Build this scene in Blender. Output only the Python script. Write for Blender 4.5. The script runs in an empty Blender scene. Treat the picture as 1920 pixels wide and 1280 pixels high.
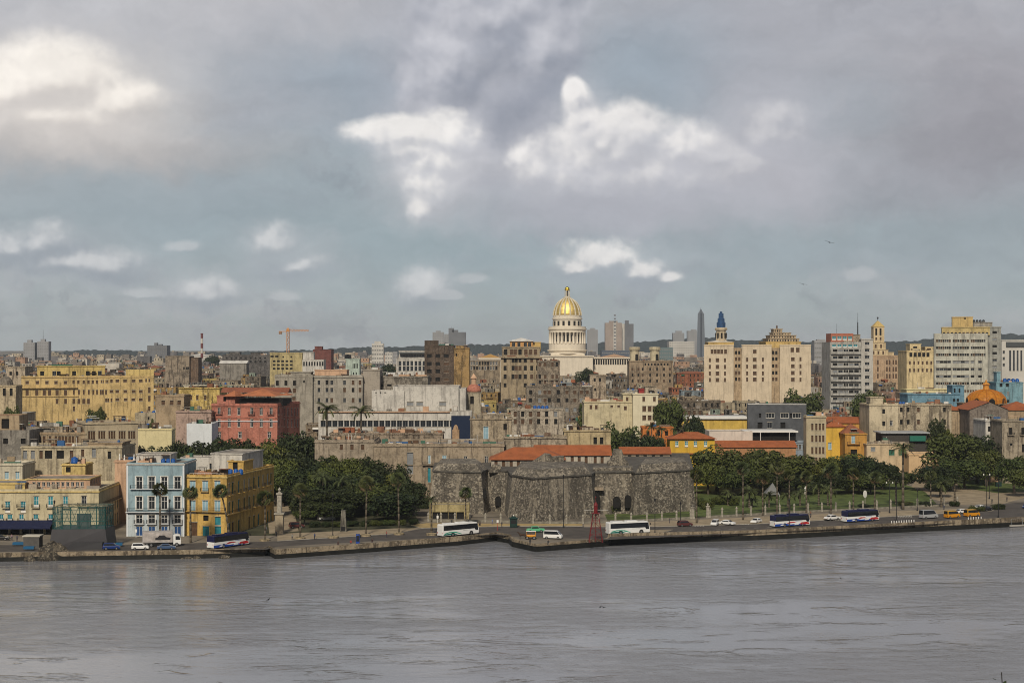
import bpy, math, random
from mathutils import Vector
R=math.radians
rnd=random.Random(7)
SC=bpy.context.scene; COL=SC.collection
F=2933.33; CZ=52.0; HY=655.0          # focal length in photo pixels, eye height above the water, horizon row
def X(px,Y): return (px-960)/F*Y
def Z(py,Y): return CZ-(py-HY)/F*Y
def GY(py,z=2.0): return F*(CZ-z)/(py-HY)
def PXY(x,y,z): return 960+x*F/y, HY+(CZ-z)*F/y
def G(px,py,z=2.0):
    Y=GY(py,z); return (X(px,Y),Y)
# ---------------- camera
cd=bpy.data.cameras.new('camera'); cam=bpy.data.objects.new('camera',cd); COL.objects.link(cam)
cam.location=(0,0,CZ); cam.rotation_euler=(R(90),0,0)
cd.lens=55; cd.sensor_width=36; cd.sensor_fit='HORIZONTAL'; cd.shift_y=15/1920; cd.clip_start=0.5; cd.clip_end=30000
SC.camera=cam
SC.view_settings.view_transform='Standard'; SC.view_settings.look='None'; SC.view_settings.exposure=0.0; SC.view_settings.gamma=1
SC.render.engine='CYCLES'; SC.cycles.use_denoising=True; SC.cycles.filter_width=1.0
SC.cycles.max_bounces=6; SC.cycles.diffuse_bounces=3; SC.cycles.glossy_bounces=3; SC.cycles.volume_bounces=0; SC.cycles.transparent_max_bounces=6
SC.cycles.caustics_reflective=False; SC.cycles.caustics_refractive=False
# ---------------- sun
SUN=Vector((-0.12,-0.77,0.62)).normalized()
sd=bpy.data.lights.new('sun','SUN'); so=bpy.data.objects.new('sun',sd); COL.objects.link(so)
sd.energy=3.4; sd.angle=R(6); sd.color=(1.0,0.90,0.74)
so.rotation_euler=SUN.to_track_quat('Z','Y').to_euler(); so.location=(-200,-200,400)
# ---------------- node helper
class NT:
    def __init__(s,nt): s.nt=nt; s.l=nt.links
    def n(s,t,**kw):
        n=s.nt.nodes.new(t)
        for k,v in kw.items(): setattr(n,k,v)
        return n
    def set(s,sock,v):
        if isinstance(v,bpy.types.NodeSocket): s.l.new(v,sock)
        else: sock.default_value=v
    def math(s,op,a,b=0.0,clamp=False):
        n=s.n('ShaderNodeMath',operation=op,use_clamp=clamp); s.set(n.inputs[0],a); s.set(n.inputs[1],b); return n.outputs[0]
    def vm(s,op,a,b=None,scale=None):
        n=s.n('ShaderNodeVectorMath',operation=op); s.set(n.inputs[0],a)
        if b is not None: s.set(n.inputs[1],b)
        if scale is not None: s.set(n.inputs['Scale'],scale)
        return n.outputs['Value'] if op in('LENGTH','DOT_PRODUCT','DISTANCE') else n.outputs[0]
    def noise(s,vec,scale=1.0,detail=4.0,rough=0.55,dist=0.0):
        n=s.n('ShaderNodeTexNoise'); s.set(n.inputs['Vector'],vec); n.inputs['Scale'].default_value=scale
        n.inputs['Detail'].default_value=detail; n.inputs['Roughness'].default_value=rough; n.inputs['Distortion'].default_value=dist
        return n
    def mr(s,v,a,b,c=0.0,d=1.0,smooth=True):
        n=s.n('ShaderNodeMapRange'); n.interpolation_type='SMOOTHSTEP' if smooth else 'LINEAR'
        s.set(n.inputs[0],v); n.inputs[1].default_value=a; n.inputs[2].default_value=b; n.inputs[3].default_value=c; n.inputs[4].default_value=d
        return n.outputs[0]
    def mix(s,f,a,b,blend='MIX'):
        n=s.n('ShaderNodeMix',data_type='RGBA',blend_type=blend); s.set(n.inputs[0],f)
        for i,v in((6,a),(7,b)):
            if not isinstance(v,bpy.types.NodeSocket): v=tuple(v)[:3]+(1,)
            s.set(n.inputs[i],v)
        return n.outputs[2]
    def mapping(s,vec,scale,rot=(0,0,0)):
        n=s.n('ShaderNodeMapping'); s.set(n.inputs[0],vec); n.inputs['Scale'].default_value=scale; n.inputs['Rotation'].default_value=rot; return n.outputs[0]
def lin(r,g,b): return tuple((c/255/12.92 if c<=10 else ((c/255+0.055)/1.055)**2.4) for c in(r,g,b))
# ---------------- sky (world): Nishita under layered cloud
W=bpy.data.worlds.new('World'); SC.world=W; W.use_nodes=True
W.node_tree.nodes.clear(); T=NT(W.node_tree)
W.cycles.sampling_method='MANUAL'; W.cycles.sample_map_resolution=512
tc=T.n('ShaderNodeTexCoord'); sep=T.n('ShaderNodeSeparateXYZ'); T.l.new(tc.outputs['Generated'],sep.inputs[0])
az=T.math('ARCTAN2',sep.outputs[0],sep.outputs[1]); el=T.math('ARCSINE',sep.outputs[2])
u=T.math('MULTIPLY',az,29.33); v=T.math('MULTIPLY',el,29.33)
cb=T.n('ShaderNodeCombineXYZ'); T.l.new(u,cb.inputs[0]); T.l.new(v,cb.inputs[1]); uv=cb.outputs[0]
n1=T.noise(uv,0.8,5,0.55); w1=T.vm('SUBTRACT',n1.outputs['Color'],(0.5,0.5,0.5))
n2=T.noise(uv,2.6,7,0.60); w2=T.vm('SUBTRACT',n2.outputs['Color'],(0.5,0.5,0.5))
q=T.vm('ADD',uv,T.vm('SCALE',w1,scale=1.5)); q=T.vm('ADD',q,T.vm('SCALE',w2,scale=0.75))
qs=T.vm('ADD',uv,T.vm('SCALE',w1,scale=0.7)); qs=T.vm('ADD',qs,T.vm('SCALE',w2,scale=0.55))
sky=T.n('ShaderNodeTexSky',sky_type='NISHITA'); sky.sun_disc=False
sky.sun_elevation=math.asin(SUN.z); sky.sun_rotation=math.atan2(SUN.x,SUN.y); sky.altitude=50; sky.air_density=1.0; sky.dust_density=2.0
nis=T.vm('SCALE',sky.outputs[0],scale=0.08)
# high veil: blue-grey low down, mauve grey higher, with long streaks
rampv=T.n('ShaderNodeValToRGB'); T.l.new(T.mr(v,0.0,14.0,smooth=False),rampv.inputs[0])
cr=rampv.color_ramp
def stop(i,p,c):
    e=cr.elements[i] if i<len(cr.elements) else cr.elements.new(p); e.position=p; e.color=lin(*c)+(1,)
stop(0,0.0,(184,190,190)); stop(1,1.0,(196,196,200))
for p,c in((0.06,(166,176,179)),(0.16,(152,164,170)),(0.30,(158,166,173)),(0.42,(164,167,174)),(0.6,(176,178,184))): 
    e=cr.elements.new(p); e.color=lin(*c)+(1,)
base=T.mix(0.90,nis,rampv.outputs[0])
st=T.noise(T.mapping(q,(0.16,0.62,1)),1.0,5,0.55)
base=T.mix(T.mr(st.outputs[0],0.42,0.72,0,0.55),base,lin(188,187,190))
st2=T.noise(T.mapping(q,(0.12,0.5,1),(0,0,0.1)),1.7,4,0.5)
base=T.mix(T.mr(st2.outputs[0],0.50,0.75,0,0.45),base,lin(132,136,146))
qb=T.vm('ADD',uv,T.vm('SCALE',w1,scale=1.1)); qb=T.vm('ADD',qb,T.vm('SCALE',w2,scale=0.25))
def blob(col,px,py,rx,ry,c,a=1.0,soft=0.45,qq=qb):
    m=T.vm('MULTIPLY',T.vm('SUBTRACT',qq,((px-960)/100,(655-py)/100,0)),(100/rx,100/ry,0))
    d=T.vm('LENGTH',m)
    return T.mix(T.mr(d,1+soft,max(0.0,1-soft),0.0,a),col,lin(*c))
CL=[ # soft veils: column, row, half width, half height, colour, strength, softness
 (260,30,420,110,(190,190,194),.8,.8),(60,330,330,80,(172,172,174),.6,.9),(1600,60,420,120,(168,168,175),.6,.8),(1860,240,220,140,(152,150,157),.8,.8),(1780,300,180,60,(146,146,153),.6,.8),
 (640,160,170,80,(148,160,172),.75,.9),(1230,130,150,75,(148,161,173),.75,.9),(330,390,360,80,(150,163,171),.65,.9),(1000,480,520,60,(148,164,172),.6,.9),(1650,480,320,60,(152,161,169),.5,.9),
 (560,40,160,60,(176,176,182),.5,.9),(820,120,110,150,(166,168,178),.6,.8),(470,200,150,60,(164,166,173),.5,.9),(1420,180,120,90,(170,170,178),.5,.9),(1130,400,260,50,(164,168,177),.7,.8),(1400,350,160,70,(174,175,182),.6,.8),
 (170,290,300,34,(170,166,166),.7,.9),(1560,350,240,50,(158,159,167),.6,.9)]
c=base
for b in CL: c=blob(c,*b)
def field(vec,blobs):      # cloud thickness: puffs with billowy edges
    out=None
    for px,py,rx,ry in blobs:
        m=T.vm('MULTIPLY',T.vm('SUBTRACT',vec,((px-960)/100,(655-py)/100,0)),(100/rx,100/ry,0))
        b=T.math('SUBTRACT',1.0,T.vm('LENGTH',m))
        if out is None: out=b
        else:
            n=T.n('ShaderNodeMath',operation='SMOOTH_MAX'); T.l.new(out,n.inputs[0]); T.l.new(b,n.inputs[1]); n.inputs[2].default_value=.32; out=n.outputs[0]
    return out
def puff(vec,sc,amp):
    a=T.noise(vec,sc,7,.55).outputs[0]; b=T.noise(vec,sc*3.1,5,.55).outputs[0]
    b=T.math('ABSOLUTE',T.math('SUBTRACT',b,.5)); return T.math('SUBTRACT',T.math('MULTIPLY',T.math('SUBTRACT',a,.5),amp),T.math('MULTIPLY',b,amp*.35))
def cumulus(col,blobs,lit,shade,alpha,sc=1.6,amp=1.5,edge=.34,d=(-.10,.20),gain=1.2,mid=.4,pg=1.5,vg=None,bias=.12,fl=.10):
    v0=T.vm('ADD',uv,T.vm('SCALE',w1,scale=.25)); v1=T.vm('ADD',v0,(d[0],d[1],0))
    f0=T.math('ADD',field(v0,blobs),bias); f1=T.math('ADD',field(v1,blobs),bias); p0=puff(v0,sc,1.0); s0=T.noise(v0,sc*1.25,3,.5).outputs[0]; s1=T.noise(v1,sc*1.25,3,.5).outputs[0]
    D0=T.math('ADD',f0,T.math('MULTIPLY',p0,amp))
    t=T.math('ADD',T.math('ADD',T.math('MULTIPLY',T.math('SUBTRACT',f0,f1),gain),T.math('MULTIPLY',T.math('SUBTRACT',s0,s1),pg)),mid,True)
    if vg:
        gv=T.math('DIVIDE',T.math('SUBTRACT',v,(655-vg[0])/100),vg[1]/100); t=T.math('ADD',t,T.math('MULTIPLY',gv,vg[2]),True); D0=T.math('MULTIPLY',D0,T.mr(gv,-2.2,-.6,.0,1))
    t=T.mr(t,0,1)
    e=T.math('MULTIPLY',T.math('SUBTRACT',1.5,T.math('MULTIPLY',t,.9)),edge)
    a=T.mr(T.math('DIVIDE',D0,e),0.0,1.0,0,alpha)
    a=T.math('MULTIPLY',a,T.mr(t,.02,.85,fl,1))
    return T.mix(a,col,T.mix(t,lin(*shade),lin(*lit)))
c=cumulus(c,[(930,50,175,140),(1015,105,85,120),(850,130,100,125),(945,215,125,115),(905,300,80,70)],(206,206,212),(142,147,160),.92,.8,.9,.40,gain=1.1,mid=.44,pg=1.2,bias=.2,fl=.9)
c=blob(c,965,230,80,85,(140,145,158),.7,.8)
for b in((1170,330,250,85,(194,194,200),.85,.7),(1100,230,60,70,(186,188,195),.6,.7),(810,305,100,95,(196,196,201),.8,.7),(110,205,240,95,(212,206,201),.8,.7),(1440,290,130,90,(178,178,186),.7,.8),(150,495,180,50,(172,178,184),.6,.8),(1160,505,120,36,(180,185,191),.6,.8),(535,480,90,50,(178,183,188),.55,.8),(800,545,70,34,(176,182,187),.5,.8),(405,550,80,30,(174,181,187),.5,.8)): c=blob(c,*b)
c=cumulus(c,[(1450,260,85,70),(1390,325,110,64),(1340,300,60,50)],(206,205,208),(172,173,181),.75,.95,.9,.9,gain=1.0,mid=.45)
c=cumulus(c,[(1160,330,220,80),(1000,325,60,60),(1085,300,95,64),(1190,265,95,66),(1270,285,90,60),(1076,182,26,30),(1082,200,32,34),(1092,222,38,38),(1106,246,48,40),(1128,268,70,40),(1150,290,110,50)],(236,233,231),(184,185,193),.94,.85,.8,.8,gain=.8,mid=.38,pg=1.5,vg=(300,90,.20),bias=.28,fl=.62)
c=cumulus(c,[(765,252,120,34),(838,262,62,58),(822,300,62,62),(806,345,54,56),(790,390,32,44),(770,275,80,40),(800,300,66,50)],(238,235,232),(186,188,195),.94,1.0,.8,.8,gain=.8,mid=.48,pg=1.5,vg=(315,120,.10),bias=.28,fl=.62)
c=cumulus(c,[(130,175,140,76),(40,200,120,80),(235,210,100,56),(120,238,220,46)],(247,241,233),(198,191,187),.94,.75,.85,1.1,gain=.7,mid=.50,pg=1.2,vg=(205,90,.26),bias=.26,fl=.6)
for b in((130,500,130,26,(146,154,164),.6,.7),(225,522,80,18,(150,158,167),.5,.8),(545,508,75,20,(154,162,171),.5,.8),(400,560,70,16,(154,162,170),.45,.8),(1160,520,110,18,(154,162,171),.5,.8),(800,556,60,14,(156,164,172),.4,.8),(1140,385,240,40,(160,163,173),.6,.8)): c=blob(c,*b)
c=cumulus(c,[(98,470,84,46),(55,480,56,34),(205,508,96,42),(150,500,120,34),(522,462,66,52),(560,500,66,32),(400,556,70,34),(795,548,62,44)],(212,213,214),(152,160,169),.85,1.3,1.1,1.0,d=(-.05,.17),gain=1.0,mid=.34,pg=1.2,bias=.26,fl=.45)
c=cumulus(c,[(540,557,34,16),(290,553,50,13),(845,556,50,14),(1600,522,44,20),(355,470,44,20),(885,528,40,18)],(192,195,198),(156,165,173),.6,1.4,1.2,1.0,d=(-.04,.16),gain=1.0,mid=.4)
c=cumulus(c,[(1130,496,86,48),(1085,506,46,26),(1192,514,74,34),(1246,522,36,18)],(230,228,226),(156,164,173),.92,1.5,1.0,.95,d=(-.05,.17),gain=.9,mid=.38,pg=1.2,vg=(500,42,.20),bias=.28,fl=.5)
fn=T.noise(T.mapping(qb,(.5,1.2,1)),1.4,7,0.6)
c=T.mix(T.mr(fn.outputs[0],0.3,0.7,0.0,1.0,False),T.vm('MULTIPLY',c,(1.0,1.0,1.0)),T.vm('MULTIPLY',c,(1.16,1.155,1.15)))
c=T.mix(T.mr(v,6.8,13.0,0,.92),c,lin(94,99,112)); c=T.mix(T.mr(sep.outputs[1],.55,-.2,0,.75),c,lin(112,116,126))  # unseen sky above and behind darkened to cut ambient light and deepen shadows
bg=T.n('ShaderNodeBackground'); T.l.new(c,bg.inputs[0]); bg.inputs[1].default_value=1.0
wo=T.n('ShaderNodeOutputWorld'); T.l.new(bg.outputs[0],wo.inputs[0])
# ---------------- materials
MC={}
def mat(key,col=(.5,.5,.5),rough=.8,metal=0.0,spec=.3,vary=0.0,vscale=1.0,emis=None):
    if key in MC: return MC[key]
    m=bpy.data.materials.new(key); m.use_nodes=True; t=NT(m.node_tree); b=m.node_tree.nodes['Principled BSDF']
    b.inputs['Roughness'].default_value=rough; b.inputs['Metallic'].default_value=metal; b.inputs['Specular IOR Level'].default_value=spec
    if vary>0:
        co=t.n('ShaderNodeTexCoord'); n=t.noise(co.outputs['Object'],vscale,5,.6)
        cc=t.mix(t.mr(n.outputs[0],.3,.7),tuple(x*(1-vary) for x in col),tuple(min(1,x*(1+vary*.6)) for x in col)); t.l.new(cc,b.inputs['Base Color'])
    else: b.inputs['Base Color'].default_value=tuple(col)+(1,)
    MC[key]=m; return m
def wall(col,grime=.35,key=None):
    key=key or 'wall_%.2f_%.2f_%.2f_%.2f'%(*col,grime)
    if key in MC: return MC[key]
    m=bpy.data.materials.new(key); m.use_nodes=True; t=NT(m.node_tree); b=m.node_tree.nodes['Principled BSDF']
    b.inputs['Roughness'].default_value=.92; b.inputs['Specular IOR Level'].default_value=.15
    co=t.n('ShaderNodeTexCoord'); oi=t.n('ShaderNodeObjectInfo')
    vec=t.vm('ADD',co.outputs['Object'],t.vm('SCALE',(91,57,33),scale=oi.outputs['Random']))
    a=t.noise(vec,.22,7,.68); s=t.noise(t.mapping(vec,(.9,.9,.07)),1.0,6,.65); f=t.noise(vec,1.6,6,.7)
    c=t.mix(t.mr(a.outputs[0],.44,.60,0,min(1,grime*1.1)),col,tuple(x*.42 for x in col))
    c=t.mix(t.mr(s.outputs[0],.50,.63,0,min(1,grime*1.3)),c,(col[0]*.20+.02,col[1]*.19+.017,col[2]*.2+.014))
    c=t.mix(t.mr(f.outputs[0],.54,.64,0,min(1,grime*.9)),c,(min(1,col[0]*.7+.16),min(1,col[1]*.7+.15),min(1,col[2]*.7+.13)))
    c=t.mix(t.mr(f.outputs[0],.46,.36,0,min(1,grime*1.1)),c,tuple(x*.30 for x in col))
    t.l.new(c,b.inputs['Base Color']); MC[key]=m; return m
def tile(key,col):
    if key in MC: return MC[key]
    m=bpy.data.materials.new(key); m.use_nodes=True; t=NT(m.node_tree); b=m.node_tree.nodes['Principled BSDF']
    b.inputs['Roughness'].default_value=.85
    co=t.n('ShaderNodeTexCoord'); a=t.noise(co.outputs['Object'],.35,6,.7); f=t.noise(co.outputs['Object'],2.5,4,.6)
    wv=t.n('ShaderNodeTexWave',wave_type='BANDS',bands_direction='X'); t.l.new(co.outputs['Object'],wv.inputs[0]); wv.inputs['Scale'].default_value=1.3; wv.inputs['Distortion'].default_value=.3
    c=t.mix(t.mr(a.outputs[0],.35,.7,0,.7),col,tuple(x*.5 for x in col)); c=t.mix(t.mr(f.outputs[0],.5,.75,0,.5),c,(col[0]*1.1,col[1]*1.7,col[2]*2.2))
    c=t.mix(t.math('MULTIPLY',wv.outputs[0],.35),c,tuple(x*.4 for x in col)); t.l.new(c,b.inputs['Base Color']); MC[key]=m; return m
def stonework(key,c0,c1,c2,scale=1.0):
    m=bpy.data.materials.new(key); m.use_nodes=True; t=NT(m.node_tree); b=m.node_tree.nodes['Principled BSDF']; b.inputs['Roughness'].default_value=.95
    co=t.n('ShaderNodeTexCoord'); vec=co.outputs['Object']
    vo=t.n('ShaderNodeTexVoronoi'); t.l.new(t.mapping(t.vm('ADD',vec,t.vm('SCALE',t.noise(vec,1.2,3).outputs['Color'],scale=.5)),(1,1,1.5)),vo.inputs[0]); vo.inputs['Scale'].default_value=1.5*scale
    sp=t.n('ShaderNodeSeparateColor'); t.l.new(vo.outputs['Color'],sp.inputs[0])
    c=t.mix(t.mr(sp.outputs[0],.25,.9,0,1),c0,c1); c=t.mix(t.mr(sp.outputs[1],.80,.95,0,.55),c,c2); c=t.mix(t.mr(vo.outputs['Distance'],.40,.65,0,.7),c,tuple(x*.35 for x in c0))
    a=t.noise(vec,.10,6,.7); c=t.mix(t.mr(a.outputs[0],.47,.60,0,.75),c,tuple(x*.75 for x in c0))
    ds=t.noise(t.mapping(vec,(.28,.28,.05)),1.0,5,.7); c=t.mix(t.mr(ds.outputs[0],.50,.60,0,.6),c,tuple(x*.45 for x in c0)); st=t.noise(t.mapping(vec,(.5,.5,.06)),1.0,5,.65); c=t.mix(t.mr(st.outputs[0],.52,.62,0,.6),c,c1)
    f=t.noise(vec,1.3,6,.75); c=t.mix(t.mr(f.outputs[0],.56,.63,0,.75),c,c2); c=t.mix(t.mr(f.outputs[0],.44,.36,0,.75),c,tuple(x*.3 for x in c0))
    t.l.new(c,b.inputs['Base Color'])
    bp=t.n('ShaderNodeBump'); bp.inputs['Strength'].default_value=.8; bp.inputs['Distance'].default_value=.4; t.l.new(f.outputs[0],bp.inputs['Height']); t.l.new(bp.outputs[0],b.inputs['Normal'])
    MC[key]=m; return m
def leafmat(key,d,l):
    m=bpy.data.materials.new(key); m.use_nodes=True; t=NT(m.node_tree); b=m.node_tree.nodes['Principled BSDF']; b.inputs['Roughness'].default_value=.6; b.inputs['Specular IOR Level'].default_value=.25
    ge=t.n('ShaderNodeNewGeometry'); oi=t.n('ShaderNodeObjectInfo')
    n=t.noise(ge.outputs['Position'],.33,3,.6)
    k=t.math('ADD',t.math('MULTIPLY',ge.outputs['Random Per Island'],.45),t.mr(n.outputs[0],.3,.7,0,.55))
    c=t.mix(k,d,l); c=t.mix(t.math('MULTIPLY',oi.outputs['Random'],.55),c,(l[0]*.95,l[1]*.72,l[2]*.5))
    t.l.new(c,b.inputs['Base Color']); MC[key]=m; return m
# ---------------- mesh builder
class MB:
    def __init__(s): s.v=[]; s.f=[]; s.m=[]; s.ms=[]
    def mi(s,m):
        if m not in s.ms: s.ms.append(m)
        return s.ms.index(m)
    def poly(s,pts,m):
        b=len(s.v); s.v+= [tuple(p) for p in pts]; s.f.append(tuple(range(b,b+len(pts)))); s.m.append(s.mi(m))
    def box(s,x0,y0,z0,x1,y1,z1,m):
        b=len(s.v); s.v+=[(x0,y0,z0),(x1,y0,z0),(x1,y1,z0),(x0,y1,z0),(x0,y0,z1),(x1,y0,z1),(x1,y1,z1),(x0,y1,z1)]
        k=s.mi(m)
        for q in((0,3,2,1),(4,5,6,7),(0,1,5,4),(1,2,6,5),(2,3,7,6),(3,0,4,7)): s.f.append(tuple(b+i for i in q)); s.m.append(k)
        return s
    def prism(s,pl,z0,z1,m,top=None,mtop=None):
        n=len(pl); top=top or pl; b=len(s.v); s.v+=[(p[0],p[1],z0) for p in pl]+[(p[0],p[1],z1) for p in top]; k=s.mi(m)
        for i in range(n): j=(i+1)%n; s.f.append((b+i,b+j,b+n+j,b+n+i)); s.m.append(k)
        s.f.append(tuple(b+n+i for i in range(n))); s.m.append(s.mi(mtop or m)); s.f.append(tuple(b+n-1-i for i in range(n))); s.m.append(k)
        return s
    def ext(s,prof,y0,y1,m):               # side profile in x,z pulled across y
        n=len(prof); b=len(s.v); s.v+=[(p[0],y0,p[1]) for p in prof]+[(p[0],y1,p[1]) for p in prof]; k=s.mi(m)
        for i in range(n): j=(i+1)%n; s.f.append((b+i,b+j,b+n+j,b+n+i)); s.m.append(k)
        s.f.append(tuple(b+n-1-i for i in range(n))); s.m.append(k); s.f.append(tuple(b+n+i for i in range(n))); s.m.append(k); return s
    def tube(s,p0,p1,r0,r1,m,n=6):
        p0=Vector(p0);p1=Vector(p1); d=(p1-p0).normalized(); a=d.orthogonal().normalized(); c=d.cross(a); b=len(s.v); k=s.mi(m)
        for p,r in((p0,r0),(p1,r1)):
            for i in range(n): t=2*math.pi*i/n; s.v.append(tuple(p+a*r*math.cos(t)+c*r*math.sin(t)))
        for i in range(n): j=(i+1)%n; s.f.append((b+i,b+j,b+n+j,b+n+i)); s.m.append(k)
        s.f.append(tuple(b+n-1-i for i in range(n))); s.m.append(k); s.f.append(tuple(b+n+i for i in range(n))); s.m.append(k); return s
    def lathe(s,prof,n,m,cx=0,cy=0,mats=None,squash=1):
        b=len(s.v); k=s.mi(m)
        for r,z in prof:
            for i in range(n): t=2*math.pi*(i+.5)/n; s.v.append((cx+r*math.cos(t),cy+r*math.sin(t)*squash,z))
        for j in range(len(prof)-1):
            for i in range(n):
                i2=(i+1)%n; s.f.append((b+j*n+i,b+j*n+i2,b+(j+1)*n+i2,b+(j+1)*n+i)); s.m.append(k if not mats else s.mi(mats(i,j)))
        s.f.append(tuple(b+n-1-i for i in range(n))); s.m.append(k); e=b+(len(prof)-1)*n; s.f.append(tuple(e+i for i in range(n))); s.m.append(k); return s
    def ball(s,c,rx,ry,rz,m,n=10,k=6):
        pr=[(max(.001,math.sin(math.pi*i/k)),-math.cos(math.pi*i/k)) for i in range(k+1)]; b=len(s.v); s.lathe(pr,n,m)
        for i in range(b,len(s.v)): x,y,z=s.v[i]; s.v[i]=(c[0]+x*rx,c[1]+y*ry,c[2]+z*rz)
        return s
    def mesh(s,name,smooth=False):
        me=bpy.data.meshes.new(name); me.from_pydata(s.v,[],s.f)
        for m in s.ms: me.materials.append(m)
        me.polygons.foreach_set('material_index',s.m)
        if smooth: me.polygons.foreach_set('use_smooth',[True]*len(s.f))
        me.update(); return me
    def build(s,name,parent=None,loc=(0,0,0),rz=0,smooth=False,bevel=0):
        return put(name,s.mesh(name,smooth),parent,loc,rz,bevel)
def put(name,me,parent=None,loc=(0,0,0),rz=0,bevel=0):
    o=bpy.data.objects.new(name,me); COL.objects.link(o); o.location=loc; o.rotation_euler=(0,0,rz)
    if parent is not None: o.parent=parent
    if bevel:
        b=o.modifiers.new('bevel','BEVEL'); b.width=bevel; b.segments=2; b.limit_method='ANGLE'; b.angle_limit=R(40)
    return o
def tag(o,label=None,cat=None,group=None,kind=None):
    if label: o['label']=label
    if cat: o['category']=cat
    if group: o['group']=group
    if kind: o['kind']=kind
    return o
def thing(name,label,cat,loc=(0,0,0),rz=0,group=None):
    o=bpy.data.objects.new(name,None); COL.objects.link(o); o.location=loc; o.rotation_euler=(0,0,rz); o.empty_display_size=.5
    return tag(o,label,cat,group)
def copy_tree(o,parent=None):
    c=o.copy(); COL.objects.link(c)
    if parent is not None: c.parent=parent
    for ch in list(o.children): copy_tree(ch,c)
    return c
def gz(Y):
    if Y<640: return 2.0
    if Y<1650: return 2.0+(Y-640)*.0121
    return 14.2+(Y-1650)*.004
HAZE=6.5e-5
GLASS=mat('window_glass',(.02,.023,.028),.15,0,.5); VOID=mat('dark_interior',(.012,.011,.010),.9)
WHITE=mat('white_paint',(.72,.71,.68),.5,vary=.08); WOOD=mat('brown_wood',(.10,.055,.03),.6,vary=.3); IRON=mat('black_iron',(.02,.02,.022),.5)
BLUEP=mat('blue_paint',(.02,.07,.20),.5,vary=.15); TEAL=mat('teal_paint',(.03,.22,.27),.5,vary=.2); GREYP=mat('grey_paint',(.22,.23,.24),.6,vary=.15)
PBLUE=mat('pale_blue_paint',(.25,.40,.48),.6,vary=.15); GREENP=mat('green_paint',(.03,.12,.08),.5,vary=.2)
CONC=mat('roof_concrete',(.27,.24,.205),.95,vary=.5,vscale=.25); ROOFW=mat('roof_white',(.62,.60,.56),.9,vary=.25,vscale=.3); RUST=mat('roof_rust',(.26,.13,.08),.9,vary=.5,vscale=.4)
TANKB=mat('tank_blue_plastic',(.015,.09,.33),.4,vary=.1); TANKK=mat('tank_black_plastic',(.015,.016,.02),.4)
TILE=tile('orange_roof_tile',(.37,.105,.032)); TILED=tile('old_roof_tile',(.30,.10,.045))
SILL=mat('sill_plaster',(.40,.36,.29),.9,vary=.3)
STY={'dark':(GLASS,GREYP),'white':(GLASS,WHITE),'brown':(WOOD,WOOD),'void':(VOID,VOID),'blue':(BLUEP,WHITE),'teal':(TEAL,TEAL),'grey':(GREYP,GREYP),'pblue':(PBLUE,WHITE),'green':(GREENP,GREENP),'half':(GLASS,WOOD),'bglass':(BLUEP,WHITE),'tealglass':(TEAL,WHITE)}
WM={}
def wmesh(st,w,h):
    k=(st,w,h)
    if k in WM: return WM[k]
    a,b=STY[st]; m=MB(); d=.24; e=max(.06,min(.12,w*.08))
    if st=='void': m.poly([(0,.5,0),(w,.5,0),(w,.5,h),(0,.5,h)],VOID)
    else:
        m.poly([(0,d,0),(w,d,0),(w,d,h),(0,d,h)],a)
        if h<40:
            m.box(.003,d-.07,.003,e,d+.02,h-.003,b); m.box(w-e,d-.07,.003,w-.003,d+.02,h-.003,b); m.box(e,d-.068,h-e,w-e,d+.02,h-.003,b); m.box(e,d-.068,.003,w-e,d+.02,e,b)
            m.box(-.12,-.13,-.14,w+.12,-.001,-.01,SILL); m.box(-.1,-.10,h+.01,w+.1,-.001,h+.16,SILL)
            if w<2.2: m.box(w/2-.035,d-.062,e,w/2+.035,d+.02,h-e,b)
            else:
                n=int(w/1.1)
                for i in range(1,n): m.box(w*i/n-.035,d-.062,e,w*i/n+.035,d+.02,h-e,b)
            if st in('white','half','bglass','tealglass') and h>1.9: m.box(e,d-.058,h*.62,w-e,d+.02,h*.62+.07,b)
            if st=='half': m.box(e,d-.055,e,w/2-.035,d+.02,h*.6,b)
            if st in('bglass','tealglass'): m.box(e,d-.05,e,w-e,d+.02,h*.28,WHITE); m.box(e,d-.05,h*.8,w-e,d+.02,h-e,a)
            if st in('brown','teal','grey','green','blue','pblue'):
                for z in range(1,max(2,int(h/.55))): m.box(e,d-.02,z*.55,w-e,d+.01,z*.55+.06,b if st not in('blue','pblue') else a)
    WM[k]=m.mesh('window'); return WM[k]
LM=[]   # every building: px0, px1, top row, distance, lowest visible row, depth
class Blk:
    def __init__(s,x0,y0,W,D,z0,z1,m,name='wall',par=.7,roof=None,cornice=True,cm=None): s.__dict__.update(locals()); s.ops={'F':[],'R':[],'L':[]}
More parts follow.
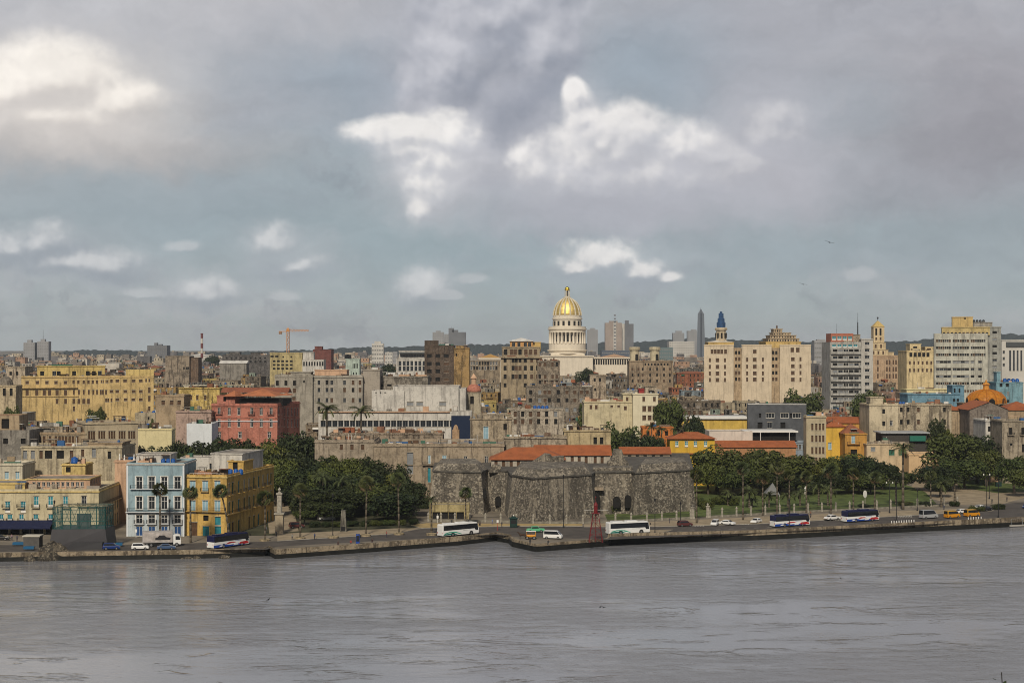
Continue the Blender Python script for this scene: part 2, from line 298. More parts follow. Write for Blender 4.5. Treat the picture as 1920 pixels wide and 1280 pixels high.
class Bld:
    def __init__(s,name,label,px0,px1,top,Y,Y1=None,D=14,m=None,vb=None,cat='building',par=.7,roof=None,cornice=True,cm=None,base=None,group=None,nolm=False):
        Y1=Y1 or Y; s.a=Vector((X(px0,Y),Y)); b=Vector((X(px1,Y1),Y1)); s.W=(b-s.a).length; d=b-s.a; s.rz=math.atan2(d.y,d.x); s.D=D
        s.g=gz(Y) if base is None else base; s.Y=Y; s.H=Z(top,Y)-s.g
        s.root=thing(name,label,cat,(s.a.x,s.a.y,s.g),s.rz,group)
        s.m=m; s.bl=[Blk(0,0,s.W,D,-1.0,s.H,m,'wall',par,roof,cornice,cm)]; s.vb=vb
        if not nolm: LM.append((px0,px1,top,min(Y,Y1),vb if vb else HY+(CZ-s.g)*F/Y,D,label))
    def block(s,x0,y0,W,D,z0,z1,m=None,name='penthouse',**k):
        b=Blk(x0,y0,W,D,z0,z1,m or s.m,name,**k); s.bl.append(b); return b
    def pxblock(s,px0,px1,top,y0,D,z0,m=None,name='penthouse',**k):   # block set back y0 behind the front, spanning the given columns
        Y=s.Y+y0; x0=X(px0,Y)-s.a.x; x1=X(px1,Y)-s.a.x; return s.block(x0,y0,x1-x0,D,z0,Z(top,Y)-s.g,m,name,**k)
    def hz(s,py,Y=None): return Z(py,Y or s.Y)-s.g
    def win(s,side,x,z,w,h,st='dark',b=0):
        w=round(w,1);h=round(h,1); B=s.bl[b]; L=B.W if side=='F' else B.D
        if x<.15 or x+w>L-.15 or z+h>B.z1-.25: return
        if z<B.z0+.05: return
        for o in B.ops[side]:
            if x<o[0]+o[2]+.05 and x+w>o[0]-.05 and z<o[1]+o[3]+.05 and z+h>o[1]-.05: return
        B.ops[side].append((x,z,w,h,st))
    def rows(s,side,pys,n,w,h,st='dark',f0=0.0,f1=1.0,b=0,skip=0.0):
        B=s.bl[b]; L=B.W if side=='F' else B.D
        for py in pys:
            z=s.hz(py,s.Y+B.y0)-h/2
            for i in range(n):
                if rnd.random()<skip: continue
                x=L*(f0+(f1-f0)*(i+.5)/n)-w/2
                s.win(side,x,z,w,h,st if isinstance(st,str) else rnd.choice(st),b)
    def px(s,pxs,py,w,h,st='dark',b=0):   # windows on the front by picture column
        B=s.bl[b]; k0=s.Y+B.y0
        for p in pxs:
            k=(p-960)/F; ux,uy=math.cos(s.rz),math.sin(s.rz); t=(k*s.a.y-s.a.x)/(ux-k*uy) if b==0 else X(p,k0)-s.a.x-B.x0
            Yw=s.a.y+t*uy if b==0 else k0
            s.win('F',t-w/2,Z(py,Yw)-s.g-h/2,w,h,st if isinstance(st,str) else rnd.choice(st),b)
    def done(s):
        for bi,B in enumerate(s.bl):
            xf={'F':lambda x,z,d:(B.x0+x,B.y0+d,z),'R':lambda x,z,d:(B.x0+B.W-d,B.y0+x,z),'L':lambda x,z,d:(B.x0+d,B.y0+B.D-x,z)}
            mb=MB()
            for side in 'FRL':
                L=B.W if side=='F' else B.D; f=xf[side]; ops=B.ops[side]
                xs=sorted({0.0,L}|{round(o[0],3) for o in ops}|{round(o[0]+o[2],3) for o in ops}); zs=sorted({B.z0,B.z1}|{round(o[1],3) for o in ops}|{round(o[1]+o[3],3) for o in ops})
                if not ops: mb.poly([f(0,B.z0,0),f(L,B.z0,0),f(L,B.z1,0),f(0,B.z1,0)],B.m)
                else:
                    for j in range(len(zs)-1):
                        zc=(zs[j]+zs[j+1])/2; run=None
                        row=[o for o in ops if o[1]<zc<o[1]+o[3]]
                        if not row: mb.poly([f(0,zs[j],0),f(L,zs[j],0),f(L,zs[j+1],0),f(0,zs[j+1],0)],B.m); continue
                        for i in range(len(xs)-1):
                            xc=(xs[i]+xs[i+1])/2; hole=any(o[0]<xc<o[0]+o[2] for o in row)
                            if not hole and run is None: run=xs[i]
                            if run is not None and (hole or i==len(xs)-2):
                                e=xs[i] if hole else xs[i+1]; mb.poly([f(run,zs[j],0),f(e,zs[j],0),f(e,zs[j+1],0),f(run,zs[j+1],0)],B.m); run=None
                    for x,z,w,h,st in ops:
                        d=.5 if st=='void' else .26
                        for (p,q2) in(((x,z),(x+w,z)),((x+w,z),(x+w,z+h)),((x+w,z+h),(x,z+h)),((x,z+h),(x,z))):
                            mb.poly([f(p[0],p[1],0),f(p[0],p[1],d),f(q2[0],q2[1],d),f(q2[0],q2[1],0)],B.m)
                        rz={'F':0,'R':math.pi/2,'L':-math.pi/2}[side]
                        put('door' if h>3.2 and w<3 and z<1 else 'window',wmesh(st,w,h),s.root,f(x,z,0),rz)
            x0,x1,y0,y1=B.x0,B.x0+B.W,B.y0,B.y0+B.D; t=.3; zr=B.z1-B.par
            mb.poly([(x1,y1,B.z0),(x0,y1,B.z0),(x0,y1,B.z1),(x1,y1,B.z1)],B.m)
            ip=[(x0+t,y0+t),(x1-t,y0+t),(x1-t,y1-t),(x0+t,y1-t)]; op=[(x0,y0),(x1,y0),(x1,y1),(x0,y1)]
            for i in range(4):
                j=(i+1)%4
                mb.poly([op[i]+(B.z1,),op[j]+(B.z1,),ip[j]+(B.z1,),ip[i]+(B.z1,)],B.m); mb.poly([ip[i]+(B.z1,),ip[j]+(B.z1,),ip[j]+(zr,),ip[i]+(zr,)],B.m)
            mb.build(B.name,s.root)
            MB().box(x0+t,y0+t,zr-.3,x1-t,y1-t,zr,B.roof or CONC).build('roof',s.root)
            if B.cornice:
                o=.28; zc=B.z1-B.par*.9-.1; cm=B.cm or B.m; c=MB(); c.box(x0-o,y0-o,zc,x1+o,y0+.02,zc+.32,cm); c.box(x1-.02,y0+.02,zc,x1+o,y1,zc+.32,cm); c.box(x0-o,y0+.02,zc,x0+.02,y1,zc+.32,cm); c.build('cornice',s.root)
        return s
    def part(s,mb,name,**k): return mb.build(name,s.root,**k)
def hiproof(s,x0,y0,x1,y1,z,h,m=None,o=.6,name='roof',ridge='x',gable=False):
    mb=MB(); m=m or TILE; x0-=o;x1+=o;y0-=o;y1+=o
    if ridge=='x':
        e=0 if gable else min((y1-y0)/2,(x1-x0)/2-.1); ym=(y0+y1)/2; A=(x0+e,ym,z+h);Bq=(x1-e,ym,z+h)
        mb.poly([(x0,y0,z),(x1,y0,z),Bq,A],m); mb.poly([(x1,y1,z),(x0,y1,z),A,Bq],m); mb.poly([(x1,y0,z),(x1,y1,z),Bq],m); mb.poly([(x0,y1,z),(x0,y0,z),A],m)
    else:
        e=0 if gable else min((x1-x0)/2,(y1-y0)/2-.1); xm=(x0+x1)/2; A=(xm,y0+e,z+h);Bq=(xm,y1-e,z+h)
        mb.poly([(x0,y0,z),(x1,y0,z),A],m); mb.poly([(x1,y0,z),(x1,y1,z),Bq,A],m); mb.poly([(x1,y1,z),(x0,y1,z),Bq],m); mb.poly([(x0,y1,z),(x0,y0,z),A,Bq],m)
    mb.poly([(x0,y1,z),(x1,y1,z),(x1,y0,z),(x0,y0,z)],m)
    return mb.build(name,s.root if hasattr(s,'root') else s)
def balcony(s,x,z,w,d=.8,side='F',h=1.0,b=0,m=None,slab=None,name='balcony'):
    B=s.bl[b]; mb=MB(); n=max(2,int(w/.28)); m=m or IRON
    mb.box(0,-d,-.16,w,-.003,0,slab or B.m)
    mb.box(.02,-d+.02,h-.05,w-.02,-d+.06,h,m); mb.box(.02,-d+.02,.10,w-.02,-d+.05,.14,m)
    for i in range(n+1): xx=.03+(w-.09)*i/n; mb.box(xx,-d+.022,0,xx+.035,-d+.05,h-.05,m)
    for xx in(.02,w-.06):
        mb.box(xx,-d+.06,h-.05,xx+.04,-.01,h,m)
        for i in range(1,4): mb.box(xx,-d+d*i/4,0,xx+.035,-d+d*i/4+.035,h-.05,m)
    loc={'F':(B.x0+x,B.y0,z),'R':(B.x0+B.W,B.y0+x,z),'L':(B.x0,B.y0+B.D-x,z)}[side]
    return mb.build(name,s.root,loc,{'F':0,'R':math.pi/2,'L':-math.pi/2}[side])
PEND=[]   # things whose label is settled at the end, once all like them are known: object, label, column
def pend(o,label,px,depth=0): PEND.append((o,label,px,depth))
TANKM={}
def tankmesh(kind,m):
    if (kind,m) not in TANKM:
        mb=MB()
        if kind=='round': mb.lathe([(.62,0),(.66,.1),(.66,.5),(.69,.55),(.66,.6),(.66,1.2),(.60,1.35),(.3,1.5),(.3,1.58),(.02,1.6)],14,m)
        else: mb.box(-.8,-.55,0,.8,.55,1.0,m); mb.box(-.84,-.59,1.0,.84,.59,1.08,m); mb.box(-.3,-.3,1.08,.3,.3,1.16,m)
        TANKM[(kind,m)]=mb.mesh('water_tank',kind=='round')
    return TANKM[(kind,m)]
def tank(x,y,z,label,m=None,kind='round',sc=1.0):
    o=put('water_tank',tankmesh(kind,m or TANKB),None,(x,y,z),rnd.uniform(0,.4)); o.scale=(sc,sc,sc); tag(o,None,'water tank','rooftop water tanks')
    pend(o,label,PXY(x,y,z)[0],y); return o
def tanks_on(s,px,n,where,b=0,y=2.5,m=None,sc=1.0,kind='round'):
    B=s.bl[b]
    for i in range(n):
        Y=s.Y+B.y0+y; lx=(X(px,Y)-s.a.x)*math.cos(s.rz)-B.x0+i*1.5*sc
        p=s.root.location; lx+=B.x0; ly=B.y0+y+(i%2)*.3
        tank(p.x+lx*math.cos(s.rz)-ly*math.sin(s.rz),p.y+lx*math.sin(s.rz)+ly*math.cos(s.rz),p.z+B.z1-B.par,where,m,kind,sc)
# wall colours
CREAM=wall((.60,.50,.33),.22); CREAM2=wall((.56,.49,.325),.3); YEL=wall((.56,.37,.115),.4); YEL2=wall((.62,.47,.19),.4); PINK=wall((.46,.185,.135),.45); GREY=wall((.26,.24,.21),.55); STONE=wall((.33,.27,.20),.45)
WHT=wall((.56,.535,.49),.35); LBLUE=wall((.29,.40,.45),.3); WHTB=wall((.66,.69,.72),.12); BEIGE=wall((.62,.52,.385),.2); TAN=wall((.38,.29,.19),.4); BROWN=wall((.17,.115,.08),.6); SALM=wall((.58,.38,.25),.25); DGREY=mat('slate_grey_render',(.085,.09,.10),.8,vary=.25,vscale=.4)
CONCW=wall((.42,.41,.38),.4); MINT=wall((.42,.50,.44),.4); GOLDW=wall((.60,.42,.16),.35); LYEL=wall((.66,.58,.34),.18); BBLUE=wall((.15,.28,.37),.4); RUIN=wall((.30,.245,.185),.9); WEATH=wall((.43,.36,.27),.7); IVORY=wall((.60,.55,.43),.3); OCHRE=wall((.52,.28,.07),.25); FAR=mat('far_concrete',(.30,.30,.31),.9,vary=.15,vscale=.05); FARD=mat('far_dark_concrete',(.16,.165,.18),.9,vary=.15,vscale=.05); FARW=mat('far_pale_concrete',(.52,.50,.46),.9,vary=.15,vscale=.05)

CLM=[RUST,WEATH,BROWN,ROOFW,CONC,SALM,GREY,BROWN,WOOD,TAN,WHT,mat('rusty_sheet',(.20,.085,.045),.8,vary=.4),mat('blue_sheet',(.03,.10,.25),.7),mat('green_sheet',(.05,.13,.09),.7)]
kr=random.Random(41)
def clutter(s,n,b=0,y0=1.2,y1=9,hm=1.0):   # sheds, low walls, shades, pipes and cisterns left about on a flat roof
    B=s.bl[b]; z=B.z1-B.par; W=B.W; D=min(B.D-1,y1)
    for _ in range(n):
        c=MB(); x=B.x0+kr.uniform(.5,max(.6,W-2.2)); y=B.y0+kr.uniform(y0,max(y0+.1,D-1)); k=kr.random(); m=kr.choice(CLM); xm=B.x0+W-.5
        if k<.38: w=kr.uniform(.5,2.4); hh=kr.uniform(.8,2.4)*hm; c.box(x,y,z-.05,x+w,y+kr.uniform(.6,1.8),z+hh,m); nm='roof_shed'
        elif k<.55: w=kr.uniform(1.5,min(6,max(1.6,W*.5))); hh=kr.uniform(.8,1.6)*hm; c.box(x,y,z-.05,min(x+w,xm),y+.18,z+hh,m); nm='roof_wall'
        elif k<.70:
            w=kr.uniform(1.5,3.5); hh=kr.uniform(1.6,2.4)*hm; x2=max(x+.5,min(x+w,xm))
            for xx in(x,x2): c.box(xx,y,z-.05,xx+.09,y+.09,z+hh,IRON); c.box(xx,y+1.6,z-.05,xx+.09,y+1.69,z+hh,IRON)
            c.box(x-.2,y-.2,z+hh-.01,x2+.25,y+1.9,z+hh+.1,m); nm='roof_shade'
        elif k<.85: c.tube((x,y,z-.05),(x,y,z+kr.uniform(1.2,3.6)*hm),.07,.06,kr.choice([IRON,WHITE,GREYP]),5); nm='roof_pipe'
        else: c.lathe([(.45,z-.05),(.5,z+.1),(.5,z+.9),(.1,z+1.1)],8,kr.choice([TANKK,GREYP,WHITE]),x,y); nm='cistern'
        c.build(nm,s.root)
# ================= the setting
def struct(o,kind='structure'): o['kind']=kind; return o
# water
wm=bpy.data.materials.new('harbour_water'); wm.use_nodes=True; t=NT(wm.node_tree); b=wm.node_tree.nodes['Principled BSDF']
b.inputs['Base Color'].default_value=(.215,.22,.24,1); b.inputs['Roughness'].default_value=.16; b.inputs['IOR'].default_value=1.9
co=t.n('ShaderNodeTexCoord'); ob=co.outputs['Object']
big=t.noise(t.mapping(ob,(.010,.028,1),(0,0,.12)),1.0,5,.6,.6)
h1=t.noise(t.mapping(ob,(.20,.30,1),(0,0,.14)),1.0,6,.62,.5); h2=t.noise(t.mapping(ob,(.8,1.1,1),(0,0,-.2)),1.0,5,.6); h3=t.noise(t.mapping(ob,(.055,.11,1),(0,0,.22)),1.0,4,.6,.8)
ridge=t.math('MULTIPLY',t.mr(h3.outputs[0],.54,.66),.4)
hh=t.math('ADD',t.math('ADD',t.math('MULTIPLY',h1.outputs[0],t.mr(big.outputs[0],.38,.62,.15,1.7)),t.math('MULTIPLY',h2.outputs[0],.13)),ridge)
t.l.new(t.mr(big.outputs[0],.35,.65,.08,.24),b.inputs['Roughness'])
bp=t.n('ShaderNodeBump'); bp.inputs['Strength'].default_value=.25; bp.inputs['Distance'].default_value=1.0; t.l.new(hh,bp.inputs['Height']); t.l.new(bp.outputs[0],b.inputs['Normal'])
mb=MB(); mb.poly([(-900,-250,0),(900,-250,0),(900,520,0),(-900,520,0)],wm); struct(mb.build('water'))
# shoreline, as (column, row of the waterline)
SHORE=[(-700,1064),(0,1052),(380,1046),(496,1042),(503,1040),(517,1047),(700,1034),(860,1021.5),(930,1013.5),(955,1018),(962,1024.5),(1005,1034),(1140,1023),(1143,1019.5),(1420,1012),(1700,997),(1920,986),(2620,957)]
SH=[(X(p,GY(q,0)),GY(q,0)) for p,q in SHORE]
GRD=mat('ground_paving',(.20,.172,.135),.9,vary=.35,vscale=.12)
gr=MB(); rowsY=[490,540,640,800,1100,1650,2500,3800,5600,9000]
for i in range(len(SH)-1):
    a,bq=SHORE[i][0],SHORE[i+1][0]
    pa=[(SH[i][0],SH[i][1],2.0)]+[(X(a,y),y,gz(y)) for y in rowsY]; pb=[(SH[i+1][0],SH[i+1][1],2.0)]+[(X(bq,y),y,gz(y)) for y in rowsY]
    for k in range(len(pa)-1): gr.poly([pa[k],pb[k],pb[k+1],pa[k+1]],GRD)
struct(gr.build('ground'))
# the near hillside the photographer stands on, below the frame
HILL=mat('hillside_grass',(.06,.08,.03),.95,vary=.4,vscale=.2)
hb=MB()
HR=[(-60,51),(-8,50.2),(2,50.2),(8,47.2),(30,36),(70,16),(110,-1.2)]
for i in range(len(HR)-1):
    (y0,z0),(y1,z1)=HR[i],HR[i+1]
    for k in range(-12,12): hb.poly([(k*25,y0,z0),((k+1)*25,y0,z0),((k+1)*25,y1,z1),(k*25,y1,z1)],HILL)
struct(hb.build('hillside'))
# quay wall: pale masonry above, black weedy foot
QM=wall((.29,.235,.165),.95,'quay_masonry'); ALG=mat('quay_wet_weed',(.012,.012,.010),.6,vary=.5,vscale=.5)
def offs(i,d):   # inland offset of a shoreline vertex
    p=Vector(SH[i]); a=Vector(SH[max(0,i-1)]); c=Vector(SH[min(len(SH)-1,i+1)]); n1=(p-a); n2=(c-p)
    n=Vector((0,0))
    for q in(n1,n2):
        if q.length>0: qn=q.normalized(); n+=Vector((-qn.y,qn.x))
    n=n.normalized(); return (p.x+n.x*d,p.y+n.y*d)
qw=MB(); wet=MB()
for i in range(len(SH)-1):
    px=SHORE[i][0]
    zt=2.12 if px<500 else (2.35 if px<955 else (2.0 if px<1143 else 2.75))
    o0,o1,w0,w1=offs(i,-.12),offs(i+1,-.12),offs(i,.55),offs(i+1,.55)
    zd=1.05 if px<955 else (1.35 if px<1143 else 1.3)
    if px>=955 and px<1143: zt=2.03
    qw.prism([o0,o1,w1,w0],zd,zt,QM)
    f0,f1=offs(i,-.3),offs(i+1,-.3); wet.prism([f0,f1,w1,w0],-1.0,zd-.004,ALG)
struct(qw.build('quay_wall')); struct(wet.build('quay_foot'))
# road, pavements, lawn: thin sheets each a little above the last
ASPH=mat('asphalt',(.085,.075,.067),.9,vary=.3,vscale=.25); PAVE=mat('pavement',(.31,.25,.17),.9,vary=.25,vscale=.3); PAVY=mat('yellow_pavement',(.38,.28,.13),.9,vary=.2,vscale=.3); KERB=mat('kerb_stone',(.36,.34,.30),.9,vary=.2)
GRASS=mat('lawn_grass',(.085,.115,.030),.95,vary=.45,vscale=.35)
def sheet(name,pts,z,m,kind='structure',z0=None):
    mb=MB(); pl=[G(p,q,z) for p,q in pts]; mb.poly([(x,y,z) for x,y in pl],m); o=mb.build(name); o['kind']=kind; return o
def slab(name,pts,z,m):   # raised pavement with a kerb face
    pl=[G(p,q,z) for p,q in pts]
    ar=sum(pl[i][0]*pl[(i+1)%len(pl)][1]-pl[(i+1)%len(pl)][0]*pl[i][1] for i in range(len(pl)))
    if ar<0: pl=pl[::-1]
    mb=MB(); mb.prism(pl,1.9,z,KERB,mtop=m); return struct(mb.build(name))
sheet('road',[(-300,1036),(0,1034),(380,1031),(500,1029.5),(520,1024),(700,1014),(930,1002),(965,1005),(1140,1011),(1420,998.5),(1700,985),(1920,972),(2400,950),(2400,905),(1920,941),(1880,944),(1860,958),(1700,966),(1420,981.5),(1240,986),(1100,986),(950,986),(800,989),(740,1000),(520,1014),(385,1017),(240,1021),(0,1021),(-300,1022)],2.004,ASPH)
slab('pavement',[(1095,986.5),(1240,986),(1420,981),(1700,965.5),(1800,960),(1800,953),(1700,956.5),(1420,968),(1240,977),(1095,981.5)],2.14,PAVE)
slab('pavement',[(790,989),(950,985.5),(1092,985.5),(1092,981.5),(950,981),(800,980),(770,984)],2.14,PAVY)
slab('pavement',[(1180,1000.5),(1240,998),(1262,992),(1200,993),(1140,996)],2.13,PAVE)
slab('pavement',[(520,1013),(740,999.5),(790,989.5),(740,990),(700,992),(520,1000)],2.13,PAVE)
sheet('lawn',[(1140,978),(1240,973),(1420,963),(1700,951),(1760,948),(1735,922),(1690,905),(1300,905),(1290,930),(1130,955)],2.02,GRASS)
sheet('side_road',[(1700,922),(1790,946),(1880,944),(1930,930),(2100,918),(2100,900),(1860,905),(1830,900),(1770,896),(1720,898)],2.006,PAVE)
sheet('verge',[(1795,912),(1870,924),(1925,921),(1925,905),(1840,898),(1800,902)],2.03,GRASS)
sheet('park_ground',[(390,1005),(520,1003),(600,998),(760,995),(790,985),(760,935),(560,925),(540,950)],2.016,mat('park_soil',(.055,.055,.028),.95,vary=.4,vscale=.2))
sheet('plaza',[(505,1000),(560,995),(545,930),(515,925),(500,960)],2.02,PAVE)
# centre-line dashes
LINE=mat('road_paint',(.55,.52,.45),.8,vary=.2); dl=MB()
for p in range(1150,1900,24):
    q=lambda pp:1003.5-(pp-1150)*.0405; a=G(p,q(p)-3.5,2.009);c=G(p+9,q(p+9)-3.5,2.009); d=Vector((c[0]-a[0],c[1]-a[1])).normalized(); n=Vector((-d.y,d.x))*.09
    dl.poly([(a[0]-n.x,a[1]-n.y,2.009),(c[0]-n.x,c[1]-n.y,2.009),(c[0]+n.x,c[1]+n.y,2.009),(a[0]+n.x,a[1]+n.y,2.009)],LINE)
struct(dl.build('road_markings'))
# hills along the horizon
HM=mat('wooded_hill',(.024,.036,.034),.95,vary=.5,vscale=.012)
prof=[(-700,664),(-300,662),(0,666),(60,664),(105,660),(150,657),(200,656),(265,658),(330,661),(400,660),(450,659),(520,658),(560,657),(650,652),(700,650),(740,650),(800,648),(900,646),(960,645),(1040,644),(1190,641),(1260,636),(1330,633),(1400,637),(1480,640),(1560,640),(1690,640),(1740,637),(1800,632),(1880,626),(1930,628),(2300,632),(2700,640)]
def hp(px):
    for i in range(len(prof)-1):
        if prof[i][0]<=px<=prof[i+1][0]: k=(px-prof[i][0])/(prof[i+1][0]-prof[i][0]); k=k*k*(3-2*k); return prof[i][1]*(1-k)+prof[i+1][1]*k
    return 650
hb=MB(); hr=random.Random(3); cols=list(range(-700,2700,5)); rr=[(4300,-.02),(4700,.25),(5100,.55),(5400,.8),(5600,1.0),(6000,.9),(6600,.3)]
gp=[[None]*len(rr) for _ in cols]
for i,p in enumerate(cols):
    for k,(y,f) in enumerate(rr):
        zt=Z(hp(p),5600); g=gz(y); z=g-4+(zt-g+4)*max(f,0)
        if f>0: z+=hr.uniform(-1,1)*3.2*f+2.5*math.sin(p*.043+k*2.1)*f*(1 if k!=4 else .4)
        gp[i][k]=(X(p,y),y,z)
for i in range(len(cols)-1):
    for k in range(len(rr)-1): hb.poly([gp[i][k],gp[i+1][k],gp[i+1][k+1],gp[i][k+1]],HM)
struct(hb.build('hills'))
# ================= landmark buildings, near to far
CLN={'hotel':14,'blue_house':8,'yellow_house':12,'white_house':5,'stone_house':14,'long_house':14,'school':16,'terrace_house':16,'left_house':8,'yellow_annex':10,'statue_house':6,'ministry':26,'pink_hotel':0,'rose_house':10,'ochre_house':10,'cream_house':10,'small_house':8,'blank_house':8,'grey_block':12,'stained_block':14,'white_podium':10,'ruined_house':18,'corner_palace':6,'cream_block':8,'turret_house':12,'stone_palace':34,'roof_terrace_house':44,'long_stone_house':14,'weathered_block':10,'orange_house':6,'beige_block':10,'slate_block':5,'blue_house_':4,'sky_blue_house':6,'balustrade_house':10,'grey_house':6,'dark_block':6,'ochre_block':5,'gold_palace':8,'deco_tower':5,'balcony_tower':4}
def done(b):
    n=CLN.get(b.root.name.split('.')[0],0)
    if n: clutter(b,n,y1=7)
    return b.done()
# --- cream hotel with blue awning, left edge
h=Bld('hotel','long cream waterfront hotel with blue shutters and a blue awning along its front',-70,185,917,424,425,D=27,m=CREAM2,cm=YEL2,par=.9,vb=1003,roof=CONC)
h.px([14,43+0,-27],950,1.35,3.0,'tealglass'); h.px([38.5,67,100,123,-20,-50],950,1.3,3.0,'tealglass') if False else None
h.px([12,39.5,67.5,94.5,122.5],941,1.35,3.3,'tealglass'); h.px([157.5],939,1.4,2.9,'white')
h.px([2,18.5,40,67,95],970,1.3,1.9,'tealglass')
for x in(-55,-20): h.px([x],941,1.35,3.3,'tealglass')
for i in range(12): pass
for k,(z,hh,n) in enumerate(((9.1,2.9,9),(4.7,2.6,9),(.05,3.4,9))):
    for i in range(n): h.win('R',27*(i+.6)/n-.5,z,1.0,hh,'green' if k<2 else 'brown')
for i in range(5): h.px([110+i*0],1,1,1) if False else None
for p in range(-60,110,22): h.px([p],993,2.6,2.8,'void')
for p in(12,39.5,67.5,94.5,122.5,-20,-55):
    k=(p-960)/F; xx=X(p,424.6)-h.a.x; balcony(h,xx-1.05,h.hz(950.5,424.7),2.1,.7,h=.9)
for p in(2,18.5,40,67,95): balcony(h,X(p,424.6)-h.a.x-.9,h.hz(976,424.7),1.8,.5,h=.8)
balcony(h,X(146,424.9)-h.a.x,h.hz(948.5,424.9),6,.8,h=.95); balcony(h,0.1,h.hz(948.5,424.9),26,.8,'R',h=.95)
aw=MB(); AWN=mat('blue_awning',(.008,.013,.05),.7,vary=.2); x0=0;x1=X(100,424)-h.a.x
aw.poly([(x0,-.01,h.hz(975)),(x1,-.01,h.hz(975)),(x1,-4.2,h.hz(986)),(x0,-4.2,h.hz(986))],AWN); aw.poly([(x0,-4.2,h.hz(986)),(x1,-4.2,h.hz(986)),(x1,-4.2,h.hz(988.5)),(x0,-4.2,h.hz(988.5))],AWN); aw.poly([(x0,-.01,h.hz(975)-.05),(x0,-4.2,h.hz(986)-.05),(x1,-4.2,h.hz(986)-.05),(x1,-.01,h.hz(975)-.05)],AWN)
for i in range(10): xx=x0+(x1-x0)*i/9.0; aw.tube((xx,-4.1,0),(xx,-4.1,h.hz(987)),.06,.06,IRON,5)
h.part(aw,'awning')
pb=h.pxblock(50,168,897,7,13,h.H-1,m=SALM,par=.3,cm=YEL2)
b1=len(h.bl)-1
for p in range(64,160,9): h.px([p],908,.8,1.2,'white',b=b1)
for i in range(6): h.win('R',1.2+i*2,h.hz(908,434),1.0,1.3,'white',b=b1)
rt=MB(); rt.box(2,2,0,12,9,.1,TAN)
h.pxblock(-60,48,905,10,12,h.H-1,m=YEL2,name='roof_room',par=.3)
done(h)
# --- pale blue building
h=Bld('blue_house','pale blue four storey house with white window surrounds and dark blue ground floor doors',238,345,867,419,D=16,m=LBLUE,cm=WHT,par=.6,vb=1006)
xs=[261,284.5,308,333]
zt=h.hz(958.5); h.bl[0].z0=zt; h.block(0,0,h.W,16,-1,zt,m=wall((.47,.53,.56),.3),name='wall',par=0,cornice=False)
h.px(xs,905,1.7,3.3,'white'); h.px(xs,942.5,1.7,3.4,'white'); h.px(xs,973,1.8,2.3,'white',b=1)
for p in xs: h.px([p],995,1.9,2.7,'blue',b=1)
for p in xs:
    lx=X(p,419)-h.a.x
    for zc,hh in((905,3.3),(942.5,3.4),(973,2.3)):
        z=h.hz(zc)-hh/2; fr=MB(); fr.box(lx-1.12,-.07,z-.05,lx-.86,-.003,z+hh+.22,WHITE); fr.box(lx+.86,-.07,z-.05,lx+1.12,-.003,z+hh+.22,WHITE); fr.box(lx-.86,-.07,z+hh+.01,lx+.86,-.003,z+hh+.22,WHITE); h.part(fr,'window_surround')
lb=MB(); lb.box(.05,-.04,-.5,h.W-.05,-.003,h.hz(984)-.1,WHTB) if False else None
GL=mat('pale_ground_floor',(.52,.58,.62),.85,vary=.1)
pl=MB(); zt=h.hz(958.5)
pl.box(-.25,-.5,zt-.3,h.W+.2,-.003,zt,WHTB); h.part(pl,'ledge')
balcony(h,.9,h.hz(915.5),h.W-1.6,.7,slab=WHTB); balcony(h,.1,zt,h.W-.15,.9,h=1.0,slab=WHTB)
for p in xs: balcony(h,X(p,419)-h.a.x-1.35,h.hz(980.8),2.7,.6,h=1.0,slab=WHTB)
q=MB(); q.box(-.12,-.1,-.5,.35,.2,h.H-.7,WHTB); q.box(h.W-.35,-.1,-.5,h.W+.1,.2,h.H-.7,WHTB); h.part(q,'corner_pilaster')
h.block(1.5,5,9,8,h.H-.7,h.H+2.0,m=WHT,name='roof_room',par=.2)
hw=MB(); hw.box(2.5,1.5,h.H-.6,5.5,4.8,h.H+.35,SALM); h.part(hw,'stair_hut')
done(h); tanks_on(h,306,3,'blue water tank on the roof of the pale blue waterfront house',y=4.2,sc=.9)
# --- yellow corner building
h=Bld('yellow_house','golden yellow three storey corner house with blue french windows and iron balconies',346.5,425,889,421,419,D=39.5,m=YEL,cm=YEL2,par=.8,vb=1006)
xs=[361,384.5,407.5]
h.px(xs,912,1.7,3.2,'pblue'); h.px(xs,949.5,1.7,3.4,'pblue')
h.px([362.5],993,2.3,4.2,'brown'); h.px([386,408.5],996,1.8,2.8,'teal'); h.px([386],971,1.5,1.5,'void'); h.px([408.5],976,1.6,2.2,'teal')
L=39.5
for i,fx in enumerate((1.5,4.2,9,13.5,17.5,21.5,25.5,29.5,33.5,36.5)):
    st=['pblue','green','teal','pblue'][i%4]
    h.win('R',fx,h.hz(912),1.0,3.2,st) if False else None
    h.win('R',fx,10.9,1.1,3.1,st); h.win('R',fx,5.9,1.1,3.1,['teal','green'][i%2]); 
    if i not in(3,7): h.win('R',fx,.1,1.2,3.2,['teal','brown','green'][i%3])
for fx in(1.2,8.6,12.8,16.9,20.9,28.9,32.9): balcony(h,fx,10.8,1.9 if fx>2 else 4.2,.6,'R',h=.95)
balcony(h,.1,h.hz(957),h.W-.2,.8,h=1.0); balcony(h,.1,5.75,17,.8,'R',h=1.0); balcony(h,21,5.75,16,.8,'R',h=1.0)
for p in xs: balcony(h,h.W*(p-346.5)/78.5-1.2,h.hz(920.5,420),2.4,.65,h=.9)
h.block(h.W-5,15,4.4,8,h.H-.8,h.H+2.6,m=YEL,name='stair_hut',par=.1)
h.win('F',1.3,h.H+.3,1.4,2.0,'void',b=1)
h.block(.4,19,9,18,h.H-.9,h.H+4.5,m=WHT,name='roof_room',par=.2); 
rail=MB()
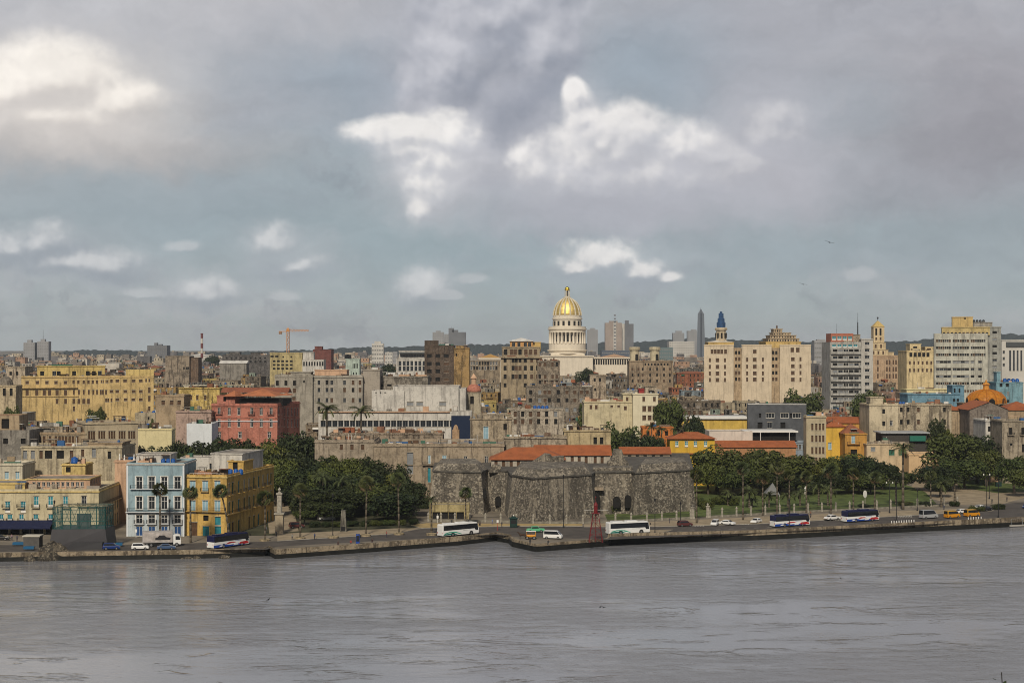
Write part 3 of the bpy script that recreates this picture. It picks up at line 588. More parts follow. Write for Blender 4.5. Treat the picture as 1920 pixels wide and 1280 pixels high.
for i in range(9): rail.box(1+i*1.0,1.0+.1*i,h.H-.8,1.06+i*1.0,1.06+.1*i,h.H+.3,WHITE)
rail.box(1,1.0,h.H+.3,9.1,1.06,h.H+.36,WHITE); h.part(rail,'roof_railing')
done(h); tanks_on(h,423,3,'blue water tank beside the stair hut on the golden yellow corner house',y=11,sc=1.0)
h=Bld('white_house','plain white block with bare walls rising behind the pale blue house',338,431,857,452,D=9,m=WHT,vb=885,par=.3,cornice=False); h.px([397],875,1.3,2.0,'dark'); done(h)
# --- buildings behind the cream hotel
h=Bld('stone_house','grey unpainted house with two square windows at the left edge',-30,55,806,486,D=18,m=GREY,vb=850,par=.5,cornice=False)
h.px([10.5,43.5],827,1.5,1.7,'void'); h.block(-2,1,h.W*.9,9,h.H-.5,h.H+4.6,m=TAN,name='roof_terrace',par=.2,roof=TILED,cornice=False)
for p in(-10,10,30): h.px([p],794,2.4,3.0,'void',b=1)
done(h)
h=Bld('long_house','long beige house with a strip of tall brown windows and green roof edge',55,160,810,496,D=16,m=TAN,vb=842,par=.6)
h.px([66,75,83,94,105,112,118,124,131,137,145],824,.85,2.4,'brown'); done(h)
h=Bld('school','beige four storey block with tall windows in groups of three and a flat roof',160,259,792,496,503,D=16,m=wall((.43,.36,.25),.25),vb=850,par=.6)
for c in(172,191,210,229,247): h.px([c-4.6,c,c+4.6],815,.62,2.5,'brown'); h.px([c-4.6,c,c+4.6],846,.62,2.3,'brown')
done(h)
h=Bld('terrace_house','cream house with dark shuttered windows, roof rooms and a long roof terrace',40,228,836,468,D=17,m=wall((.50,.43,.30),.5),vb=880,par=.5)
h.px([47,61.5],852,1.2,2.4,'grey'); h.px([77],852,1,2.4,'brown'); h.px([91,113],852,2.2,2.4,'void'); h.px([134],852,1,2.4,'brown'); h.px([176],849,1.2,2.6,'grey'); h.px([155],849,.9,2.2,'brown'); h.px([205],853,1,2.2,'void')
h.pxblock(165,229,829,1,10,h.H-3,m=TAN,name='roof_room',par=.2)
done(h)
h=Bld('left_house','plain cream house with two pale blue windows at the far left edge',-40,42,868,452,D=12,m=IVORY,vb=910,par=.6)
h.px([12.5,32.5],891,1.2,2.2,'pblue'); done(h)
h=Bld('yellow_annex','small yellow annex with a blue tank on its flat roof',116,160,869,452,D=8,m=YEL2,vb=890,par=.5,roof=CONC); h.px([100,128],880,1.4,1.6,'void'); done(h)
tanks_on(h,140,1,'tall blue water tank on the small yellow annex behind the cream hotel',y=1.6,sc=1.5)
h=Bld('statue_house','low house with white statuettes along its parapet between the cream hotel and the park',215,305,862,450,D=14,m=SALM,vb=872,par=.6)
for i,p in enumerate((224,233,251,270,276,281,288,295,303)):
    x=X(p,450)-h.a.x; f=MB(); s_=rnd.uniform(.9,1.25); f.box(x-.22,.02,h.H,x+.22,.46,h.H+.35,WHITE); f.lathe([(.2,h.H+.35),(.16,h.H+.8*s_),(.24,h.H+1.15*s_),(.10,h.H+1.35*s_),(.14,h.H+1.5*s_),(.02,h.H+1.65*s_)],8,WHITE,x,.24); h.part(f,'statuette')
done(h)
# --- yellow range at left
h=Bld('ministry','huge yellow many windowed office range with a green topped roof storey',40,288,705,788,803,D=14,m=wall((.60,.44,.20),.45),vb=775,par=.8)
h.px([51,70,88,105,123],717,1.6,1.5,'brown'); h.px([138,147,157,166,174,182],716,1.1,1.5,'brown'); h.px([190,193.5,199,202],715,.6,1.4,'brown'); h.px([209],714,1.2,1.5,'brown'); h.px([220,234.5,250.5,264],714,1.8,1.3,'brown'); h.px([274,280,286],713,.8,1.5,'brown')
h.px([51,69,83,93,107,123],736,1.5,2.7,'brown'); h.px([138.5,148,157,166.5,175,182,189,193,199,202],735,.9,2.3,'brown'); h.px([209,220,235,250.5,264],733.5,1.8,1.3,'brown'); h.px([280],731,1.2,2.8,'brown')
h.px([107,123,138.5,148,157,166],752,1.3,2.4,'brown'); h.px([220,235.5,250,264],749,1.8,1.3,'brown'); h.px([280],747,1.2,2.8,'brown'); h.px([199,203,209],750,.9,1.8,'brown'); h.px([138.5,280],766,1.1,2.4,'brown')
for f0 in(726.5,): 
    c=MB(); c.box(-.4,-1.2,h.hz(727.5),h.W*.42,-.003,h.hz(726),h.m); h.part(c,'ledge')
c=MB(); c.box(0,-.35,h.hz(744),h.W*.43,-.003,h.hz(743),h.m); h.part(c,'ledge')
pb=h.pxblock(72,195,686,4,14,h.H-1,m=wall((.60,.45,.17),.45),name='roof_storey',par=.3,roof=GREENP)
h.px([81,103,111,139,164,175,186,194],700,1.9,2.2,['void','dark'],b=1)
h.pxblock(100,137,683.5,6,8,h.H+4,m=GREENP,name='green_roof',par=.1,cornice=False)
c=MB(); x0=X(242,801)-h.a.x; c.box(x0,-.003+1,h.H,x0+14,6,h.H+3.2,YEL2); h.part(c,'roof_room')
done(h)
# --- pink hotel
h=Bld('pink_hotel','pink hotel with white trimmed windows, balconies and a red tiled roof terrace',396.5,520,756,575,572,D=22,m=PINK,vb=812,par=.9)
wx=[411,430,448,472,490,508.5]
h.px(wx,771,1.15,2.6,'white'); h.px(wx,793,1.15,2.8,'white'); h.px([411,450,505],815,1.3,2.2,'white')
for i in range(5): h.win('R',1.5+i*4,h.hz(771)-1.2,1.2,2.6,'white'); h.win('R',1.5+i*4,h.hz(793)-1.2,1.2,2.8,'white')
for p in(411,472,508): balcony(h,(p-396.5)/123.5*h.W-1.3,h.hz(776),2.6,.7,h=.9)
for y_ in(762,782.5,789): c=MB(); c.box(-.15,-.25,h.hz(y_)-.15,h.W+.15,-.003,h.hz(y_)+.12,WHTB if y_==789 else h.m); h.part(c,'ledge')
h.pxblock(405,440,741,3,12,h.H-1,m=PINK,name='roof_room',par=.2); h.px([420],748,1,1.6,'void',b=1)
h.pxblock(448,530,747,5,13,h.H-1,m=VOID,name='terrace_shade',par=.1,cornice=False)  # solid near-black block paints the shade under the terrace roofs
hiproof(h,X(421,578)-h.a.x,2,X(440,578)-h.a.x,15,h.hz(743,577),2.0,tile('bright_roof_tile',(.50,.17,.07))); hiproof(h,X(452,578)-h.a.x,3,X(516,578)-h.a.x,16,h.hz(742,577),2.6,tile('bright_roof_tile',(.50,.17,.07)),o=1.0); hiproof(h,X(516,578)-h.a.x+1.2,5,X(537,578)-h.a.x,15,h.hz(741,577),.8,tile('bright_roof_tile',(.50,.17,.07)),o=.2)
hiproof(h,X(404,588)-h.a.x,14.5,X(533,588)-h.a.x,20,h.hz(736,588),1.9,tile('rust_roof_tile',(.26,.085,.045)),gable=True,o=.1)
done(h)
h=Bld('pink_wing','pink side wing of the hotel with close set tall windows running back',520.5,562,756,574,598,D=12,m=PINK,vb=800,par=.9)
h.px([526,533,540,547,553,558],772,1.1,2.8,'white'); h.px([526,533,540,547,553,558],793,1.1,2.8,'white'); done(h)
# --- yellow roofed houses between
h=Bld('ochre_house','ruined ochre yellow house with patchy walls left of the pink hotel',335,412,726,610,D=16,m=wall((.62,.46,.16),.8),vb=765,par=.5); h.px([358,370,385],745,.9,1.8,'brown'); h.pxblock(345,405,722,6,8,h.H-1,m=IVORY,par=.2); done(h)
h=Bld('rose_house','low rose grey house with a row of small windows beside the pink hotel',330,396,770,570,D=14,m=wall((.40,.29,.24),.5),vb=790,par=.6,roof=RUST); h.px([338,348,359,370,381,392],775,1.0,1.6,'brown'); done(h)
h=Bld('blank_house','blank pale grey wall house below the pink hotel',350,397,794,545,D=12,m=WHTB,vb=830,par=.4,cornice=False); done(h)
h=Bld('cream_house','cream house with a teal door at the edge of the park trees',258,322,803,530,D=5,m=LYEL,vb=830,par=.5); h.px([277,301],812,1.4,3.6,['void','teal']); done(h)
h=Bld('small_house','small beige house with three square windows behind the park',292,345,740,590,D=12,m=TAN,vb=765,par=.5); h.px([306,322,336],755,1.3,1.7,'brown'); done(h)
# --- grey brown blocks
h=Bld('grey_block','tall grey brown apartment block with rows of dark windows',515,586,702,700,D=20,m=wall((.34,.31,.26),.4),vb=780,par=1.2)
h.px([520,536,552],718,1.3,2.2,'void'); h.px([536,552],732,1.5,2.2,'brown'); h.px([551],747,1.5,1.6,'brown'); h.px([570],715,.7,1,'void'); h.pxblock(545,583,697,3,8,h.H-1,par=.2); done(h)
h=Bld('grey_block','grey brown apartment block of five window columns beside a dark gap',586,680,704,702,D=20,m=wall((.36,.33,.28),.35),vb=780,par=1.0)
for py in(717,731,750): h.px([598,613,622,646,662,675],py,1.2,2.0,['brown','void','dark'])
h.px([598,613],766,1.2,1.8,'void'); h.pxblock(590,650,693,4,10,h.H-1,m=SALM,par=.2); done(h)
h=Bld('grey_block','blank grey brown block with a broad plain corner tower',680,712,692,705,D=18,m=wall((.35,.31,.26),.35),vb=740,par=.5); done(h)
h=Bld('stained_block','low wide block with heavily streaked concrete parapet',708,802,705,712,D=24,m=wall((.27,.24,.20),1.0),vb=728,par=.5); h.px([715,730],722,2.0,1.0,'void')
hiproof(h,h.W*.15,4,h.W*.5,14,h.H,1.6,ROOFW,gable=True,ridge='x',o=.2); done(h)
# --- white modern block
h=Bld('white_block','large white windowless modern block standing on a lower white podium',737,860,724,625,D=24,m=WHT,vb=772,par=.4,cornice=False)
h.px([769,787,830],757,2.6,1.5,'grey')
h.pxblock(697,758,732,-.8,12,4,m=WHT,name='side_wing',par=.3,cornice=False); h.px([705,713.5,722],736,.5,.5,'void',b=1)
h.pxblock(860,873,728,2,20,2,m=WHT,name='side_wing',par=.3,cornice=False); done(h)
h=Bld('white_podium','long white podium building with dark shopfront glazing under it',597,884,771,612,D=12,m=WHT,vb=806,par=.3,cornice=False)
h.px([720,745],764,2.4,1.0,'grey')
for p in range(606,850,11): h.px([p],794,2.0,2.4,'dark') if p not in(720,) else None
g_=MB(); x0=X(846,611)-h.a.x; g_.box(x0,-.25,0,x0+7.4,-.004,h.hz(779),mat('navy_glass',(.02,.03,.06),.2)); h.part(g_,'glass_front')
g_=MB()
g_.box(0,-.6,h.hz(773),h.W*.86,-.004,h.hz(771),SALM); h.part(g_,'ledge'); done(h)
# --- church cupola
h=Bld('bell_tower','stone church tower with a small red dome and white lantern',874,902,735,640,D=6.5,m=wall((.40,.35,.26),.5),vb=765,par=.3)
h.px([885],750,1.5,3.2,'void'); a=MB(); cx,cy=h.W/2,3.2
a.lathe([(3.1,h.H),(3.1,h.H+.8),(2.9,h.H+1.6),(2.2,h.H+2.6),(1.2,h.H+3.2)],14,mat('red_dome',(.40,.16,.11),.8,vary=.3)); a.v=[(x+cx,y+cy,z) for x,y,z in a.v]; h.part(a,'dome',smooth=True)
a=MB(); a.lathe([(1.1,h.H+3.1),(1.0,h.H+5.4),(1.4,h.H+5.6),(1.1,h.H+6.2),(.1,h.H+7.6)],10,SALM,cx,cy); h.part(a,'lantern'); done(h)
# --- dark block, white hotel behind
h=Bld('dark_block','dark weathered high block with open loggias in front of a yellow streaked end',796,851,647,950,D=22,m=wall((.115,.085,.065),.6),vb=724,par=.5)
for py in(667,682,696,711): h.px([805,821],py,2.8,2.2,'void'); h.px([837],py,2.8,2.0,['void','brown'])
h.pxblock(796,821,638,3,9,h.H-1,m=h.m,name='lift_tower',par=.2,cornice=False); h.pxblock(823,850,645,3,8,h.H-1,m=GREENP,name='roof_garden',par=.1,cornice=False); done(h)
h=Bld('ochre_block','ochre streaked concrete end block beside the dark weathered block',851,880,652,948,D=18,m=wall((.36,.235,.10),.8),vb=724,par=.5); h.px([856],665,.8,1.8,'void'); h.pxblock(855,873,648,4,8,h.H-1,m=h.m,par=.2); done(h)
h=Bld('white_hotel','white hotel with a tight grid of dark windows behind the dark block',743,800,672,1150,D=18,m=WHT,vb=703,par=.4)
for py in(681,691,698): h.px([750,758,765,772,780,787,795],py,2.0,3.4,'dark')
h.pxblock(748,799,657,3,13,h.H-.5,m=WHT,name='roof_storey',par=.3); 
for p in range(753,797,5): h.px([p],666,1.6,1.4,'grey',b=1)
g_=MB(); g_.box(h.W*.1,-.5,h.hz(663,1150),h.W,2.5,h.hz(660,1150),mat('dark_fascia',(.07,.075,.08),.7)); h.part(g_,'fascia'); done(h)
h=Bld('pale_tower','pale green curved water tower house with a black tank on top',648,674,672,900,D=8,m=MINT,vb=704,par=.3); h.px([662,664.5,667.5,670],686,.5,2.6,'void'); h.px([663,668],701,.6,2.0,'void'); done(h); tanks_on(h,652,1,'black water tank on the pale green tower house',y=2,m=TANKK,kind='square',sc=2.3)
h=Bld('yellow_hotel','yellow modern hotel with open balconies and a white arcaded wing',506,567,661,1250,D=20,m=wall((.47,.39,.20),.4),vb=700,par=.6); h.px([531,546],669,1.2,1.4,'void'); h.px([510,519,527],668,2.6,1.4,'void')
for py in(677,684,691): h.px([514,522,530,538,546],py,2.2,1.6,'void'); 
done(h)
h=Bld('arcade_wing','white arcaded wing with tall black openings beside the yellow hotel',567,607,674,1245,D=14,m=WHT,vb=690,par=.4)
for p in range(570,606,5): h.px([p],682,1.2,3.4,'void')
h.pxblock(568,588,660,4,8,h.H-1,par=.2); done(h)
h=Bld('brick_block','dark red brick block with a stepped roof beyond the yellow hotel',587,621,655,1420,D=20,m=mat('dark_red_brick',(.16,.06,.05),.9,vary=.3,vscale=.3),vb=690,par=.4); h.pxblock(590,604,649,4,8,h.H-1,par=.2); done(h)
h=Bld('ruined_block','ruined beige block with a scarred blank gable left of the striped chimney',310,355,667,1250,D=18,m=RUIN,vb=715,par=.4); h.px([345,350,353],690,1.2,2,'void'); h.pxblock(347,372,670,3,14,0,m=BROWN,par=.2); done(h)
h=Bld('dark_block','dark grey ruined block with broken window rows beyond the crowded roofs',417,506,665,1500,D=22,m=wall((.13,.12,.115),.7),vb=690,par=.4)
for py in(671,678): 
    for p in range(425,505,9): h.px([p],py,1.8,1.8,'void')
h.pxblock(430,450,660,4,8,h.H-1,par=.2); h.pxblock(470,490,661,4,8,h.H-1,par=.2); done(h)
h=Bld('shed','long shed with a white sheet metal roof among crowded grey roofs',412,462,681,1350,D=14,m=GREY,vb=690,par=.1,roof=ROOFW); hiproof(h,0,0,h.W,14,h.H,2.2,ROOFW,gable=True); done(h)
h=Bld('hall','white domed hall roof behind the striped chimney',353,392,667,2200,D=30,m=FARW,vb=672,par=.1); hiproof(h,0,0,h.W,30,h.H,3.0,ROOFW); done(h)
h=Bld('arcade_palace','grey brown palace with rows of pale arcades left of the corner palace',879,938,676,1300,D=18,m=wall((.30,.24,.17),.6),vb=700,par=.6)
for py in(681,690): h.px([884+k*5.2 for k in range(11)],py,1.5,2.8,['void','white'])
done(h)
# --- corner building with terrace pavilion
h=Bld('corner_palace','ornate brown corner building with a tiled glass pavilion on its roof',939,1016,668,1000,D=24,m=wall((.36,.29,.195),.45),vb=745,par=1.0)
for py,hh in((660,3),): pass
for py in(675,690,706): h.px([947,962,968,975,985,997,1008],py,1.9,3.0,['brown','void'])
h.px([947,985,1000],722,1.8,2.6,'void')
c=MB(); c.box(-1.0,-1.3,h.hz(671),h.W+1,-.003,h.hz(668.5),h.m); h.part(c,'cornice_ledge')
h.pxblock(941,1012,650,2,20,h.H-1,name='upper_storey',par=.5); 
h.px([948,959,966,975,986,995,1004],660,2.2,3.6,['brown','void','brown'],b=1)
h.pxblock(956,999,640,4,14,h.H+3,m=wall((.55,.30,.11),.3),name='pavilion',par=.2); h.px([963,973,985,993],646,2.0,2.6,'dark',b=2)
h.pxblock(999,1014,641,6,10,h.H+3,m=GOLDW,name='stair_tower',par=.2)
p0=X(956,1004)-h.a.x; p1=X(999,1004)-h.a.x; hiproof(h,p0,4,p1,18,h.hz(639.5,1004),2.2,ROOFW,o=1.0); done(h)
h=Bld('ruined_house','ruined brown house with balconies and broken parapet below the domed capitol',1008,1050,676,985,D=20,m=RUIN,vb=725,par=.6)
for py in(683,706,716): h.px([1012,1022,1036,1044],py,1.5,2.6,['void','brown'])
for k in range(4): balcony(h,1+k*3.2,h.hz(712),2.4,.8,h=1,m=h.m)
done(h)
h=Bld('ruined_house','sprawling dark ruined house with blackened walls and boarded openings',987,1112,724,820,D=22,m=wall((.22,.185,.145),1.0),vb=775,par=.5)
for py in(735,750,768): h.px([995,1012,1022,1030,1047,1063,1078,1090,1101],py,1.6,2.2,['void','brown','void','grey'],)
done(h)
h=Bld('stone_tower','slim weathered stone stair tower with a crumbling top',1106,1136,702,860,D=9,m=wall((.42,.34,.25),.9),vb=745,par=.4); h.px([1115,1125],712,1.2,2.0,'void'); h.px([1116],730,1,1.6,'void'); done(h)
h=Bld('cream_block','cream low block with small dark windows and a rooftop fence',1095,1187,752,655,D=18,m=CREAM2,vb=800,par=.5)
h.px([1108,1118],763,1.1,1.7,'brown'); h.px([1147,1160],761.5,1.1,.8,'brown'); h.px([1172.5],765,1.2,1.6,'brown'); h.px([1175],748,1,1.6,'brown')
h.pxblock(1168,1187,738,1,12,h.H-1,par=.3); h.px([1176],748,1,1.6,'brown',b=1); done(h)
h=Bld('cream_block','taller cream block with four pairs of dark windows beside the big tree',1187,1234,737,650,D=18,m=wall((.66,.60,.44),.1),vb=800,par=.5)
h.px([1207,1227],748,1.1,1.8,'brown'); h.px([1208,1218,1227],766,1.6,2.2,'brown'); h.px([1208,1218,1227],783,1.6,2.0,'brown')
h.pxblock(1210,1231,724,3,9,h.H-1,m=WEATH,par=.2); h.px([1216],728,.9,1.6,'void',b=1); h.pxblock(1198,1212,729,5,6,h.H-1,m=mat('red_hut_paint',(.28,.03,.03),.7,vary=.3),name='red_hut',par=.1); done(h)
h=Bld('turret_house','brown weathered house with many small windows and two round rooftop turrets',1180,1262,676,1200,D=22,m=wall((.33,.25,.17),.6),vb=728,par=.8)
for py in(683,): 
    for p in range(1210,1258,6): h.px([p],py,1.2,1.6,'void')
for py in(692,703,714): h.px([1186,1197,1205,1219,1232,1245,1256],py,1.3,2.2,['void','brown'])
for p in(1190,1228):
    x=X(p,1204)-h.a.x; c=MB(); c.lathe([(3.6,h.H-1),(3.6,h.hz(657,1204)),(4.4,h.hz(656,1204)),(4.4,h.hz(652,1204)),(3.9,h.hz(650.5,1204)),(.2,h.hz(650,1204))],16,wall((.55,.48,.33),.4),x,5); h.part(c,'turret')
    c=MB(); c.box(x+.3,1.3,h.H,x+2.4,1.9,h.H+5,VOID); h.part(c,'turret_opening')
done(h)
# --- the three-block beige building, domed roof and blue wrapped tower behind
h=Bld('beige_block','big beige office block of three plain bays with small dark windows',1320,1517,652,1000,990,D=26,m=wall((.46,.35,.23),.4),vb=718,par=.8)
h.bl[0].y0=7; h.bl[0].D=19
for a_,b_ in((1320,1375),(1390,1445),(1460,1517)): h.pxblock(a_,b_,646,0,6.99,-1,m=BEIGE,name='bay',par=.5)
def bw(ps,pys,w,hh,st,b):
    for py in pys: h.px(ps,py,w,hh,st,b=b)
bw([1331,1359],(675,687.5,700,712),1.2,2.4,'brown',1); bw([1345],(675,687.5,700,712),2.2,2.4,'brown',1); bw([1335,1341,1347,1353,1360],(659,),1.7,2.6,'brown',1)
bw([1400,1429],(674,687,699.5,711),1.2,2.4,'brown',2); bw([1414],(659,674,687,699.5,711),2.3,2.3,'brown',2)
bw([1484],(673,686,698.5,711),2.2,2.3,'brown',3); bw([1498],(673,686,698.5,711),1.2,2.4,'brown',3); bw([1483,1493],(656,),2.2,2.8,'brown',3)
bw([1380,1386,1450,1456],(661,673,686,699,711),1.4,2.2,['brown','void'],0)
done(h)
h=Bld('domed_palace','dark stepped stone roof with tiers of columns rising behind the beige block',1436,1502,640,1180,D=34,m=GOLDW,vb=646,par=.5)
x0=X(1440,1184)-h.a.x; wpx=1184/F
for k,(pa,pb,pt,pbm) in enumerate(((1440,1498,634,641),(1445,1493,628,634),(1451,1484,623,628),(1453,1469,616,623))):
    xa=X(pa,1184)-h.a.x; xb=X(pb,1184)-h.a.x; z0=h.hz(pbm,1184); z1=h.hz(pt,1184); c=MB(); c.box(xa,3+k*2,z0-.6,xb,28-k*2,z1-.5,wall((.47,.37,.25),.5)); c.box(xa-.5,2.6+k*2,z1-.5,xb+.5,28.4-k*2,z1,wall((.47,.37,.25),.5)); h.part(c,'roof_tier')
    n=int((xb-xa)/2)
    c=MB()
    for i in range(n): c.box(xa+.6+i*(xb-xa-1)/n,2.97+k*2,z0+.3,xa+1.3+i*(xb-xa-1)/n,2.995+k*2,z1-.9,VOID)
    h.part(c,'arcade')
c=MB(); xm=X(1460,1184)-h.a.x; c.lathe([(.9,h.hz(616,1184)),(.5,h.hz(613,1184)),(.7,h.hz(611,1184)),(.05,h.hz(609,1184))],8,BROWN,xm,12); h.part(c,'finial'); done(h)
t_=Bld('church_tower','slim church belfry wrapped in blue scaffold netting at its top',1328,1376,641,1150,D=19,m=GOLDW,vb=645,par=.3); g=t_.g
xm=X(1353,1155)-t_.a.x; zz=lambda py:t_.hz(py,1158); NET=mat('blue_scaffold_net',(.025,.07,.17),.7,vary=.35,vscale=.4); BF=wall((.52,.43,.30),.3)
c=MB(); c.lathe([(4.3,t_.H-1),(4.3,zz(638)),(4.0,zz(637.5)),(3.7,zz(620)),(4.6,zz(619)),(4.8,zz(616)),(4.2,zz(614))],8,BF,xm,8); t_.part(c,'belfry')
c=MB()
for k in range(8): a=2*math.pi*(k)/8; c.box(xm+3.75*math.cos(a)-.6,8+3.75*math.sin(a)-.35,zz(634),xm+3.75*math.cos(a)+.6,8+3.75*math.sin(a)+.35,zz(624),VOID)
t_.part(c,'belfry_opening')
c=MB(); pts=[(3.3,zz(614)),(3.4,zz(605)),(2.7,zz(604)),(2.6,zz(597)),(1.9,zz(596)),(1.9,zz(588)),(1.0,zz(587)),(.9,zz(584))]; c.lathe(pts,8,NET,xm,8); t_.part(c,'scaffold_net')
hiproof(t_,.5,.5,t_.W-.5,18.5,t_.H,1.6,ROOFW,o=.2); done(t_)
# --- grey balcony tower
h=Bld('balcony_tower','grey high-rise with stacked concrete balconies and a red rooftop restaurant',1556,1615,641,900,D=24,m=CONCW,vb=748,par=.6,cornice=False)
for k in range(8):
    py=661+k*12.9; x0=.3; w=h.W-.6
    h.px([1566,1576,1586,1596,1606],py-2.5,2.6,2.4,['dark','grey','void'])
    c=MB(); z=h.hz(py+2); c.box(x0,-1.3,z-.2,x0+w,-.003,z,CONCW); c.box(x0,-1.35,z,x0+w,-1.2,z+1.15,CONCW)
    for q_ in(0,.5,1): c.box(x0+q_*(w-.25),-1.2,z,x0+q_*(w-.25)+.25,-.003,z+2.6,CONCW)
    h.part(c,'balcony')
h.pxblock(1558,1600,625,3,14,h.H-1,m=mat('terracotta_fascia',(.38,.13,.08),.8,vary=.2),name='rooftop_restaurant',par=.8,cornice=False); h.px([1564,1574,1584,1594],634,2.4,2.2,'tealglass',b=1)
h.pxblock(1600,1613,627,4,9,h.H-1,m=WEATH,name='lift_house',par=.2); 
g_=MB(); g_.tube((X(1609,905)-h.a.x,6,h.H+3),(X(1609,905)-h.a.x,6,h.hz(604,905)),.35,.28,IRON,6); g_.tube((X(1609,905)-h.a.x,6,h.hz(604,905)),(X(1609,905)-h.a.x,6,h.hz(586,905)),.12,.06,IRON,5); h.part(g_,'radio_mast')
g_=MB(); g_.tube((X(1569.5,905)-h.a.x,6,h.H+3),(X(1569.5,905)-h.a.x,6,h.hz(607,905)),.1,.05,IRON,5); h.part(g_,'antenna')
h.px([1564,1574,1584,1594,1604],648.5,2.4,2.0,'tealglass'); done(h)
h=Bld('tower_wing','pale grey narrow wing of the balcony tower with one window per floor',1615,1637,635,899,D=24,m=wall((.48,.46,.42),.3),vb=748,par=.6)
for k in range(9): h.px([1626],644+k*12.6,2.8,1.8,'white')
done(h)
# --- ornate brick tower
h=Bld('deco_tower','ornate golden and red office building with a stepped tower and pyramid top',1637,1702,666,1250,D=28,m=wall((.48,.34,.22),.4),vb=712,par=.8)
for py in(679,692,705): h.px([1646,1663,1668,1675,1680,1685,1690,1696],py,1.3,3.6,'brown')
xm=X(1647,1256)-h.a.x
def tier(pw,pt,pb,m,y0=3,name='tower_stage',nw=2):
    w=pw*1256/F; z0=h.hz(pb,1256); z1=h.hz(pt,1256); h.block(xm-w/2,y0,w,w,z0,z1,m=m,name=name,par=.2); bi=len(h.bl)-1
    return bi
G1=wall((.62,.49,.30),.3)
bi=tier(32,655,667,G1,1.5); h.px([1638,1647,1656],661,1.4,2.6,'brown',b=bi)
bi=tier(24,642,655,G1,3); h.px([1642,1652],649,1.4,2.8,'brown',b=bi)
bi=tier(20,612.5,642,G1,4,'belfry'); h.px([1643,1651],622,1.6,5.6,'void',b=bi); h.px([1643,1651],635,1.4,2,'brown',b=bi)
z=h.hz(612,1256); w=22*1256/F
c=MB(); c.prism([(xm-w/2,3.6),(xm+w/2,3.6),(xm+w/2,3.6+w),(xm-w/2,3.6+w)],z-.3,h.hz(601.5,1256),mat('golden_roof',(.50,.36,.13),.5,vary=.2),top=[(xm-.5,3.6+w/2-.5),(xm+.5,3.6+w/2-.5),(xm+.5,3.6+w/2+.5),(xm-.5,3.6+w/2+.5)]); h.part(c,'pyramid_roof')
c=MB(); c.tube((xm,3.6+w/2,h.hz(602,1256)),(xm,3.6+w/2,h.hz(594,1256)),.2,.1,IRON,5); c.ball((xm,3.6+w/2,h.hz(596,1256)),.7,.7,.9,IRON); h.part(c,'finial')
h.pxblock(1657,1676,660,4,14,h.H-1,m=G1,name='upper_storey',par=.3); done(h)
h=Bld('gold_palace','golden sunlit palace with arched loggia and a squat roof tower',1700,1757,657,1150,D=26,m=wall((.66,.53,.30),.4),vb=705,par=.6)
for p in(1708,1716,1724,1732,1740): h.px([p],665,2.2,3.2,'void')
for py in(680,694): h.px([1706,1714,1722,1730,1738,1746],py,1.3,2.4,'brown')
h.pxblock(1706,1727,644,4,12,h.H-1,par=.3); h.pxblock(1735,1756,650,6,12,h.H-1,par=.3); h.px([1716],651,3,1.4,'void',b=1); done(h)
# --- white slab tower
h=Bld('slab_tower','tall cream slab tower with ribbon windows and four black roof tanks',1752,1852,625,900,893,D=22,m=wall((.50,.49,.42),.4),vb=738,par=.6,cornice=False)
for k,py in enumerate((625.5,638.5,651.5,664.5,678,691.5,705,718)):
    for s0,s1 in((1755,1783),(1786,1817),(1820,1848)):
        n=7 if k in(1,2,3,7) else 4
        for i in range(n): 
            p=s0+(s1-s0)*(i+.5)/n; h.px([p],py+ .5,(s1-s0)*.30/n*(.95 if n==4 else .85),1.35,['dark','void','void','brown'] if n>4 else ['grey','void','dark','dark'])
h.px([1755+5*i for i in range(18)],733,1.0,1.3,'brown')
h.pxblock(1764,1850,613,2,14,h.H-1,m=wall((.55,.43,.20),.4),name='upper_storey',par=.5)
for p in range(1768,1850,7): h.px([p],625.5,1.3,1.6,['brown','void'],b=1)
h.pxblock(1781,1818,594,4,11,h.H+2,m=wall((.58,.42,.18),.35),name='penthouse',par=.3); h.px([1804],597.5,.9,.9,'void',b=2)
h.pxblock(1818,1852,604,5,12,h.H+2,m=wall((.36,.33,.28),.4),name='lift_house',par=.3)
done(h)
for i,p in enumerate((1826,1832,1838,1844)): tank(X(p,907),907,Z(604.2,907)-.3,'black water tank on top of the tall cream slab tower',TANKK,'round',1.15)
h=Bld('slab_wing','shaded grey end wing of the tall cream slab tower with small windows',1853,1877,612,896,D=24,m=wall((.33,.33,.30),.35),vb=735,par=.5)  # wall darker than the tower's: the wing's shade is put into its colour
for k in range(9): h.px([1865],623+k*13,2.6,1.4,['dark','void','grey'])
done(h)
h=Bld('modern_block','white and grey modern block with vertical fins at the right edge',1878,1960,637,1000,D=20,m=FARW,vb=700,par=.4)
for p in range(1894,1958,7): h.px([p],676,1.2,13,'dark')
h.px([1882],660,1.4,1.8,'dark'); h.px([1882],672,1.4,1.8,'dark'); h.px([1882],684,1.4,1.8,'dark'); c=MB(); c.box(h.W*.1,-.8,h.hz(650),h.W,-.003,h.hz(641),mat('dark_fascia',(.07,.075,.08),.7)); h.part(c,'fascia'); done(h)
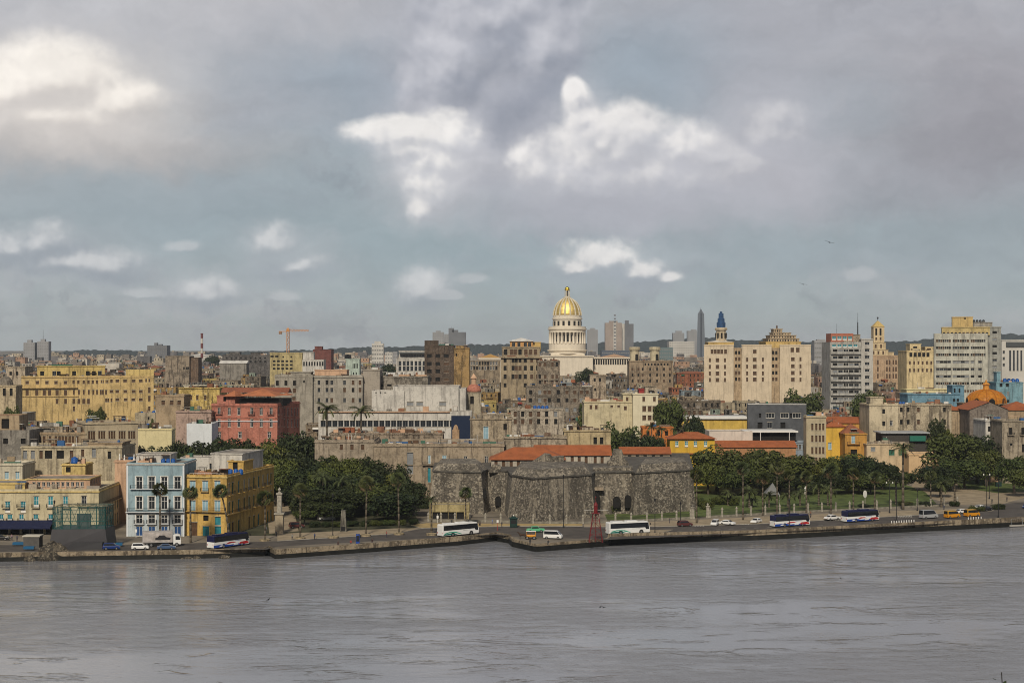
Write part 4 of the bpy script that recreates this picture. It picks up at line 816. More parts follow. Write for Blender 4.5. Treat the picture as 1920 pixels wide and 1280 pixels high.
# ================= right-hand middle ground
h=Bld('domed_house','cream house with a small grey ribbed dome and arched windows at the far left edge',-6,30,722,700,D=9,m=wall((.50,.41,.27),.6),vb=745,par=.5); h.px([8,21],735,1.3,3.4,'void'); c=MB(); cx_=X(12,705)-h.a.x; c.lathe([(3.0,h.H-.8),(3.0,h.H+.6),(2.7,h.H+2.0),(1.9,h.H+3.2),(.8,h.H+3.9),(.3,h.H+4.1),(.25,h.H+5),(.03,h.H+5.4)],14,wall((.24,.21,.17),.6),cx_,4.5); h.part(c,'dome'); done(h)
h=Bld('tan_block','tan block with a pale roof slab behind the small grey dome at the left',11,47,687,850,D=14,m=WEATH,vb=722,par=.4); h.px([20,32],700,1.4,2,'void'); done(h)

h=Bld('blue_house','long low bright blue house with a white rail behind the weathered cream block',1702,1800,738,760,D=16,m=BBLUE,vb=757,par=.5); h.px([1789,1796],750,1.2,1.4,'void'); h.pxblock(1786,1808,722,2,10,2,par=.3); h.px([1790,1799],732,.9,2,'void',b=1); done(h)
h=Bld('white_house','low cream white house with a green door among crowded roofs',1700,1790,729,790,D=12,m=LYEL,vb=736,par=.4,roof=ROOFW); h.px([1718],731,1.2,2.2,'green'); done(h)
h=Bld('sky_blue_house','sky blue two storey house with blue roof tanks at the right edge',1868,1918,716,750,D=14,m=wall((.20,.35,.41),.45),vb=758,par=.5); h.px([1877,1889],722,1.4,1.6,'void'); h.px([1877,1890],738,1.0,1.6,'grey'); h.px([1890],752,1,1.4,'void'); h.pxblock(1869,1876,697,1,5,h.H-1,par=.2); done(h)
tanks_on(h,1884,4,'blue water tank on the sky blue house at the right edge',y=2,sc=1.35)
# orange domed church
h=Bld('church','stone church with a ribbed orange dome, arched dormers and lantern',1814,1888,756,720,D=17,m=wall((.26,.19,.12),.7),vb=775,par=.4)
for p in(1822,1836,1850,1864,1878): h.px([p],762,1.6,2.2,'void')
OR=mat('orange_dome_tile',(.44,.165,.014),.55,vary=.25,vscale=.8); cx=X(1849,728)-h.a.x; cy=8; zz=lambda p:h.hz(p,728)
m=MB(); rr_=36*728/F; prof=[(rr_,zz(756)),(rr_*.99,zz(750)),(rr_*.94,zz(745)),(rr_*.78,zz(738)),(rr_*.55,zz(733.5)),(rr_*.3,zz(731)),(rr_*.16,zz(730))]
m.lathe(prof,24,OR,cx,cy); h.part(m,'dome')
for k in range(12):
    a=2*math.pi*(k+.5)/12; m=MB(); r0=.28
    for j in range(len(prof)-1): m.tube((cx+prof[j][0]*1.005*math.cos(a),cy+prof[j][0]*1.005*math.sin(a),prof[j][1]),(cx+prof[j+1][0]*1.005*math.cos(a),cy+prof[j+1][0]*1.005*math.sin(a),prof[j+1][1]),r0,r0,mat('orange_rib',(.38,.13,.01),.6),5)
    h.part(m,'dome_rib')
for k in range(8):
    a=2*math.pi*k/8; m=MB(); n=8; W2=2.0; pts=[(-W2,0)]+[(W2*math.cos(math.pi-math.pi*i/n),1.4+W2*.95*math.sin(math.pi*i/n)) for i in range(n+1)]+[(W2,0)]
    m.v=[]; m.ext(pts,-rr_*.995,-rr_*.6,OR); pin=[(x*.72,z*.80+.05) for x,z in pts]; m.ext(pin,-rr_*.995-.05,-rr_*.995+.02,VOID)
    m.build('dormer',h.root,(cx,cy,zz(757)),a)
m=MB(); m.lathe([(1.8,zz(731)),(1.5,zz(729)),(1.3,zz(722)),(1.9,zz(721)),(1.2,zz(718)),(.4,zz(716)),(.5,zz(714.5)),(.05,zz(711))],12,wall((.58,.26,.05),.3),cx,cy); h.part(m,'lantern')
done(h)
h=Bld('tiled_house','broad house under a big orange tiled hip roof left of the domed church',1716,1810,768,680,D=18,m=TAN,vb=775,par=.1,cornice=False); hiproof(h,0,0,h.W,18,h.H-.2,3.4,TILE); h.px([1794,1803],772,1,1.4,'void'); done(h)
h=Bld('church_nave','grey stone church nave with an orange tiled gable facing the water',1818,1890,768,665,D=24,m=wall((.20,.17,.145),.5),vb=800,par=.1,cornice=False)
pr=[(0,h.H),(h.W*.53,h.hz(754)),(h.W,h.hz(768))]; m=MB(); m.ext([(0,h.H-.5)]+[(x,z) for x,z in pr][:]+[(h.W,h.H-.5)],0.004,.6,h.m); h.part(m,'gable')
m=MB(); m.poly([(-.5,-.4,h.H-.1),(h.W*.53,-.4,h.hz(754)+.3),(h.W*.53,24,h.hz(754)+.3),(-.5,24,h.H-.1)],TILE); m.poly([(h.W*.53,-.4,h.hz(754)+.3),(h.W+.5,-.4,h.H-.1),(h.W+.5,24,h.H-.1),(h.W*.53,24,h.hz(754)+.3)],TILE); h.part(m,'roof'); h.px([1853],770,1.4,.6,'void'); done(h)
h=Bld('tiled_house','house with an orange tiled roof at the far right edge',1885,1950,768,670,D=16,m=TAN,vb=790,par=.1,cornice=False); hiproof(h,0,0,h.W,16,h.H-.2,3.6,TILE); done(h)
# weathered cream block
h=Bld('weathered_block','weathered cream three storey block with a taller blank left half',1630,1684,757,640,D=18,m=wall((.56,.48,.34),.4),vb=822,par=.6)
h.px([1657],771,1.2,1.9,'void'); h.px([1657],794,1.2,1.9,'void'); h.px([1671],793,1.2,2.0,'white'); h.px([1658],812,1,1.8,'void'); h.pxblock(1632,1656,744,2,8,h.H-1,par=.3); done(h)
tanks_on(h,1688,2,'blue water tank beside the weathered cream block',y=3,sc=.9)
h=Bld('weathered_block','weathered stained cream block with two floors of deep windows behind a tree',1684,1784,757,642,D=16,m=wall((.46,.39,.28),.75),vb=815,par=.6)
for py in(768,791): h.px([1690,1703,1722,1771],py,1.1,1.9,['void','brown'])
done(h)
h=Bld('ruined_house','pale ruined two storey house with balconies at the right edge',1848,1882,787,600,D=16,m=WHT,vb=870,par=.5); h.px([1855,1867],804,1.0,2.0,'void'); h.px([1855,1868],835,1,2.2,'void'); done(h)
h=Bld('grey_house','weathered grey tan house with iron balconies on the right frame edge',1879,1970,788,585,D=14,m=wall((.34,.29,.22),.6),vb=885,par=.5); h.px([1895,1918],808,1.2,2.6,'void'); h.px([1896],833,.9,.9,'void'); h.px([1919],840,1.2,3,'void')
balcony(h,X(1895,585)-h.a.x-1.3,h.hz(815),2.6,.8,h=1); balcony(h,X(1918,585)-h.a.x-1.3,h.hz(815),2.6,.8,h=1); done(h)
h=Bld('gate_house','peach gatehouse with a dark doorway under trees at the right',1857,1880,850,590,D=8,m=SALM,vb=888,par=.4); h.px([1862],872,2.0,4.2,'dark'); done(h)
h=Bld('peach_house','peach coloured single storey house with a teal door and moulded pediment',1704,1766,850,600,D=12,m=wall((.58,.41,.24),.15),vb=893,par=.6); h.px([1742],882,2.6,3.2,'teal'); c=MB(); c.box(h.W*.3,-.5,h.H-1.1,h.W*.75,-.003,h.H-.6,h.m); h.part(c,'pediment'); done(h)
h=Bld('balustrade_house','cream house with a balustraded roof terrace and green awnings',1625,1704,832,610,D=14,m=wall((.56,.44,.29),.25),vb=870,par=.2); h.px([1637],842,1.8,1.6,'grey'); h.px([1672,1690],848,2.2,2.2,'green')
c=MB()
for i in range(40): x=.2+i*(h.W-.5)/39; c.box(x,.05,h.H,x+.16,.2,h.H+.8,WEATH)
c.box(0,.02,h.H+.8,h.W,.25,h.H+.95,WEATH); h.part(c,'balustrade'); done(h)
h=Bld('dark_roof_house','low house under a grey corrugated roof with a green tarpaulin',1655,1738,812,620,D=12,m=mat('dark_timber',(.05,.045,.04),.8),vb=830,par=.1,cornice=False); m=MB(); m.prism([(-1,-1),(h.W+1,-1),(h.W+1,12),(-1,12)],h.H-.05,h.H+.4,mat('corrugated_roof',(.36,.37,.38),.6,vary=.2)); h.part(m,'roof_sheet'); m=MB(); m.box(h.W*.6,-1.5,h.H-3,h.W*.95,-.003,h.H-1,mat('green_tarp',(.02,.14,.10),.7)); h.part(m,'tarpaulin'); done(h)
# orange and yellow houses
h=Bld('yellow_house','bright yellow house with orange tiled roof and green shutters beside a beige block',1549,1585,800,625,D=18,m=wall((.66,.42,.07),.2),vb=850,par=.1,cornice=False); hiproof(h,0,0,h.W,18,h.H,2.6,TILE,ridge='y'); h.px([1556],836,1.4,2.8,'pblue')
for i in range(4): h.win('R',1.5+i*4,h.hz(815),.9,2,'green')
done(h)
h=Bld('orange_house','orange ochre house with a blue balcony door and an arched entrance',1585,1625,812,615,D=16,m=OCHRE,vb=858,par=.5); h.px([1600],824,1.5,2.9,'pblue'); h.px([1601],852,2.6,4.0,'void'); balcony(h,X(1600,615)-h.a.x-2.5,h.hz(832),5,.9,h=.9); hiproof(h,0,3,h.W,16,h.H-.3,3.6,TILED); done(h)
h=Bld('tiled_row','orange tiled roof row behind the bright yellow house',1548,1626,792,660,D=12,m=OCHRE,vb=800,par=.1,cornice=False); hiproof(h,0,0,h.W,12,h.H-.2,2.4,TILE,gable=True); done(h)
h=Bld('beige_block','narrow beige four storey block with paired tall windows',1512,1549,779,590,590,D=6,m=wall((.45,.38,.26),.2),vb=880,par=.8)
for py in(800,822,844,862): h.px([1523,1530.5,1537,1543.5],py,.75,2.5 if py<850 else 2.0,'brown')
done(h)
h=Bld('slate_block','slate grey modern block with white shuttered openings',1402,1512,758,640,637,D=20,m=DGREY,vb=830,par=.5,cornice=False); h.px([1425,1483],779,.9,1.8,'void'); h.px([1444,1471,1494],779,3.4,1.9,'white'); h.px([1425,1443,1468],797,2.0,2.4,['dark','void']); 
c=MB(); c.box(0,-.1,h.H,h.W,1,h.H+.25,ROOFW); h.part(c,'coping'); done(h)
h=Bld('blue_grey_house','small blue grey house with white arched windows below the slate block',1488,1518,828,600,D=10,m=wall((.25,.30,.36),.2),vb=850,par=.4); h.px([1494,1500,1507,1513],838,.9,1.8,'white'); done(h)
h=Bld('canopy_building','long low pavilion with a white flat canopy and dark open front',1402,1492,810,605,D=12,m=VOID,vb=825,par=.1,cornice=False,roof=ROOFW); m=MB(); m.prism([(-1.5,-2),(h.W+.6,-2),(h.W+.6,12),(-1.5,12)],h.H,h.H+.6,WHITE)
for k in(.25,.85): m.tube((h.W*k,-1.8,0),(h.W*k,-1.8,h.H),.15,.15,WHITE,6)
h.part(m,'canopy'); done(h)
h=Bld('white_wall_house','low white rendered building with a plain parapet behind the orange roofs',1330,1411,808,600,D=14,m=wall((.62,.55,.48),.15),vb=826,par=.4,cornice=False); done(h)
h=Bld('yellow_hall','long yellow hall with a white roof edge and a dark hedge below',1275,1403,785,655,D=16,m=wall((.62,.43,.10),.25),vb=802,par=.2); m=MB(); m.prism([(-.5,-1),(h.W+.2,-1),(h.W+.2,15),(-.5,15)],h.H,h.H+.9,WHITE); h.part(m,'white_roof'); done(h)
h=Bld('yellow_villa','mustard yellow villa with green shutters under an orange hip roof',1256,1340,822,575,D=11,m=wall((.60,.38,.05),.15),vb=870,par=.1,cornice=False); hiproof(h,0,0,h.W,11,h.H-.1,2.3,TILE,o=.9); h.px([1269,1287,1304,1323],832,1.2,2.0,'tealglass'); h.px([1269,1290],858,1.6,2.6,['teal','void'])
c=MB(); c.box(-.4,-1.0,h.hz(851),h.W,-.003,h.hz(849),TILED); h.part(c,'porch_roof'); done(h)
h=Bld('tiled_row','long low range with an orange tiled roof behind the fort',1165,1256,850,545,D=10,m=STONE,vb=860,par=.1,cornice=False); hiproof(h,0,0,h.W,10,h.H-.1,2.2,TILE,gable=True); h.px([1180,1195,1210,1225,1240],858,1.1,1.8,'void'); done(h)
h=Bld('tiled_row','long low range with an orange tiled roof behind the big park trees',1341,1492,838,590,D=12,m=wall((.45,.24,.12),.3),vb=862,par=.1,cornice=False); hiproof(h,0,0,h.W,12,h.H-.1,2.3,TILE,gable=True); done(h)
h=Bld('orange_house','small house with bright orange walls behind palm trees',1205,1262,800,600,D=10,m=wall((.55,.19,.05),.3),vb=825,par=.4); h.px([1215,1235,1250],812,1.2,1.8,'void'); done(h)
# palace behind the park, and its upper part
h=Bld('stone_palace','long blank stone palace with a heavy cornice behind the park trees',700,945,831,515,D=26,m=wall((.34,.275,.20),.5),vb=905,par=1.0)
h.px([769],868,2.0,7.0,'grey'); h.px([803.5,833],861,1.4,2.8,'pblue'); h.px([873,912],861,1.1,2.2,'white'); h.px([803],890,1.5,4.8,'teal'); balcony(h,X(792,515)-h.a.x,h.hz(870.5),10.5,1.0,h=1.0)
for i_ in range(6):
    c=MB(); x_=h.W*(.02+i_*.19); c.box(x_,-.22,-.5,x_+.7,-.004,h.H-1.4,h.m); h.part(c,'pilaster')
for z_ in(.30,.62): c=MB(); c.box(.0,-.16,h.H*z_,h.W,-.002,h.H*z_+.3,h.m); h.part(c,'ledge')
done(h)
h=Bld('stone_palace','stone palace wing with a weed grown cornice left of the blank palace',590,702,824,528,D=22,m=wall((.36,.30,.23),.5),vb=850,par=.9); h.px([640,660,680],838,1.1,2,'brown'); done(h)
h=Bld('roof_terrace_house','crumbling stone house with terracotta roof clutter and pots',618,830,811,548,D=12,m=wall((.30,.24,.18),.8),vb=822,par=.5,roof=RUST)
for i in range(26):
    p=rnd.uniform(630,820); x=X(p,553)-h.a.x; s_=rnd.uniform(.5,1.6); c=MB(); c.box(x-s_,2+rnd.uniform(0,3),h.H-.6,x+s_,5.5+rnd.uniform(0,2),h.H+rnd.uniform(.1,1.9),rnd.choice([RUST,RUST,TAN,WEATH,GREY,BROWN,TILED,SALM])); h.part(c,'roof_hut')
done(h)
h=Bld('small_chapel','tiny peach chapel front with an arched bell gable among roof clutter',848,861,806,556,D=4,m=wall((.42,.28,.17),.5),vb=812,par=.2,cornice=False); m=MB(); n=8; pts=[(.3,h.H-.3)]+[(h.W/2-(h.W/2-.3)*math.cos(math.pi*i/n),h.H+1.9*math.sin(math.pi*i/n)) for i in range(n+1)]+[(h.W-.3,h.H-.3)]; m.ext(pts,.1,1.0,h.m); h.part(m,'bell_gable'); h.px([855],806,.8,1.2,'void'); done(h)
h=Bld('stone_house','bare stone house with a tall sky blue door on its roof terrace',882,960,784,552,D=16,m=wall((.38,.31,.22),.7),vb=832,par=.5); h.px([911],812,1.9,4.8,'pblue'); h.px([947],800,1.2,2.2,'void'); h.pxblock(905,945,776,2,10,h.H-1,par=.3,m=WEATH); done(h)
h=Bld('stone_house','weathered pale stone house with curved roof edge and boarded openings',958,1058,766,590,D=16,m=wall((.44,.38,.30),.8),vb=808,par=.5)
for py in(776,790): h.px([966,980,995,1010,1025,1042],py,1.2,2.0,['void','brown','grey'])
done(h); tanks_on(h,1003,4,'blue water tank on the pale curved edge stone house',y=2,sc=1.0)
h=Bld('stone_house','low cream stone house with an ornate dark doorway left of the cream palms',1058,1145,806,540,D=14,m=wall((.46,.37,.22),.5),vb=838,par=.5); h.px([1091],818,3.6,5.0,'brown'); h.px([1116,1128],826,1.2,2.4,'void'); done(h)
h=Bld('long_stone_house','long low stone house with mouldings above the fort roofs',945,1062,818,532,D=12,m=wall((.38,.32,.24),.7),vb=840,par=.7); done(h)
# --- distant towers
def far(name,label,px0,px1,top,Y,m=FAR,D=None,steps=(),n=0,cat='tower block',win=True):
    h=Bld(name,label,px0,px1,top,Y,D=D or (px1-px0)*Y/F*.8,m=m,vb=690,par=.5,cornice=False,cat=cat)
    for a,b_,t in steps: h.pxblock(a,b_,t,3,8,h.H-1,par=.2,cornice=False,name='roof_plant')
    if win:
        fl=3.6*F/Y; py=top+fl
        while py<692:
            h.px([px0+(px1-px0)*(i+.5)/max(2,int((px1-px0)/4)) for i in range(max(2,int((px1-px0)/4)))],py,2.2 if Y<4000 else 3,1.6,'grey'); py+=fl*1.6
    return h
h=far('tower_block','left one of two slim grey twin towers on the left horizon',44,65,642,3000,steps=((51,59,637),)); done(h)
h=far('tower_block','right one of two slim grey twin towers, the one with a thin mast',69.5,91,640,3000,steps=((76,84,635.5),)); c=MB(); c.tube((h.W*.45,6,h.H+2),(h.W*.45,6,h.hz(617)),.5,.15,IRON,4); h.part(c,'mast'); done(h)
h=far('tower_block','broad grey slab block with two roof boxes on the left horizon',276,313,647.5,3000,FARD,steps=((289,295,642.5),(297,304,645))); done(h)
h=far('tower_block','white round cornered tower block with balcony bands left of centre',697,719,644,2200,FARW,steps=((702,714,639.5),)); done(h)
h=far('tower_block','small white slab block right beside the white round cornered tower',721.5,736,660,2400,FARW); done(h)
h=far('tower_block','small pale slab block in front of the wooded ridge left of the white hotel',736.5,745,659,2500,FAR); done(h)
h=far('tower_block','grey slab leftmost in the distant dark high-rise cluster',811,832,622.5,3600,FAR,steps=((817,826,620),)); done(h)
h=far('tower_block','narrow grey slab in the middle of the distant dark high-rise cluster',833,841,626,3650,FAR); done(h)
h=far('tower_block','dark high-rise with a slanting stepped roof and spike left of centre',841,873,622.5,3500,FARD,steps=((841,851,615),(848,859,618.5)),win=False); c=MB(); c.tube((6,6,h.H+6),(6,6,h.hz(611.5)),.5,.2,IRON,4); h.part(c,'spike'); done(h)
h=far('tower_block','bluish glass tower on the horizon just right of the domed capitol',1101,1121,618,4400,FAR,steps=((1106,1116,615),)); done(h)
FB=mat('far_brown_concrete',(.34,.285,.25),.9,vary=.15,vscale=.05)
h=far('tower_block','brown grey double tower with a pale stair strip right of the domed capitol',1135,1166,605,3300,FB,win=False,steps=((1142,1158,601.5),)); c=MB(); x0=X(1150,3300)-h.a.x; c.box(x0,-3,0,x0+6,-.004,h.H+1,FARW); h.part(c,'stair_strip')
for k in range(14): c=MB(); c.box(x0+1,-3.3,8+k*7.2,x0+5,-3.004,11+k*7.2,FARD) if k<14 else 0; h.part(c,'stair_window')
done(h)
h=far('tower_block','right wing of the brown double tower, with a pale edge and dark side',1166,1188,607,3320,FARD,win=False,steps=((1172,1179,600.5),)); c=MB(); c.box(0,-3,0,5.5,-.004,h.H,FARW); h.part(c,'pale_edge'); done(h)
h=far('tower_block','pale slab in the distance left of the star shaped memorial tower',1262,1283,624,4600,FAR,steps=((1267,1279,620),)); done(h)
h=far('tower_block','dim grey slab standing close left of the star shaped memorial tower',1289,1307,620,4500,FAR,steps=((1296,1306,617.5),)); done(h)
h=far('tower_block','broad pale complex of low slabs on the right horizon below the memorial',1255,1302,640,3600,FARW); done(h)
h=far('office_block','teal grey low office block below the distant slabs right of the capitol',1236,1262,651,2500,mat('teal_grey',(.13,.18,.19),.8)); done(h)
h=far('office_block','dark blue low roofed block between the capitol and the brown double tower',1128,1180,657,2300,mat('slate_blue',(.09,.11,.15),.8)); done(h)
h=far('office_block','grey flat block beyond the beige office block near the antenna',1527,1557,638,1900,FAR,steps=((1532,1548,636),)); done(h)
# star-shaped memorial
o=thing('memorial_tower','tall star shaped grey memorial tower tapering to a spire on the horizon','tower',(X(1314,3800),3800,gz(3800)))
def star(r): return [(r*(1 if k%2==0 else .45)*math.cos(-math.pi/2+k*math.pi/5),r*(1 if k%2==0 else .45)*math.sin(-math.pi/2+k*math.pi/5)) for k in range(10)]
b0=gz(3800); m=MB(); m.prism(star(11.5),0,Z(588,3800)-b0,mat('memorial_marble',(.13,.15,.18),.7,vary=.1),top=star(8.0)); m.build('shaft',o)
m=MB(); m.prism(star(7.5),Z(588,3800)-b0,Z(584,3800)-b0,MC['memorial_marble'],top=star(4.5)); m.prism(star(4),Z(584,3800)-b0,Z(580,3800)-b0,MC['memorial_marble'],top=star(2)); m.build('crown_stage',o)
m=MB(); m.tube((0,0,Z(580.5,3800)-b0),(0,0,Z(576.5,3800)-b0),.9,.2,MC['memorial_marble']); m.build('spire',o)
LM.append((1304,1323,578,3800,645,20,'memorial'))
# striped chimney
o=thing('chimney','tall red and white banded factory chimney on the left skyline','chimney',(X(378.5,2000),2000,gz(2000))); m=MB(); zt=Z(625,2000)-gz(2000); RB=mat('chimney_red',(.16,.05,.05),.8); n=9
for k in range(n): m.tube((0,0,zt*k/n),(0,0,zt*(k+1)/n),1.9-.4*k/n,1.9-.4*(k+1)/n,RB if k%2==0 else FARW,10)
m.build('stack',o); m=MB(); m.lathe([(1.62,zt-.8),(1.75,zt-.6),(1.75,zt),(1.5,zt+.3)],10,RB); m.build('rim',o)
# tower crane
CR=mat('crane_orange_paint',(.52,.24,.08),.6,vary=.2)
Y=1300; o=thing('tower_crane','orange tower crane with a flat jib above the yellow hotel','crane',(X(540,Y),Y,gz(Y))); zt=Z(622,Y)-gz(Y); m=MB(); s_=.95
for a,b_ in((-s_,-s_),(s_,-s_),(s_,s_),(-s_,s_)): m.box(a-.2,b_-.2,0,a+.2,b_+.2,zt,CR)
k=0;z=0
while z<zt-2:
    sgn=1 if k%2 else -1
    for yy in(-s_,s_): m.tube((-s_*sgn,yy,z),(s_*sgn,yy,z+2),.13,.13,CR,4)
    for xx in(-s_,s_): m.tube((xx,-s_*sgn,z),(xx,s_*sgn,z+2),.13,.13,CR,4)
    z+=2;k+=1
m.build('mast',o)
m=MB(); x1=X(579,Y)-X(540,Y)
for yy in(-.8,.8): m.tube((1.2,yy,zt+.3),(x1,yy,zt+.5),.22,.18,CR,4)
m.tube((1.2,0,zt+2.1),(x1,0,zt+1.4),.24,.18,CR,4)
for i in range(13): xa=1.2+i*(x1-1.2)/13; xb=1.2+(i+1)*(x1-1.2)/13; m.tube((xa,-.8,zt+.3),((xa+xb)/2,0,zt+1.9),.13,.13,CR,4); m.tube(((xa+xb)/2,0,zt+1.9),(xb,.8,zt+.4),.13,.13,CR,4)
m.build('jib',o); m=MB(); x2=X(523,Y)-X(540,Y); m.box(x2,-1,zt,-1.3,1,zt+.6,CR); m.box(x2,-1.1,zt-2.0,x2+2.4,1.1,zt-.004,mat('counterweight',(.25,.16,.11),.9)); m.build('counter_jib',o); m=MB(); m.box(-1.3,-1.3,zt+.004,1.19,1.3,zt+2.4,CR); m.build('slewing_cab',o); m=MB(); m.prism([(-.8,-.6),(.8,-.6),(.8,.6),(-.8,.6)],zt+2.41,Z(617,Y)-gz(Y)+1.4,CR,top=[(-.2,-.2),(.2,-.2),(.2,.2),(-.2,.2)]); m.build('apex',o)
LM.append((521,579,618,Y,626,3,'crane'))
# ================= the domed capitol
Y=1475; CXm=X(1063.5,Y); g=gz(Y); zz=lambda p:Z(p,Y)-g; s=Y/F
LIME=wall((.68,.61,.50),.10,'capitol_limestone'); GOLD=mat('gilded_copper',(.95,.68,.24),.58,1.0,vary=.25,vscale=.5); LIME2=mat('capitol_shade_wall',(.58,.51,.42),.9,vary=.1)  # LIME2: darker limestone copy, shade behind the columns put into its colour
o=thing('capitol','domed white capitol with a gilded ribbed dome, colonnaded drum and lantern','capitol',(CXm,Y,g))
m=MB(); m.lathe([(35*s,zz(663)),(35*s,zz(658)),(37.5*s,zz(657.5)),(37.5*s,zz(655.5)),(34.5*s,zz(655)),(34.5*s,zz(644.5))],48,LIME); m.build('drum_base',o)
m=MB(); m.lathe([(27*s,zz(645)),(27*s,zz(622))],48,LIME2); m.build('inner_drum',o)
cm_=MB(); cm_.lathe([(1.15,0),(1.15,.5),(.95,.6),(.82,zz(623)-zz(644.4)-.7),(1.05,zz(623)-zz(644.4)-.5),(1.15,zz(623)-zz(644.4))],10,LIME); cme=cm_.mesh('column',True)
for k in range(28): a=2*math.pi*(k+.5)/28; put('column',cme,o,(33*s*math.cos(a),33*s*math.sin(a),zz(644.45)))
wm_=MB(); wm_.box(-.9,-.3,0,.9,.3,6.2,VOID); wme=wm_.mesh('drum_window')
for k in range(28): a=2*math.pi*k/28; put('drum_window',wme,o,(26.95*s*math.cos(a),26.95*s*math.sin(a),zz(640)),a+math.pi/2)
m=MB(); m.lathe([(25*s,zz(623)),(34.6*s,zz(623)),(34.6*s,zz(619)),(36.5*s,zz(617.5)),(36.5*s,zz(616)),(35*s,zz(615.5)),(35*s,zz(612.5)),(27*s,zz(612.4))],48,LIME); m.build('entablature',o)
m=MB(); m.lathe([(26.6*s,zz(613)),(26.6*s,zz(599.5)),(28.3*s,zz(598.5)),(28.3*s,zz(596.5)),(27*s,zz(596)),(26.6*s,zz(591))],48,LIME); m.build('upper_drum',o)
wm_=MB(); wm_.box(-1.05,-.25,0,1.05,.25,4.3,VOID); wme=wm_.mesh('drum_window')
for k in range(16): a=2*math.pi*k/16+.1; put('drum_window',wme,o,(26.62*s*math.cos(a),26.62*s*math.sin(a),zz(610.5)),a+math.pi/2)
dp=[(26.3*s,zz(591.5)),(26.0*s,zz(588)),(25.2*s,zz(583)),(23.4*s,zz(577)),(20.5*s,zz(571)),(16.6*s,zz(566)),(12*s,zz(562)),(7.4*s,zz(559.3)),(5.6*s,zz(558.4))]
m=MB(); m.lathe(dp,48,GOLD); m.build('dome',o,smooth=True)
RIB=mat('dome_rib_stone',(.60,.54,.42),.7,vary=.15)
rm=MB()
for j in range(len(dp)-1): rm.tube((dp[j][0]*1.0,0,dp[j][1]),(dp[j+1][0]*1.0,0,dp[j+1][1]),.95-.06*j,.95-.06*(j+1),RIB,6)
rme=rm.mesh('dome_rib')
for k in range(16): put('dome_rib',rme,o,(0,0,0),2*math.pi*(k+.5)/16)
m=MB(); m.lathe([(6.8*s,zz(559)),(7.4*s,zz(558)),(7.4*s,zz(556.8)),(5*s,zz(556.5)),(5*s,zz(555.5))],16,RIB); m.build('lantern_base',o)
for k in range(8): a=2*math.pi*(k+.5)/8; c=MB(); c.tube((0,0,0),(0,0,zz(544.5)-zz(555.5)),.38,.33,RIB,6); c.build('lantern_column',o,(4.3*s*math.cos(a),4.3*s*math.sin(a),zz(555.5)))
m=MB(); m.lathe([(2.4*s,zz(555.6)),(2.4*s,zz(544.6))],8,VOID); m.build('lantern_core',o)
m=MB(); m.lathe([(5.2*s,zz(544.5)),(5.2*s,zz(543.5)),(4*s,zz(543.2)),(4.6*s,zz(541.5)),(4.2*s,zz(539.5)),(2.2*s,zz(538)),(.3*s,zz(537.2))],14,mat('gilded_cap',(.9,.60,.08),.25,1.0)); m.build('lantern_cap',o,smooth=True)
m=MB(); m.lathe([(26*s,zz(700)),(45*s,zz(664.5)),(43*s,zz(662.8)),(35.6*s,zz(662.5))],4,LIME); m.build('stylobate',o,rz=0)
m=MB(); wl=X(1005,Y)-CXm; wr=X(1108,Y)-CXm
m.box(wl,-34,0,wr,40,zz(668.5),LIME); m.box(wl-1,-35,zz(668.5)+.004,wr+1,41,zz(666.5),LIME); m.build('central_block',o)
wr2=X(1182,Y)-CXm
m=MB(); m.box(wr,-20,0,wr2,26,zz(672),LIME); m.box(wr,-21,zz(672)+.004,wr2+1,27,zz(669.5),LIME); m.build('right_wing',o); hiproof(o,wr+9,-14,wr2-2,20,zz(669.4),3.0,tile('pale_terracotta_roof',(.56,.34,.20)),o=.3)
m=MB(); wl2=X(900,Y)-CXm; m.box(wl2,-20,0,wl,26,zz(673),LIME); m.box(wl2-1,-21,zz(673)+.004,wl,27,zz(670.5),LIME); m.build('left_wing',o); hiproof(o,wl2,-14,X(938,Y)-CXm,20,zz(670.4),3.4,tile('golden_roof_tile',(.58,.32,.08)),o=.3)
for i in range(16): c=MB(); c.box(-.7,-.2,0,.7,.1,5,VOID); c.build('window',o,(wr+2+i*(wr2-wr-4)/15,-20.0,zz(683)))
LM.append((1018,1120,540,Y,690,60,'capitol')); LM.append((1120,1182,664,Y,684,50,'capitol')); LM.append((900,1018,664,Y,676,50,'capitol'))
# ================= the old fort
FS=stonework('fort_stone',(.115,.10,.08),(.31,.27,.21),(.48,.435,.36),1.0)
def pv(l): return [Vector((X(p,y),y)) for p,y in l]
FP=pv([(812,481),(902,477),(913,487),(953,482),(960,466),(1000,454),(1108,468),(1114,476),(1184,478),(1192,474),(1298,487),(1290,562),(822,562)])
def off(pl,d):
    r=[]; n=len(pl)
    for i in range(n):
        a=(pl[i]-pl[i-1]).normalized(); b_=(pl[(i+1)%n]-pl[i]).normalized(); na=Vector((a.y,-a.x)); nb=Vector((b_.y,-b_.x)); k=na+nb
        r.append(pl[i]+k*(d/max(.5,k.length_squared/2)))
    return r
fo=thing('fort','old grey rubble stone fort with angular bastions behind the waterfront road','fort',(X(1050,500),500,2.0)); ox,oy=fo.location.x,fo.location.y
lc=lambda l:[(p.x-ox,p.y-oy) for p in l]
m=MB(); m.prism(lc(off(FP,1.5)),-2,12.4,FS,top=lc(FP)); m.build('rampart',fo)
m=MB(); m.prism(lc(off(FP,.35)),12.404,12.85,mat('cordon_stone',(.10,.092,.08),.9,vary=.4,vscale=.5)); m.build('cordon',fo)
